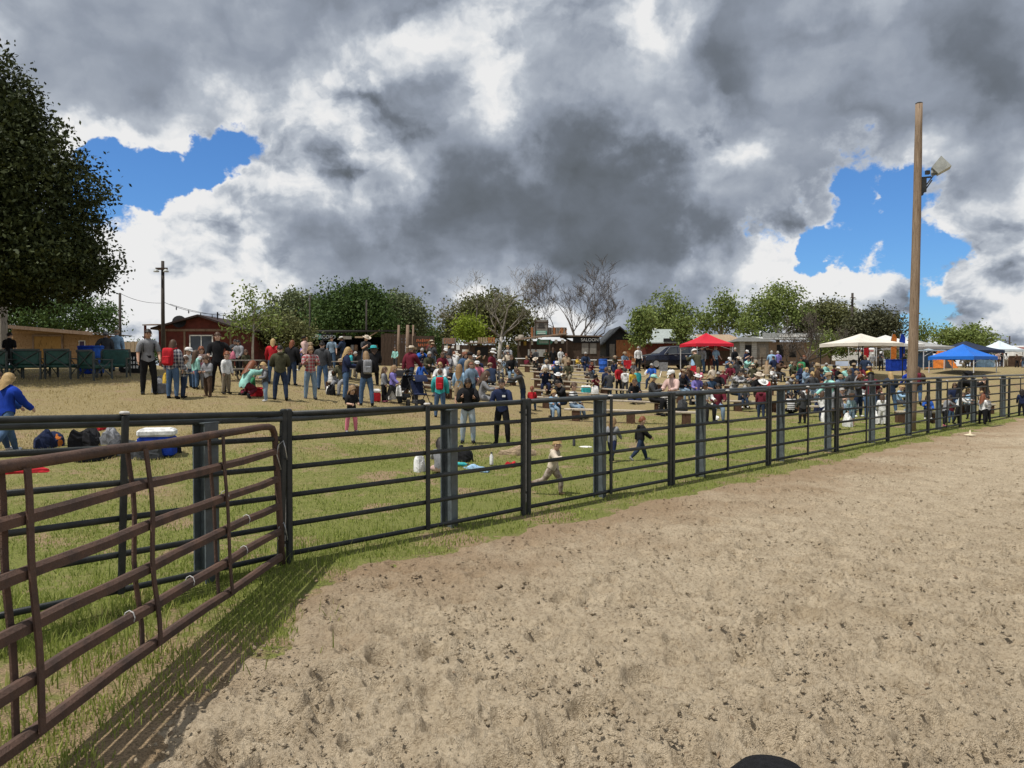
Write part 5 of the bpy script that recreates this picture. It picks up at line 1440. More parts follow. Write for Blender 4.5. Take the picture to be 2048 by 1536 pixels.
def hair_meshes():
    """hair shapes round a head of radius 1 at the origin, face towards -y"""
    out = {}
    def capmesh(front_z, back_z, k=1.10, drop=0.0, width=1.0):
        n, m = 11, 22; vs = []; fs = []; R = random.Random(4)
        for i in range(n):
            t = i / (n - 1)
            for j in range(m):
                a = 2 * math.pi * j / m            # 0 = front (-y)
                f = 0.5 + 0.5 * math.cos(a)        # 1 at the front
                zl = back_z + (front_z - back_z) * f ** 0.6
                if t < .62:
                    th = t / .62 * math.pi * .5
                    z = 1.12 * math.cos(th) * 1.12; r = math.sin(th)
                else:
                    u = (t - .62) / .38
                    z = zl * u; r = 1 + drop * u * (1 - f)
                z = max(z, zl)
                w = 1 + 0.04 * math.sin(a * 9 + i * .8) + R.uniform(-.02, .02) * (4 if k > 1.1 else 1) - (.07 if i >= n - 2 else 0)
                vs.append((math.sin(a) * r * k * .90 * w * width, -math.cos(a) * r * k * 1.02 * w + .06, z + .05))
        for i in range(n - 1):
            for j in range(m):
                j2 = (j + 1) % m
                fs.append((i * m + j, (i + 1) * m + j, (i + 1) * m + j2, i * m + j2))
        return MB().add(vs, fs)
    out['short'] = capmesh(.55, -.50, .93)
    out['long'] = capmesh(.58, -3.3, .97, .40)
    out['mid'] = capmesh(.56, -1.9, .97, .28)
    out['curly'] = capmesh(.55, -2.3, 1.12, .45)
    pt = capmesh(.56, -.4, .93)
    pt.tube([(0, .95, .45), (0, 1.45, .35), (0, 1.50, -.5), (0, 1.30, -1.5)], [.18, .30, .28, .10], 8)
    out['ponytail'] = pt
    bn = capmesh(.56, -.4, .93); bn.blob((0, .55, 1.15), (.42, .42, .38), 3, .15)
    out['bun'] = bn
    return out
def hat_meshes():
    out = {}
    c = MB().lathe((0, .04, .25), [(1.10, 0), (1.12, .25), (1.02, .62), (.70, .92), (.25, 1.02), (.05, 1.03)], 18)
    c.add([(-.72, -.80, .30), (.72, -.80, .30), (.62, -1.62, .18), (0, -1.85, .16), (-.62, -1.62, .18), (-.72, -.80, .38), (.72, -.80, .38), (.62, -1.62, .24), (0, -1.85, .22), (-.62, -1.62, .24)], [(4, 3, 2, 1, 0), (5, 6, 7, 8, 9), (0, 1, 6, 5), (1, 2, 7, 6), (2, 3, 8, 7), (3, 4, 9, 8), (4, 0, 5, 9)])
    out['cap'] = c
    m = MB(); vs = []; fs = []; n = 24
    prof = [(2.05, .50), (1.75, .36), (1.15, .34), (1.08, .40), (1.04, .95), (.92, 1.32), (.70, 1.42), (.25, 1.28), (.03, 1.24)]
    for r, z in prof:
        for k in range(n):
            a = 2 * math.pi * k / n
            up = .38 * max(0, r - 1.2) * (math.sin(a) ** 2) - .12 * max(0, r - 1.2) * (math.cos(a) ** 2)
            vs.append((r * math.sin(a) * (.92 if r > 1.2 else .95), -r * math.cos(a) * 1.05, z + up))
    for i in range(len(prof) - 1):
        for k in range(n):
            j = (k + 1) % n
            fs.append((i * n + k, i * n + j, (i + 1) * n + j, (i + 1) * n + k))
    fs.append(tuple(range((len(prof) - 1) * n, len(prof) * n)))
    out['cowboy'] = m.add(vs, fs)
    out['beanie'] = MB().lathe((0, .04, .15), [(1.14, 0), (1.20, .12), (1.16, .34), (1.06, .72), (.75, 1.05), (.3, 1.18), (.05, 1.2)], 18)
    out['sunhat'] = MB().lathe((0, .02, .32), [(1.75, -.12), (1.1, .0), (1.05, .12), (1.0, .62), (.7, .86), (.05, .9)], 20)
    out['helmet'] = MB().lathe((0, .02, .2), [(1.3, 0), (1.32, .2), (1.22, .75), (.8, 1.15), (.3, 1.28), (.03, 1.3)], 20)
    return out
HAIR = {k: v.mesh('hair', hair_mat('brown'), True) for k, v in hair_meshes().items()}
HATS = {k: v.mesh('hat', cl('tan'), True) for k, v in hat_meshes().items()}

def proto(pose, kid):
    V, Rd, E, Z, info = skeleton(pose, kid)
    me = bpy.data.meshes.new('skel'); me.from_pydata([tuple(v) for v in V], E, [])
    ob = link('skel', me)
    md = ob.modifiers.new('skin', 'SKIN'); md.use_smooth_shade = True
    sk = me.skin_vertices[0].data
    for i, r in enumerate(Rd): sk[i].radius = (r, r)
    sk[0].use_root = True
    ss = ob.modifiers.new('sub', 'SUBSURF'); ss.levels = 1; ss.render_levels = 1
    bpy.context.view_layer.update()
    ev = bpy.data.meshes.new_from_object(ob.evaluated_get(bpy.context.evaluated_depsgraph_get()))
    bpy.data.objects.remove(ob)
    n = len(ev.vertices)
    co = np.empty(n * 3, dtype=np.float32); ev.vertices.foreach_get('co', co); co = co.reshape(-1, 3).astype(float)
    no = np.array([v.normal[:] for v in ev.vertices])
    faces = [tuple(p.vertices) for p in ev.polygons]
    cen = np.array([p.center[:] for p in ev.polygons])
    # which limb does a point belong to
    def zone(P):
        best = None
        for k, (a, b) in enumerate(E):
            A = np.array(V[a]); B = np.array(V[b]); d = B - A
            t = np.clip(((P - A) @ d) / (d @ d), 0, 1)
            q = np.linalg.norm(P - (A + t[:, None] * d), axis=1) / (Rd[a] + (Rd[b] - Rd[a]) * t)
            best = q[:, None] if best is None else np.hstack([best, q[:, None]])
        return best.argmin(1)
    zv = zone(co); zf = zone(cen)
    znames = np.array(Z)
    # flatten the chest front to back
    up = np.array(info['up']); fw = np.array(info['fw'])
    m = np.isin(znames[zv], ['torso', 'hips'])
    d = co @ fw
    co = co - (m * d * 0.20)[:, None] * fw[None]
    zmin = co[:, 2].min()
    co[:, 2] -= zmin
    zf = znames[zf]
    sh = Vector((0, 0, -zmin))
    def piece(nm, zones, off, mt, wob=0.0, extra=None):
        keep = [i for i, z in enumerate(zf) if z in zones and (extra is None or extra(cen[i]))]
        idx = sorted({v for i in keep for v in faces[i]}); mp = {v: k for k, v in enumerate(idx)}
        R = np.random.default_rng(5)
        P = co[idx] + no[idx] * (off + wob * R.normal(size=len(idx))[:, None])
        x = bpy.data.meshes.new(nm); x.from_pydata([tuple(p) for p in P], [], [tuple(mp[v] for v in faces[i]) for i in keep])
        x.polygons.foreach_set('use_smooth', [True] * len(keep)); x.materials.append(mt)
        x.update()
        return x
    out = dict(info=info)
    for nm, zs, off, ex in (('shirt', ('torso', 'uarm', 'farm', 'hips'), .012, lambda c: c[2] > (-.030 if pose[:3] != 'sit' else -0.02) - 0.0),
                            ('tee', ('torso', 'uarm', 'hips'), .010, lambda c: c[2] > -.03), ('jacket', ('torso', 'uarm', 'farm', 'hips'), .021, lambda c: c[2] > -.055),
                            ('vest', ('torso', 'hips'), .026, lambda c: c[2] > -.04)):
        out[nm] = piece(nm, zs, off, cl('grey'), .0022, lambda c, z=zs, e=ex: e(c))
    out['trousers'] = piece('trousers', ('hips', 'thigh', 'calf'), .007, cl('denim'), .0015)
    kz = np.mean([V[i].z for i in range(len(V))])
    out['shorts'] = piece('shorts', ('hips', 'thigh'), .012, cl('denim'), .001)
    out['shoe'] = [piece('shoe', ('foot' + q,), .006, cl('black')) for q in 'LR']
    # body with fingers and a face
    bm = MB(); bm.add([tuple(p) for p in co], faces)
    hd = info['hd']; hc = info['hc'] + sh; hu = info['hu']; hx = Vector((1, 0, 0)); hf = hu.cross(hx).normalized() * 1.0
    if hf.y > 0: hf = -hf
    def H(x, y, z): return hc + (hx * x + hf * y + hu * z) * hd          # y forward
    bm.add([H(0, .88, .12), H(-.11, .84, -.18), H(.11, .84, -.18), H(0, 1.12, -.14), H(0, .86, -.24)], [(0, 1, 3), (0, 3, 2), (1, 4, 3), (2, 3, 4)])
    for s in (-1, 1): bm.blob(H(s * .84, .02, .0), (hd * .07, hd * .16, hd * .24), 1, .0, 4, 6)
    for w, h, d2, s in info['hands']:
        side = Vector((0, 1, 0)) if abs(d2.y) < .8 else Vector((0, 0, 1))
        side = (side - d2 * side.dot(d2)).normalized(); nrm = d2.cross(side)
        hs = info['gr']
        for k in range(4):
            b0 = h + sh + side * (k - 1.5) * .0095 * hs
            L = (.038, .044, .042, .034)[k] * hs
            bm.tube([b0, b0 + d2 * L * .55 + nrm * s * -.002, b0 + d2 * L + nrm * s * -.012], [.0058 * hs, .0052 * hs, .0040 * hs], 5)
        b0 = w + sh + d2 * .010 + side * -.016 * hs
        bm.tube([b0, b0 + d2 * .018 - side * .012, b0 + d2 * .036 - side * .012], [.0068 * hs, .006 * hs, .0045 * hs], 5)
    bm.slot(1)
    for s in (-1, 1): bm.blob(H(s * .32, .77, .08), (hd * .11, hd * .09, hd * .07), 2, 0, 4, 6)
    for s in (-1, 1): bm.add([H(s * .18, .84, .22), H(s * .46, .74, .22), H(s * .46, .74, .27), H(s * .18, .84, .28)], [(0, 1, 2, 3)])
    bm.slot(2)
    bm.add([H(-.24, .80, -.40), H(.24, .80, -.40), H(.17, .82, -.47), H(-.17, .82, -.47)], [(0, 1, 2, 3)])
    out['body'] = bm.mesh('person', [SKIN[0], M_EYE, M_LIP], True)
    R = Matrix((hx, -hf, hu)).transposed().to_4x4()
    out['head'] = Matrix.Translation(hc) @ R @ Matrix.Diagonal((hd, hd, hd, 1))
    out['chest'] = info['chest'] + sh; out['hands'] = [h + sh for (w, h, d, s) in info['hands']]
    out['top'] = max(p.z for p in [hc + hu * hd * 1.25])
    return out
PROTO = {}
def get_proto(pose, kid):
    if (pose, kid) not in PROTO: PROTO[(pose, kid)] = proto(pose, kid)
    return PROTO[(pose, kid)]

def omat(o, m):
    o.material_slots[0].link = 'OBJECT'; o.material_slots[0].material = m

def hood_mesh():
    m = MB(); vs = []; fs = []; n, k = 14, 8
    for i in range(n):
        a = math.pi * (-.62 + 1.24 * i / (n - 1))               # round the back of the neck
        w = .30 + .26 * math.cos(a * .8)
        for j in range(k):
            b = 2 * math.pi * j / k
            r = .80 + w * math.cos(b) * .55
            vs.append((math.sin(a) * r * .95, math.cos(a) * r + .10, -1.28 + w * math.sin(b) * .8 - .15 * math.cos(a)))
    for i in range(n - 1):
        for j in range(k):
            j2 = (j + 1) % k
            fs.append((i * k + j, i * k + j2, (i + 1) * k + j2, (i + 1) * k + j))
    fs += [tuple(range(k)), tuple(range((n - 1) * k + k - 1, (n - 1) * k - 1, -1))]
    return m.add(vs, fs).mesh('hood', cl('grey'), True)
HOOD = hood_mesh()
LABELS = {}
PEOPLE = []
def person(loc, h, pose, face, top, bottom, hair, label, kid=False, topkind='shirt', hat=None, skin=0, shoes='black', shorts=False, group='people at the show ground'):
    """one person: body with hair and clothes as parts; face in degrees, 0 looks at the camera, 90 to the right of the picture"""
    P = get_proto(pose, kid)
    o = link('person', P['body'])
    omat(o, SKIN[skin])
    o.location = loc; o.rotation_euler = (0, 0, face * DEG); o.scale = (h, h, h)
    assert label not in LABELS, label
    LABELS[label] = 1
    tag(o, label, 'person', group)
    c = link('trousers' if not shorts else 'shorts', P['shorts' if shorts else 'trousers'], o); omat(c, cm(bottom))
    c = link({'tee': 'tee_shirt', 'shirt': 'shirt', 'jacket': 'jacket', 'vest': 'vest'}[topkind], P[topkind], o); omat(c, cm(top))
    if topkind == 'jacket':
        c = link('hood', HOOD, o); omat(c, cm(top)); c.matrix_local = P['head']
    if topkind == 'vest':
        c = link('shirt', P['shirt'], o); omat(c, cl('grey'))
    for q in P['shoe']:
        c = link('shoe', q, o); omat(c, cl(shoes))
    hc, hs = hair
    c = link('hair', HAIR[hs], o); omat(c, hair_mat(hc)); c.matrix_local = P['head']
    if hat:
        c = link('hat', HATS[hat[0]], o); omat(c, cl(hat[1])); c.matrix_local = P['head'] @ Matrix.Translation((0, 0, .02)) @ Matrix.Diagonal((.95, .95, .95, 1))
    PEOPLE.append(o)
    return o, P

# ------------------------------------------------------------------ benches and furniture
M_SEAT = wood_mat('bench_seat', (0.36, 0.30, 0.23), (0.54, 0.48, 0.39), 1.0, 1.0)
M_BLOCK = wood_mat('bench_block', (0.070, 0.038, 0.024), (0.12, 0.068, 0.045), 1.0, 0.5)
BENCH = []
def bench(px0, px1, Y, label, block, row, nlegs=3, tilt=0.0, h=0.44):
    a = at(px0, Y + tilt); b = at(px1, Y - tilt)
    c = (a + b) / 2; c.z = min(a.z, b.z)
    L = (b - a).length; rz = math.atan2(b.y - a.y, b.x - a.x)
    root = empty('log_bench', c, rz, label, 'bench', 'plank benches on wooden blocks')
    sl = math.atan2(b.z - a.z, L)
    zs = h + (a.z + b.z) / 2 - c.z
    s = MB().bbox((0, 0, 0), (L, 0.27, 0.075), 0.015).build('seat', M_SEAT, root); s.location = (0, 0, zs - .037); s.rotation_euler = (0, -sl, 0)
    for i in range(nlegs):
        x = (i / (nlegs - 1) - .5) * L * .82
        g = (a.z + b.z) / 2 - c.z + math.sin(sl) * x
        MB().box((x, 0.01, (g + h - .08) / 2 - .1), (0.30, 0.24, g + h - .08 + .2 - g * 1.0 if False else h + .10 - .08 + 0.1)).build('leg', M_BLOCK, root).location = (0, 0, g)
    BENCH.append(dict(c=c, rz=rz, L=L, z=c.z + zs, block=block, row=row))
    return root
rows_mid = [(27.0, 1128, 1398), (30.4, 1068, 1342), (32.6, 1062, 1215), (34.6, 1075, 1340), (37.0, 1062, 1205), (39.0, 1072, 1345), (41.5, 1060, 1200), (44.0, 1060, 1290), (47.0, 1040, 1200), (50.0, 1050, 1265)]
rows_right = [(31.5, 1385, 1568), (34.0, 1352, 1440), (36.0, 1350, 1455), (38.0, 1346, 1450), (40.2, 1352, 1560), (42.5, 1345, 1440), (44.5, 1430, 1560), (47.0, 1440, 1570), (49.5, 1440, 1600)]
rows_far = [(29.5, 1600, 1700), (32.0, 1585, 1665), (34.0, 1640, 1770), (36.5, 1570, 1650), (38.5, 1620, 1740), (41.0, 1560, 1660), (43.0, 1650, 1760), (45.5, 1570, 1690)]
rows_left = [(25.8, 655, 715), (29.5, 800, 905), (32.0, 840, 1010), (34.5, 790, 900), (37.0, 880, 1040), (40.0, 800, 930), (43.0, 880, 1030)]
for nm, rws, txt in (('mid', rows_mid, 'middle block of benches'), ('right', rows_right, 'block below the red canopy'), ('far', rows_far, 'block of benches left of the wooden pole'), ('left', rows_left, 'block of benches below the menu board')):
    for i, (Y, a, b) in enumerate(rws):
        bench(a, b, Y, 'plank bench, %s row of the %s' % (ORD[i], txt), nm, i, 3 if b - a > 120 else 2, random.uniform(-.25, .25))
# wooden planter-like blocks at the end of rows
bench(1795, 1880, 27.6, 'plank bench behind the wooden pole near the fence', 'pole', 0, 2)
bench(1880, 1990, 33.0, 'plank bench on the dry slope right of the wooden pole', 'slope', 0, 3)

def crumple(size, seed, k=.35, n=11, m=18):
    """soft thing slumped on the ground: flat underneath, creased on top"""
    R = random.Random(seed); mb = MB(); vs = []; fs = []
    ph = [R.uniform(0, 6.28) for _ in range(8)]
    for i in range(n + 1):
        t = i / n
        for j in range(m):
            a = 2 * math.pi * j / m
            rr = math.sin(math.pi * (.08 + .92 * t) * .5) if t < 1 else 1
            ed = 1 + k * .5 * (math.sin(2 * a + ph[0]) + .6 * math.sin(3 * a + ph[1]) + .4 * math.sin(5 * a + ph[2]))
            sq = 1 / max(abs(math.cos(a)), abs(math.sin(a))) ** .55
            x = math.cos(a) * rr * ed * sq * size[0]; y = math.sin(a) * rr * ed * sq * size[1]
            zz = (1 - t ** 2.6) * size[2] * 1.35 * (1 + k * (.55 * math.sin(2 * a + ph[3] + t * 5) + .45 * math.sin(x / size[0] * 4 + ph[4]) + .35 * math.sin(y / size[1] * 5 + ph[5]) + .3 * math.sin(7 * a + ph[6]) * t))
            vs.append((x + R.uniform(-.04, .04) * size[0], y + R.uniform(-.04, .04) * size[1], max(0, zz + R.uniform(-.05, .05) * size[2] * (t < .95)) - (.01 if t == 1 else 0)))
    for i in range(n):
        for j in range(m):
            j2 = (j + 1) % m
            fs.append((i * m + j, (i + 1) * m + j, (i + 1) * m + j2, i * m + j2))
    fs.append(tuple(range(m)))
    return mb.add(vs, fs)
def lump(name, px, py, size, col, label, cat, seed=1, k=0.35, loc=None, group=None):
    p = loc or hit(px, py)
    o = crumple(size, seed, k).build(name, cm(col), None, False)
    o.location = p; o.rotation_euler = (0, 0, seed)
    return tag(o, label, cat, group)

def plastic_bag(p, s, label, col='white', seed=1):
    root = empty('plastic_bag', p, seed, label, 'bag', 'plastic bags')
    crumple((s * .40, s * .28, s * .62), seed, .28).build('sack', cl(col), root, False)
    for q in (-1, 1): MB().tube([(q * s * .12, 0, s * .78), (q * s * .10, 0, s * 1.05), (q * s * .02, 0, s * 1.0), (q * s * .02, 0, s * .8)], s * .03, 5).build('handle', cl(col), root)
    return root

def backpack(o, P, col, label, s=1.0):
    h = o.scale[0]; a = o.rotation_euler.z
    c = P['chest'] * h; off = Vector((0, .135 * h, -.02 * h)); off.rotate(Matrix.Rotation(a, 3, 'Z')); c2 = c.copy(); c2.rotate(Matrix.Rotation(a, 3, 'Z'))
    root = empty('backpack', Vector(o.location) + c2 + off, a, label, 'backpack', 'backpacks')
    k = h * s
    pk = MB().bbox((0, .02 * k, 0), (.165 * k, .095 * k, .27 * k), .018 * k).build('pack', cm(col), root, True)
    md = pk.modifiers.new('sub', 'SUBSURF'); md.levels = 1; md.render_levels = 1
    MB().bbox((0, .078 * k, -.05 * k), (.12 * k, .04 * k, .12 * k), .012 * k).build('front_pocket', cm(col), root)
    for q in (-1, 1): MB().tube([(q * .05 * k, -.02 * k, .11 * k), (q * .075 * k, -.10 * k, .13 * k), (q * .08 * k, -.20 * k, .06 * k), (q * .075 * k, -.19 * k, -.05 * k), (q * .06 * k, -.06 * k, -.09 * k)], .011 * k, 6, flat=.5).build('strap', cm(col), root)
    return root

def cooler(p, rz, size, body, lid, label):
    root = empty('cooler', p, rz, label, 'cooler', 'coolers')
    w, d, h = size
    MB().bbox((0, 0, h * .36), (w, d, h * .72), .03).build('body', cl(body), root)
    l = MB().bbox((0, 0, h * .86), (w * 1.03, d * 1.05, h * .27), .035).build('lid', cl(lid), root)
    MB().bbox((0, 0, h * 1.005), (w * .8, d * .75, h * .04), .01).build('lid_panel', cl(lid), l)
    for q in (-1, 1): MB().tube([(q * w * .52, -d * .3, h * .6), (q * w * .57, -d * .25, h * .5), (q * w * .57, d * .25, h * .5), (q * w * .52, d * .3, h * .6)], .012, 6).build('handle', cl('white'), root)
    return root
cooler(hit(315, 911), 0.25, (.62, .40, .50), 'royal blue', 'white', 'large blue cooler with a white lid on the grass')
lump('black_box', 345, 905, (.14, .12, .22), 'black', 'small black soft box beside the large blue cooler', 'bag', 4, .1)
lump('duffel_bag', 172, 892, (.42, .22, .22), 'black', 'black duffel bag lying between the jacket heap and the grey sack', 'bag', 5)
lump('folded_jacket', 95, 893, (.26, .2, .19), 'navy', 'heap of dark blue jackets nearest the left edge', 'jacket', 6)
lump('small_bag', 117, 892, (.08, .08, .16), 'orange', 'little orange bag beside the heap of dark blue jackets', 'bag', 7, .1)
lump('sack', 222, 886, (.22, .18, .20), 'grey', 'crumpled pale grey sack behind the fence upright', 'bag', 8)
lump('blanket', 245, 905, (.40, .3, .14), 'charcoal', 'dark rumpled blanket left of the blue cooler', 'blanket', 9, .5)
lump('backpack', 292, 915, (.28, .2, .18), 'charcoal', 'dark backpack lying in front of the blue cooler', 'backpack', 10, .3)
lump('black_bag', 205, 915, (.5, .2, .12), 'black', 'flat black bag nearest the fence by the cooler', 'bag', 11, .3)
lump('red_cloth', 200, 858, (.22, .15, .10), 'red', 'small red cloth on the grass behind the coolers', 'cloth', 12, .4)
lump('red_blanket', 20, 948, (.5, .22, .09), 'red', 'flat red blanket on the grass at the left edge', 'blanket', 13, .4)
lump('trash_bag', 322, 785, (.28, .25, .32), 'grey', 'round grey rubbish bag behind the plaid shirts', 'bag', 14, .15)
lump('black_backpack', 928, 921, (.19, .14, .20), 'black', 'black backpack on the picnic grass', 'backpack', 15, .2)
lump('jacket', 1040, 910, (.34, .2, .11), 'tan', 'tan jacket thrown down on the grass behind the second fence joint', 'jacket', 16, .5)
lump('small_bundle', 1022, 933, (.15, .09, .06), 'red', 'small red and dark bundle on the picnic grass', 'bundle', 17, .4)
lump('paper_wrap', 955, 940, (.26, .13, .05), 'light blue', 'pale blue paper wrapping spread on the picnic grass', 'paper', 18, .6)
lump('white_cloth', 905, 905, (.15, .10, .07), 'pale pink', 'pale pink cloth behind the black backpack', 'cloth', 19, .5)
plastic_bag(hit(838, 942), .34, 'white plastic bag on the grass left of the first beam post', 'white', 20)
def bottle(px, py, h, col, label, lying=False):
    p = hit(px, py); root = empty('bottle', p, 0, label, 'bottle', 'bottles on the grass')
    b = MB().lathe((0, 0, 0), [(.036, 0), (.038, .02), (.038, h * .68), (.018, h * .84), (.018, h * .9)], 12).build('body', cm(col), root, True)
    c = MB().lathe((0, 0, h * .9), [(.021, 0), (.021, h * .1)], 10).build('cap', cl('charcoal'), root)
    if lying: root.rotation_euler = (math.pi / 2, 0, 1.3); root.location.z += .04
bottle(912, 932, .26, 'teal', 'teal bottle lying beside the black backpack', True)
bottle(983, 930, .26, 'white', 'white bottle standing on the picnic grass')
bottle(1148, 893, .24, 'charcoal', 'dark bottle standing alone behind the running child')
o = MB().blob((0, 0, .02), (.2, .07, .03), 5, .5).build('paper_scrap', M_PAPER, None, True); o.location = hit(1172, 896); tag(o, 'scrap of white paper on the grass left of the second beam post', 'paper')
o = MB().lathe((0, 0, 0), [(.17, 0), (.16, .02), (.03, .05), (.015, .16), (.0, .17)], 14).build('base_marker', mat('marker', (0.6, 0.52, 0.36), 0.8), None, True); o.location = hit(1940, 872) + Vector((0, 0, .02)); tag(o, 'small pale marker disc lying on the arena dirt by the fence', 'marker')

def barrel(p, col, label, h=.88, r=.29):
    root = empty('plastic_barrel', p, 0, label, 'barrel', 'blue barrels')
    MB().lathe((0, 0, 0), [(r * .9, 0), (r, .05), (r * .98, h * .3), (r * 1.04, h * .33), (r * .98, h * .36), (r * .98, h * .63), (r * 1.04, h * .66), (r * .98, h * .69), (r, h * .95), (r * .92, h)], 22).build('drum', cl(col), root, True)
    MB().lathe((0, 0, h - .02), [(r * 1.03, 0), (r * 1.05, .04), (r * .95, .07)], 22).build('rim', cl(col), root)
barrel(at(1206, 50), 'blue', 'blue plastic barrel in front of the barn')
barrel(at(174, 26.5), 'royal blue', 'left of the two blue barrels behind the green chairs', .95)
barrel(at(190, 26.7), 'blue', 'right of the two blue barrels behind the green chairs', .95)

def green_chair(px, Y, rz, label):
    p = at(px, Y); root = empty('lawn_chair', p, rz, label, 'chair', 'green lawn chairs under the oak')
    g = mat('chair_green', (0.020, 0.075, 0.062), 0.45, 0.3); fr = mat('chair_frame', (0.055, 0.065, 0.062), 0.4)
    W = 0.88
    for x in (-1, 1):
        MB().box((x * W / 2, -.3, .32), (.05, .05, .64)).build('leg', fr, root); MB().box((x * W / 2, .3, .42), (.05, .05, .95)).build('leg', fr, root)
        MB().box((x * W / 2, 0, .64), (.07, .68, .035)).build('armrest', fr, root)
        MB().tube([(x * W / 2, -.28, .1), (x * W / 2, .28, .62)], .016, 5).build('side_brace', fr, root); MB().tube([(x * W / 2, -.28, .62), (x * W / 2, .28, .1)], .016, 5).build('side_brace', fr, root)
    MB().bbox((0, -.02, .40), (W - .06, .62, .13), .04).build('seat_cushion', g, root)
    b = MB().bbox((0, .27, .68), (W - .06, .13, .48), .04).build('back_cushion', g, root)
    MB().box((0, .35, .93), (W, .05, .06)).build('back_rail', fr, root)
    MB().tube([(-W / 2, .36, .35), (W / 2, .36, .9)], .018, 5).build('back_brace', fr, root); MB().tube([(-W / 2, .36, .9), (W / 2, .36, .35)], .018, 5).build('back_brace', fr, root)
for i, (px, Y, rz) in enumerate(((8, 24.2, 2.9), (62, 24.5, 3.25), (128, 24.6, 3.05), (190, 24.4, 2.6), (228, 25.2, 0.3))):
    green_chair(px, Y, rz, '%s green cushioned lawn chair from the left under the big oak' % ORD[i])

def picnic_table(px, Y, w, label, m=None, rz=0.0):
    p = at(px, Y); root = empty('picnic_table', p, rz, label, 'table', 'picnic tables'); m = m or WD_GREY
    for i in range(4): MB().box((0, (i - 1.5) * .19, .74), (w, .17, .045)).build('top_board', m, root)
    for y in (-.62, .62): MB().box((0, y, .44), (w, .26, .045)).build('seat_board', m, root)
    for x in (-w * .36, w * .36):
        for q in (-1, 1): MB().tube([(x, q * .62, 0), (x, -q * .05, .72)], .035, 6).build('leg', m, root)
        MB().box((x, 0, .40), (.05, 1.3, .08)).build('cross_bar', m, root)
picnic_table(492, 26.5, 1.35, 'grey picnic table in front of the low bushy tree')
picnic_table(690, 31, 1.6, 'grey picnic table crowded with bags below the bar')
picnic_table(900, 47, 1.8, 'picnic table under the menu board', WD_DARK)
def folding_table(px, Y, w, label):
    p = at(px, Y); root = empty('folding_table', p, 0, label, 'table', 'white folding tables')
    MB().bbox((0, 0, .73), (w, .75, .05), .015).build('top', M_WHITE, root)
    for x in (-1, 1):
        for y in (-1, 1): MB().box((x * w * .43, y * .3, .355), (.035, .035, .70)).build('leg', M_GALV, root)
folding_table(1168, 52, 1.7, 'white folding table in front of the saloon'); folding_table(1234, 53, 1.6, 'white folding table in front of the barn'); folding_table(1052, 51, 1.5, 'white table at the left end of the saloon')
folding_table(1475, 51, 1.8, 'white table in front of the small grey shed'); folding_table(1650, 49, 1.6, 'white table left of the cream canopy')
def camp_chair(px, Y, col, label, rz=0.0):
    p = at(px, Y); root = empty('camp_chair', p, rz, label, 'chair', 'folding camp chairs')
    MB().bbox((0, 0, .42), (.52, .48, .03), .01).build('seat', cl(col), root)
    b = MB().box((0, .25, .70), (.54, .03, .55), rx=-.15).build('backrest', cl(col), root)
    for x in (-1, 1):
        MB().tube([(x * .27, -.25, 0), (x * .27, .27, .62)], .013, 5).build('leg', M_GALV, root); MB().tube([(x * .27, .25, 0), (x * .27, -.25, .62)], .013, 5).build('leg', M_GALV, root)
        MB().tube([(x * .27, .27, .1), (x * .29, .32, .98)], .013, 5).build('back_post', M_GALV, root); MB().box((x * .28, 0, .63), (.05, .5, .03)).build('armrest', cl('black'), root)
camp_chair(1258, 49, 'red', 'red folding chair in front of the dark blue car', .2); camp_chair(1382, 46, 'red', 'red folding chair left of the red canopy legs', -.4); camp_chair(1330, 48, 'grey', 'grey folding chair beside the dark blue car', 2.6); camp_chair(1178, 51, 'grey', 'grey folding chair at the white table by the saloon', 1.2)
for i, (a, b, Y, t) in enumerate(((1150, 1290, 54, 'in front of the barn'), (1470, 1560, 55, 'in front of the small grey shed'))):
    c = at((a + b) / 2, Y); root = empty('rail_fence', c, 0, 'low dark rail fence ' + t, 'fence', 'low rail fences'); w = sx(a, b, Y)
    for z in (.45, .9): MB().box((0, 0, z), (w, .06, .07)).build('rail', WD_DARK, root)
    for k in range(6): MB().box((-w / 2 + w * k / 5, .05, .45), (.09, .06, 1.1)).build('post', WD_DARK, root)
# banner stretched beside the green chairs
def banner():
    p = at(262, 27.0); root = empty('black_banner', p, 0.1, 'black cloth banner with white lettering beside the man in grey', 'banner')
    h0, h1 = zpx(749, 27) - p.z, zpx(704, 27) - p.z
    MB().box((0, 0, (h0 + h1) / 2), (.75, .02, h1 - h0)).build('cloth', M_BLACK, root)
    for x in (-.36, .36): MB().tube([(x, .03, -.1), (x, .03, h1 + .05)], .02, 6).build('stake', WD_DARK, root)
    R = random.Random(3)
    for r_ in range(3):
        for k in range(5): MB().box((-.22 + k * .11, -.014, h1 - .22 - r_ * .16), (.045 + .03 * R.random(), .004, .10), ry=R.uniform(-.25, .25)).build('lettering', M_WHITE, root)
banner()
def feather_flag(px, Y, col, label):
    p = at(px, Y); root = empty('feather_flag', p, 0, label, 'flag', 'feather flags')
    MB().tube([(0, 0, 0), (0, 0, 2.0), (.12, 0, 2.5)], .015, 5).build('mast', M_GALV, root)
    MB().slab([(.01, 0, .7), (.42, .05, .75), (.45, .05, 2.2), (.30, .02, 2.45), (.10, 0, 2.45), (.01, 0, 2.0)], (0, .01, 0)).build('cloth', cl(col), root)
feather_flag(1781, 52, 'orange', 'orange feather flag left of the wooden pole'); feather_flag(1798, 52.4, 'royal blue', 'blue feather flag left of the wooden pole'); feather_flag(1727, 58, 'red', 'red feather flag under the cream canopy')
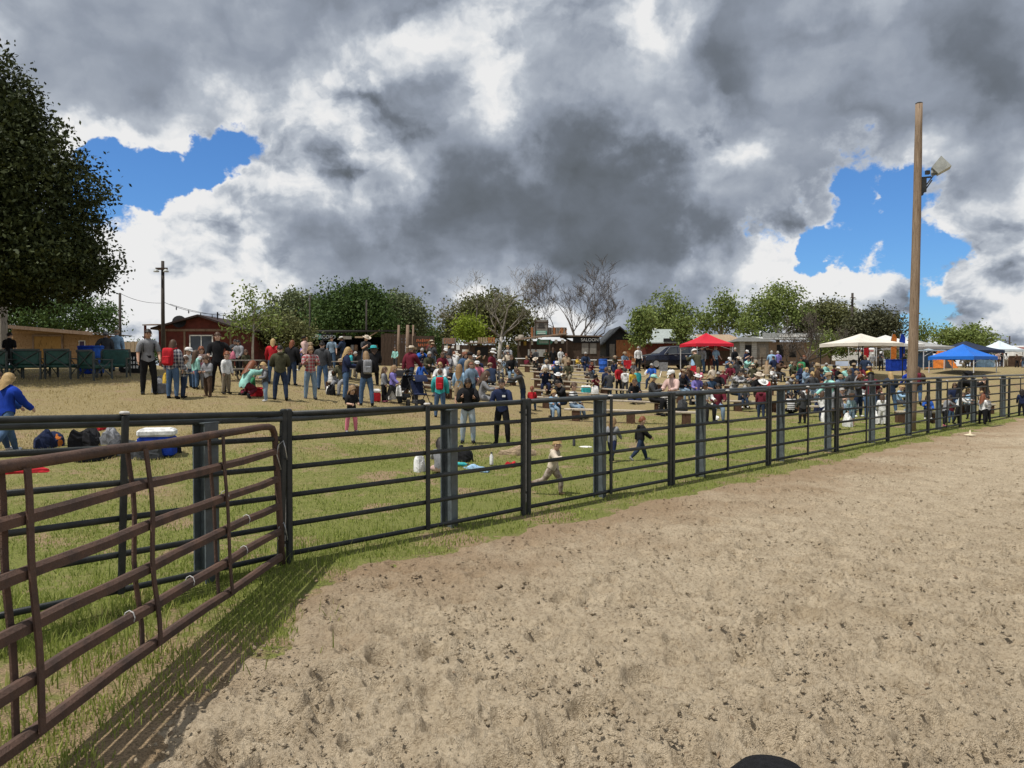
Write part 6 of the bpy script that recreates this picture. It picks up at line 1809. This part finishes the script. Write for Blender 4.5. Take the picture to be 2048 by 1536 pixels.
def cloth_table(px, Y, w, h, col, label, top='white'):
    p = at(px, Y); root = empty('cloth_table', p, 0, label, 'table', 'covered tables')
    MB().box((0, 0, h / 2), (w * .96, .68, h), taper=1.02).build('table_cloth', cl(col), root)
    MB().box((0, 0, h + .016), (w, .74, .03)).build('table_top', cl(top), root)
cloth_table(1792, 50, 1.1, .74, 'royal blue', 'table with a blue cloth left of the wooden pole', 'royal blue')
cloth_table(2022, 58, 1.3, .8, 'brown', 'brown counter under the pale canopy at the right edge', 'tan')
cloth_table(1965, 55, 1.4, .74, 'light blue', 'table with a pale blue cloth under the navy canopy', 'white')
root = empty('orange_tent', at(1884, 53), 0.2, 'small orange tent under the left edge of the navy canopy', 'tent')
MB().add([(-.8, -.6, 0), (.8, -.6, 0), (.8, .6, 0), (-.8, .6, 0), (-.35, 0, 1.25), (.35, 0, 1.25)], [(0, 1, 5, 4), (1, 2, 5), (2, 3, 4, 5), (3, 0, 4)]).build('tent_cloth', cl('orange'), root)
MB().add([(-.3, -.615, .02), (.3, -.615, .02), (0, -.30, .8)], [(0, 1, 2)]).build('tent_door', cl('charcoal'), root)
lump('white_bag', 0, 0, (.28, .22, .20), 'white', 'white bundle on the grass left of the dark blue car', 'bag', 24, .3, at(1296, 50))

def stroller(px, Y, rz, col, label):
    p = at(px, Y); root = empty('stroller', p, rz, label, 'stroller', 'strollers')
    fr = M_BLACK
    for x in (-.24, .24):
        MB().tube([(x, -.42, .14), (x, .05, .62), (x, .42, 1.02)], .016, 6).build('frame_bar', fr, root); MB().tube([(x, .36, .16), (x, -.05, .60)], .016, 6).build('frame_bar', fr, root)
        for y, r in ((-.42, .11), (.36, .15)):
            w = MB().lathe((0, 0, 0), [(r * .7, -.025), (r, -.02), (r, .02), (r * .7, .025)], 16).build('wheel', M_BLACK, root); w.location = (x * 1.1, y, r); w.rotation_euler = (0, math.pi / 2, 0)
    MB().tube([(-.24, .42, 1.02), (.24, .42, 1.02)], .02, 6).build('handle', fr, root)
    MB().bbox((0, -.05, .48), (.42, .40, .06), .02).build('seat', cl(col), root); MB().box((0, .18, .72), (.42, .05, .48), rx=-.35).build('backrest', cl(col), root)
    vs = []; n = 8
    for i in range(n + 1):
        a = math.pi * (.08 + .62 * i / n)
        for x in (-.23, .23): vs.append((x, .20 - .34 * math.cos(math.pi - a) * -1.0 - .12, .84 + .30 * math.sin(a)))
    MB().add(vs, [(2 * i, 2 * i + 1, 2 * i + 3, 2 * i + 2) for i in range(n)]).build('sun_hood', cl(col), root)
    MB().bbox((0, .05, .22), (.36, .4, .14), .03).build('basket', cl('charcoal'), root)
stroller(838, 25.4, 0.5, 'navy', 'navy stroller with a hood beside the purple jacket'); stroller(805, 26.5, -0.6, 'black', 'black stroller behind the purple jacket')
cooler(at(753, 25.5), .3, (.26, .26, .42), 'red', 'white', 'small red drinks cooler with a white lid')
cooler(at(513, 22.3), .2, (.36, .26, .28), 'red', 'red', 'small all red cooler beside the puffy grey vest')

# ------------------------------------------------------------------ the crowd
def stand(px, py, pt, pose, face, top, bottom, hair, label, kid=False, Y=None, **kw):
    """someone whose feet are seen at (px, py) and the top of whose head is at pt"""
    p = hit(px, py) if Y is None else at(px, Y)
    if Y is not None: py = 768 - FPX * math.tan(math.atan2(p.z - CAM_H, p.y) + PITCH)
    T = get_proto(pose, kid)['top']
    h = (py - pt) * p.y / FPX / T
    o, P = person(p, h, pose, face, top, bottom, hair, label, kid, **kw)
    return o, P
def hand_bag(o, P, side, s, label, col='white', seed=2):
    a = o.rotation_euler.z; h = o.scale[0]
    q = P['hands'][side] * h; q.rotate(Matrix.Rotation(a, 3, 'Z'))
    w = Vector(o.location) + q; w.z -= s * 1.12
    w.z = max(w.z, tz(w.x, w.y))
    plastic_bag(w, s, label, col, seed)

stand(14, 908, 745, 'walk', 165, 'royal blue', 'denim', ('blond', 'curly'), 'person with curly blond hair in a royal blue sweater walking at the left edge', topkind='jacket', shoes='white')
stand(-10, 905, 742, 'walk', 150, 'blue', 'denim', ('brown', 'mid'), 'person in a blue sweater half outside the left edge', topkind='jacket', shoes='white')
stand(19, 0, 664, 'stand', 178, 'black', 'black', ('dark', 'short'), 'person all in black standing among the green chairs', Y=25.6, topkind='tee')
o, P = stand(297, 789, 658, 'relaxed', 35, 'grey', 'black', ('dark', 'short'), 'person in a grey shirt and black trousers with a black backpack', topkind='tee', skin=1); backpack(o, P, 'black', 'black backpack worn over a grey shirt beside the black banner')
stand(212, 0, 664, 'hip_hand', 200, 'charcoal', 'black', ('brown', 'short'), 'person in a dark jacket and wide grey hat behind the right green chair', Y=27.5, topkind='jacket', hat=('sunhat', 'grey'))
stand(234, 0, 659, 'stand', 190, 'light blue', 'denim', ('grey', 'short'), 'person in a pale blue shirt and wide tan hat behind the right green chair', Y=28, hat=('sunhat', 'tan'))
o, P = stand(346, 798, 679, 'stand', 176, 'dark plaid', 'denim', ('brown', 'long'), 'person in dark plaid shirt and jeans seen from behind with red backpack', topkind='jacket'); backpack(o, P, 'red', 'bright red drawstring backpack on a dark plaid shirt', 1.15); hand_bag(o, P, 0, .30, 'yellow green carrier bag held beside the dark plaid shirt', 'yellow')
stand(367, 796, 712, 'hands_front', 120, 'grey plaid', 'dark denim', ('brown', 'mid'), 'small person in grey plaid shirt next to the red drawstring backpack', True)
stand(376, 775, 694, 'relaxed', 70, 'white', 'denim', ('sandy', 'short'), 'small person in a white top and white cap behind the plaid shirts', True, hat=('cap', 'white'))
stand(391, 778, 700, 'stand', 150, 'mint', 'denim', ('brown', 'long'), 'small person in a mint top between the plaid shirts and the grey hoodie', True)
stand(403, 772, 692, 'stand', 30, 'pale pink', 'black', ('auburn', 'long'), 'small person in a pale pink top with auburn hair behind the grey hoodie', True)
o, P = stand(399, 778, 712, 'relaxed', 20, 'pink', 'grey', ('sandy', 'mid'), 'small person in a pink top and white cap left of the grey hoodie', True, hat=('cap', 'white'))
o, P = stand(416, 794, 710, 'hands_front', -25, 'grey', 'brown', ('brown', 'long'), 'small person in a pale grey hoodie and brown leggings', True, topkind='jacket', shoes='brown')
stand(436, 784, 664, 'hip_hand', 20, 'black', 'black', ('brown', 'short'), 'person in a black uniform left of the white shirt', topkind='tee')
stand(453, 788, 702, 'stand', 70, 'white', 'khaki', ('auburn', 'short'), 'small person in a white shirt and khaki trousers beside the black uniform', True)
stand(470, 0, 679, 'phone', 30, 'charcoal', 'black', ('dark', 'short'), 'person in a charcoal jacket behind the grey picnic table', Y=29, topkind='jacket')
stand(478, 0, 680, 'relaxed', -20, 'grey', 'black', ('dark', 'long'), 'person in a grey jacket behind the grey picnic table', Y=28.4, topkind='jacket')
lump('pink_bag', 0, 0, (.13, .10, .17), 'pink', 'bright pink bag on the grey picnic table', 'bag', 30, .1, at(467, 26.5) + Vector((0, -.1, .77)))
stand(492, 0, 699, 'hands_front', 10, 'olive', 'brown', ('brown', 'mid'), 'small person in olive behind the grey picnic table', True, Y=28.2)
stand(489, 797, 722, 'crouch', 150, 'mint', 'maroon', ('auburn', 'long'), 'small person crouching in a mint top with long auburn hair', True, topkind='jacket')
stand(505, 790, 738, 'sit_ground', -40, 'green', 'maroon', ('sandy', 'short'), 'small person in green sitting on the grass behind the red cooler', True, hat=('cap', 'tan'))
stand(531, 803, 724, 'hands_front', -60, 'charcoal', 'pale denim', ('blond', 'short'), 'small person in a puffy dark vest and pale jeans', True, topkind='vest', shoes='white')
stand(561, 801, 690, 'hands_front', 205, 'olive', 'dark denim', ('dark', 'short'), 'large person in an olive jacket and dark jeans seen from behind', topkind='jacket')
stand(546, 0, 677, 'relaxed', 190, 'red', 'denim', ('blond', 'mid'), 'person in red with blond hair behind the olive jacket', Y=26.5)
stand(584, 771, 680, 'relaxed', 170, 'black', 'dark denim', ('auburn', 'mid'), 'person in a black coat right of the olive jacket', topkind='jacket')
stand(621, 799, 692, 'phone', 25, 'red plaid', 'pale denim', ('sandy', 'long'), 'person in a red plaid shirt looking at a phone', shoes='charcoal', skin=0)
stand(645, 780, 683, 'stand', 190, 'charcoal', 'denim', ('dark', 'bun'), 'person in a charcoal hoodie and jeans behind the red plaid shirt', topkind='jacket')
stand(692, 800, 694, 'hands_front', 110, 'navy', 'denim', ('blond', 'long'), 'person with blond hair in a navy jacket left of the grey backpack', topkind='jacket')
o, P = stand(733, 812, 702, 'hands_front', 200, 'black', 'denim', ('sandy', 'long'), 'person in black and jeans with long fair hair and dark boots', topkind='jacket'); backpack(o, P, 'grey', 'grey backpack over the black top beside the navy jacket')
stand(703, 865, 770, 'hands_front', 40, 'black', 'pink', ('sandy', 'long'), 'small person in black top and pink leggings walking on the grass', True, topkind='tee', shoes='grey')
o, P = stand(785, 806, 730, 'walk', 80, 'purple', 'charcoal', ('sandy', 'long'), 'small person in a purple jacket walking with white bags', True, topkind='jacket'); hand_bag(o, P, 0, .40, 'white carrier bag in the hand nearest the purple jacket'); hand_bag(o, P, 1, .36, 'second white carrier bag on the far side of the purple jacket', 'white', 5)
stand(768, 804, 733, 'relaxed', 85, 'grey', 'black', ('brown', 'long'), 'small person in a grey hoodie left of the purple jacket', True, topkind='jacket', shoes='pink')
stand(748, 0, 690, 'sit_turn', 200, 'black', 'black', ('brown', 'mid'), 'person in black under a turquoise sun hat', Y=30.2, hat=('sunhat', 'teal'))
o, P = stand(880, 836, 738, 'relaxed', 183, 'teal', 'denim', ('brown', 'short'), 'person in a turquoise jacket with a red backpack', topkind='jacket'); backpack(o, P, 'red', 'rounded red backpack over a turquoise jacket')
stand(936, 887, 756, 'phone', 5, 'black', 'ripped denim', ('dark', 'long'), 'person in a black jacket and ripped pale jeans holding a phone', topkind='jacket', skin=1)
o, P = stand(1004, 889, 757, 'hands_front', -12, 'navy', 'black', ('dark', 'short'), 'person in a dark uniform looking at a phone', topkind='shirt', skin=0)
for nm, dx, dz, sz in (('name_badge', .05, .76, (.05, .004, .03)),):
    b_ = MB().box((dx, -.094, dz), sz).build('badge', M_WHITE, o)
stand(1046, 826, 737, 'reach', -75, 'charcoal', 'dark denim', ('brown', 'long'), 'person in a dark grey sweater and jeans standing side on', topkind='shirt')
stand(918, 812, 728, 'stand', 170, 'light blue', 'tan', ('sandy', 'long'), 'small person in a pale blue top left of the black jacket', True, shorts=True)
stand(942, 810, 724, 'hip_hand', 40, 'pale denim', 'denim', ('auburn', 'ponytail'), 'person in a denim jacket behind the ripped jeans', topkind='jacket')
stand(962, 808, 742, 'sit_ground', 100, 'grey', 'grey', ('brown', 'long'), 'small person in grey sitting on the ground left of the dark uniform', True)
stand(1104, 990, 876, 'run', 62, 'cream', 'camouflage', ('blond', 'short'), 'small person running in a cream hoodie and camouflage trousers', True, topkind='jacket', shoes='brown')
stand(1224, 924, 834, 'walk', 150, 'grey', 'navy', ('sandy', 'mid'), 'small person in pale grey behind the second beam post', True)
stand(1281, 921, 832, 'walk', 100, 'black', 'dark denim', ('auburn', 'short'), 'small person in black walking right past the fence', True, topkind='jacket', shoes='grey')
stand(881, 951, 876, 'sit_ground', 185, 'grey', 'pale pink', ('dark', 'mid'), 'small person with dark hair sitting on the picnic grass', True)
# group standing among the benches
stand(1212, 795, 734, 'stand', 150, 'navy', 'charcoal', ('brown', 'short'), 'small person in navy at the left of the standing bench group', True)
stand(1237, 788, 730, 'relaxed', 30, 'red', 'black', ('blond', 'bun'), 'person in a red top at the centre of the standing bench group', topkind='shirt')
stand(1250, 789, 736, 'stand', 170, 'white', 'charcoal', ('dark', 'short'), 'small person in a white hoodie in the standing bench group', True, topkind='jacket')
stand(1265, 790, 738, 'stand', 20, 'yellow', 'black', ('brown', 'mid'), 'small person in yellow in the standing bench group', True)
stand(1275, 789, 735, 'stand', 200, 'teal', 'denim', ('dark', 'short'), 'small person in teal at the right of the standing bench group', True)
stand(1268, 806, 757, 'sit_ground', 0, 'black', 'navy', ('brown', 'short'), 'small person in a black shirt below the standing bench group', True)
# between fence and benches at the right
stand(1522, 838, 772, 'stand', 150, 'maroon', 'dark denim', ('brown', 'short'), 'small person in a long maroon hoodie facing the benches', True, topkind='jacket')
stand(1605, 847, 783, 'relaxed', 195, 'charcoal', 'black', ('dark', 'mid'), 'small person all in charcoal behind the fifth fence panel', True, topkind='jacket')
stand(1582, 828, 784, 'sit_ground', 160, 'black and white striped', 'black', ('dark', 'ponytail'), 'small person in black and white stripes sitting behind the fence', True)
o, P = stand(1644, 843, 782, 'stand', 120, 'white', 'navy', ('brown', 'mid'), 'small person in a white top and navy trousers with a large white bag', True); hand_bag(o, P, 1, .5, 'large white sack held behind the fence at the fifth panel', 'white', 7)
stand(1672, 846, 770, 'stand', 30, 'grey', 'olive', ('dark', 'short'), 'person in a grey jacket beside the brown cowboy hat', topkind='jacket', Y=24.5)
o, P = stand(1702, 853, 787, 'stand', 10, 'teal plaid', 'pale denim', ('brown', 'short'), 'small person in a brown cowboy hat and teal plaid shirt', True, hat=('cowboy', 'brown'), shoes='tan', shorts=True); hand_bag(o, P, 1, .45, 'white carrier bag beside the teal plaid shirt', 'white', 8)
o, P = stand(1764, 850, 788, 'relaxed', 160, 'white', 'white', ('brown', 'mid'), 'small person dressed all in white behind the sixth panel', True, topkind='jacket'); hand_bag(o, P, 0, .45, 'white bag swinging beside the person all in white', 'white', 9)
stand(1797, 812, 768, 'sit_ground', 40, 'light blue', 'charcoal', ('blond', 'short'), 'small person in light blue just left of the pole foot', True)
stand(1890, 853, 790, 'reach', 100, 'grey', 'black', ('dark', 'short'), 'small person in pale grey leaning over behind the fence right of the pole', True, shoes='pink')
o, P = stand(1915, 848, 785, 'reach', 60, 'white', 'black', ('brown', 'short'), 'person in white bending forward behind the fence right of the pole', False); 
stand(1902, 846, 795, 'stand', 190, 'maroon', 'denim', ('dark', 'mid'), 'small person in maroon between the two bending people', True)
stand(1940, 838, 780, 'stand', 170, 'light blue', 'black', ('brown', 'short'), 'person in light blue behind the eighth fence panel')
stand(1964, 848, 788, 'hands_front', 120, 'white', 'black', ('auburn', 'long'), 'small person in white with long auburn hair leaning on the fence', True)
stand(1975, 845, 790, 'stand', 200, 'black and white striped', 'black', ('dark', 'short'), 'small person in black and white stripes at the fence right of the pole', True)
stand(2043, 832, 778, 'stand', 150, 'navy', 'black', ('dark', 'mid'), 'small person in navy at the fence by the right edge', True)
o, P = stand(1836, 0, 733, 'walk', 150, 'brown', 'denim', ('brown', 'mid'), 'person in brown walking up the slope right of the pole', Y=37, topkind='jacket'); backpack(o, P, 'maroon', 'maroon backpack on the person walking up the slope')
stand(1815, 0, 738, 'relaxed', 200, 'royal blue', 'black', ('dark', 'short'), 'person in royal blue just right of the wooden pole', Y=38)
stand(1914, 0, 742, 'sit_lean', 70, 'black', 'charcoal', ('dark', 'mid'), 'person in black and a dark hat bent forward on the dry slope', Y=33, hat=('sunhat', 'black'))
stand(1968, 0, 749, 'stand', 30, 'brown', 'maroon', ('dark', 'bun'), 'person in brown with a hair bun on the dry slope', Y=34)
# near the buildings
stand(1276, 0, 693, 'stand', 20, 'white', 'black', ('grey', 'short'), 'person in a white shirt standing in front of the dark blue car', Y=53)
stand(1121, 0, 697, 'hip_hand', 30, 'white', 'white', ('blond', 'short'), 'person dressed in white in front of the saloon', Y=53.5)
stand(1072, 0, 698, 'relaxed', -30, 'charcoal', 'black', ('dark', 'short'), 'person in charcoal before the white board of the saloon', Y=54)
stand(1092, 0, 699, 'phone', 10, 'olive', 'denim', ('brown', 'mid'), 'person in olive under the saloon arrow sign', Y=53.6)
stand(1106, 0, 695, 'stand', 180, 'black', 'black', ('brown', 'long'), 'person in black at the saloon counter', Y=54.2)
# seated figures that stand out
stand(1111, 0, 722, 'sit_ground', -15, 'pink', 'black', ('dark', 'mid'), 'person in a pink hoodie and blue cap sitting among the middle benches', Y=43, hat=('cap', 'royal blue'), topkind='jacket')
stand(1079, 0, 728, 'sit_ground', 30, 'black', 'black', ('dark', 'long'), 'person in black sitting left of the pink hoodie', Y=42.5)
lump('blue_bag', 0, 0, (.24, .18, .2), 'teal', 'turquoise bag between the pink hoodie and the person in black', 'bag', 31, .2, at(1096, 42.2))
stand(1304, 0, 748, 'sit_turn', 60, 'charcoal', 'black', ('blond', 'long'), 'person in charcoal with a pale cap on the nearest middle bench', Y=29.7, hat=('cap', 'mint'))
stand(1346, 0, 739, 'sit_bench', -45, 'pale pink', 'zebra', ('brown', 'mid'), 'person in pale pink with a white cap and zebra trousers', Y=29.9, hat=('cap', 'white'))
lump('tote_bag', 0, 0, (.20, .16, .30), 'charcoal', 'dark bag standing on the nearest bench behind the fence', 'bag', 32, .15, at(1366, 27.0) + Vector((0, 0, .44)))
stand(1064, 0, 772, 'sit_bench', 175, 'red', 'denim', ('auburn', 'ponytail'), 'small person in red with a ponytail seated near the second fence joint', True, Y=29.2)
stand(1106, 0, 779, 'sit_bench', 20, 'light blue', 'pale denim', ('blond', 'mid'), 'small person in light blue with blond hair by the nearest bench', True, Y=27.6)
stand(1128, 0, 760, 'sit_lean', -50, 'black', 'dark denim', ('dark', 'short'), 'person in black leaning forward at the end of the nearest bench', Y=28.2)
stand(1145, 0, 764, 'sit_turn', 60, 'black and white striped', 'pale denim', ('brown', 'short'), 'small person in stripes beside the one leaning forward', True, Y=28.0)
stand(1408, 0, 764, 'sit_bench', 20, 'white', 'black', ('dark', 'mid'), 'person in white seated behind the third beam post', Y=27.5, skin=2)
stand(1436, 0, 766, 'sit_bench', -10, 'maroon', 'pale denim', ('dark', 'long'), 'person in maroon with long dark hair seated behind the third panel', Y=27.6, skin=1)
lump('white_bag', 1432, 838, (.22, .12, .08), 'white', 'white bag on the grass at the feet of the person in maroon', 'bag', 33, .3)
stand(1466, 0, 737, 'sit_lean', 40, 'grey plaid', 'dark denim', ('dark', 'mid'), 'person in a grey plaid shirt bent forward among the right benches', Y=32.5)
stand(1516, 0, 745, 'sit_bench', 0, 'black', 'brown', ('brown', 'short'), 'person in black under a straw cowboy hat on the right benches', Y=32.5, hat=('cowboy', 'cream'))
plastic_bag(at(1190, 32.6) + Vector((0, 0, .44)), .35, 'white towel like bag hanging on a middle bench', 'white', 41)
cooler(at(1172, 32.7) + Vector((0, 0, .44)), .1, (.40, .26, .32), 'teal', 'white', 'teal and white cool bag on a middle bench')
plastic_bag(at(664, 25.8) + Vector((0, 0, .44)), .36, 'white bag on the bench right of the charcoal hoodie', 'white', 42)
plastic_bag(at(658, 25.4), .30, 'white bag on the ground under the leftmost bench', 'white', 43)
# people far off under the canopies
FAR = [(1388, 49, 700, 'sit_lean', 'light blue'), (1397, 47, 698, 'sit_lean', 'olive'), (1404, 52, 692, 'stand', 'grey'), (1414, 53, 692, 'stand', 'charcoal'), (1431, 52.5, 692, 'relaxed', 'light blue'), (1469, 52, 695, 'stand', 'black'), (1492, 51.5, 700, 'phone', 'navy'), (1543, 50, 701, 'relaxed', 'light blue'), (1556, 50.5, 702, 'stand', 'purple'),
       (1725, 50, 704, 'relaxed', 'black'), (1745, 52, 706, 'stand', 'grey'), (1762, 51, 703, 'phone', 'charcoal'), (1808, 50, 708, 'stand', 'black'), (1995, 56, 703, 'stand', 'pale pink'), (2004, 56, 702, 'relaxed', 'black'), (2012, 57, 704, 'stand', 'white'), (2034, 55, 708, 'hands_front', 'brown'), (2046, 54, 710, 'stand', 'charcoal'), (1950, 54, 712, 'sit_bench', 'navy'), (1905, 53, 714, 'sit_bench', 'black'), (1920, 54, 714, 'sit_lean', 'grey'), (1936, 53, 714, 'sit_bench', 'olive')]
FARPL = ['under the red canopy'] * 5 + ['by the small grey shed'] * 4 + ['under the cream canopy'] * 3 + ['left of the far blue tarpaulin'] + ['under the pale canopy at the right edge'] * 5 + ['under the bright blue canopy'] * 4
FARB = ['khaki', 'black', 'denim', 'brown', 'dark denim']
for i, ((px, Y, pt, pose, col), pl) in enumerate(zip(FAR, FARPL)):
    stand(px, 0, pt, pose, random.choice((-40, 0, 30, 160, 200)), col, FARB[i % 5], (random.choice(list(HAIRC)), random.choice(('short', 'mid', 'long'))), 'person in a %s top, %s, %s' % (col, 'sitting' if pose[:3] == 'sit' else 'standing', pl), Y=Y, topkind=random.choice(('shirt', 'jacket', 'tee')), hat=random.choice((None, None, ('cap', 'white'))))

# seated crowd on the benches, each different
RC = random.Random(19)
TOPS = ['white', 'black', 'navy', 'grey', 'charcoal', 'red', 'maroon', 'pink', 'pale pink', 'blue', 'royal blue', 'light blue', 'teal', 'mint', 'green', 'olive', 'purple', 'orange', 'yellow', 'cream', 'tan', 'brown']
BOTS = ['denim', 'dark denim', 'pale denim', 'black', 'charcoal', 'khaki', 'navy', 'grey']
PL = {'mid': 'middle benches', 'right': 'benches below red canopy', 'far': 'benches by wooden pole', 'left': 'benches below menus', 'pole': 'bench behind pole', 'slope': 'bench on dry slope'}
used = set()
def crowd_label(block, verb):
    for _ in range(500):
        t = RC.choice(TOPS if RC.random() < .26 else ['black', 'charcoal', 'navy', 'grey', 'white', 'brown', 'olive', 'maroon', 'denim', 'black', 'charcoal', 'dark denim', 'pale denim']); b = RC.choice(BOTS); hc = RC.choice(['brown', 'brown', 'dark', 'dark', 'blond', 'sandy', 'auburn', 'grey']); hat = RC.choice([None, None, None, None, None, None, None, None, ('cap', 'tan'), ('cowboy', 'cream'), ('cap', 'white'), ('cap', 'black'), ('sunhat', 'tan'), ('cowboy', 'white')])
        hd = {'cowboy': 'cowboy hat', 'cap': 'cap', 'sunhat': 'sun hat'}[hat[0]] if hat else hc + ' hair'
        if hat: hd = hat[1] + ' ' + hd
        lab = 'person in %s top, %s trousers, %s, %s %s' % (t, b.replace('pale ', '').replace('dark ', ''), hd, verb, PL[block])
        key = (t, hd, block)
        if key not in used:
            used.add(key); return lab, t, b, hc, hat
FILL = {'mid': .2, 'right': .5, 'far': .97, 'left': .75, 'pole': .8, 'slope': .35}
for B in BENCH:
    n = int(B['L'] / .62)
    for k in range(n):
        if RC.random() > FILL[B['block']] or (B['block'] == 'mid' and B['row'] < 3 and RC.random() < .7) or (B['block'] == 'right' and B['row'] == 0 and k < n * .45): continue
        x = (-(n - 1) / 2 + k) * .62 + RC.uniform(-.1, .1)
        kid = RC.random() < .45
        h = RC.uniform(1.05, 1.38) if kid else RC.uniform(1.55, 1.78)
        pose = RC.choice(['sit_bench', 'sit_bench', 'sit_lean', 'sit_turn'])
        back = RC.random() < .22
        lab, t, b, hc, hat = crowd_label(B['block'], 'on')
        face = (180 if back else 0) + RC.uniform(-35, 35)
        T = get_proto(pose, kid)
        a = B['rz']; off = (-1 if not back else 1) * .0
        loc = Vector(B['c']) + Vector((math.cos(a) * x, math.sin(a) * x, 0))
        zb = B['z'] - (.285 * h if not kid else .255 * h)
        loc.z = max(zb, tz(loc.x, loc.y) - .03)
        person(loc, h, pose, face, t, b, (hc, RC.choice(['short', 'short', 'mid', 'long', 'ponytail'])), lab, kid, topkind=RC.choice(['shirt', 'jacket', 'tee', 'jacket']), hat=hat, skin=RC.choice([0, 0, 0, 1, 1, 2]), shoes=RC.choice(['black', 'white', 'brown', 'charcoal']))
# people standing about between the benches and the buildings
for (a, b_, Y0, Y1, n, block) in ((765, 1035, 30, 46, 15, 'left'), (1560, 1760, 33, 47, 12, 'far'), (600, 780, 30, 44, 8, 'left'), (1660, 1790, 27.5, 34, 6, 'pole')):
    for k in range(n):
        px = RC.uniform(a, b_); Y = RC.uniform(Y0, Y1); kid = RC.random() < .35
        lab, t, b, hc, hat = crowd_label(block, 'standing by')
        person(at(px, Y), RC.uniform(1.05, 1.4) if kid else RC.uniform(1.58, 1.85), RC.choice(['stand', 'relaxed', 'phone', 'hands_front', 'hip_hand', 'walk']), RC.uniform(0, 360), t, b, (hc, RC.choice(['short', 'mid', 'long', 'ponytail'])), lab, kid, topkind=RC.choice(['shirt', 'jacket', 'tee']), hat=hat, skin=RC.choice([0, 0, 1, 2]), shoes=RC.choice(['black', 'white', 'brown']))
# bags left between the rows
BP = {'mid': 'among the middle benches', 'right': 'among benches below the red canopy', 'far': 'among benches left of the pole', 'left': 'among benches below the menu board'}
cnt = {}
for B in BENCH:
    if B['block'] not in BP: continue
    for k in range(RC.choice((0, 1, 1, 2)) if B['block'] in ('far', 'left') else RC.choice((0, 0, 1))):
        x = RC.uniform(-.45, .45) * B['L']; a = B['rz']
        loc = Vector(B['c']) + Vector((math.cos(a) * x, math.sin(a) * x, 0)) + Vector((0, -.38, 0)); loc.z = tz(loc.x, loc.y)
        free = [c for c in ('white', 'black', 'red', 'navy', 'grey', 'tan', 'teal', 'pink', 'cream', 'green', 'purple', 'yellow', 'orange', 'light blue', 'brown', 'maroon') if (c, B['block']) not in cnt]
        if not free: continue
        c = RC.choice(free[:3]); cnt[(c, B['block'])] = 1
        plastic_bag(loc, RC.uniform(.30, .42), '%s bag on the ground %s' % (c, BP[B['block']]), c, RC.randint(1, 90))
# someone in a dark riding helmet just below the camera
o, P = person(Vector((0.635, 1.77, 0)), 1.105, 'stand', 180, 'navy', 'denim', ('dark', 'short'), 'small person in a dark riding helmet with a red badge at the bottom edge', True, hat=('helmet', 'black'), topkind='jacket')
bd = MB().add([(-.34, 1.27, .55), (.34, 1.27, .55), (.28, 1.21, .98), (-.28, 1.21, .98)], [(0, 1, 2, 3)]).build('helmet_badge', cl('red'), o); bd.matrix_local = P['head']
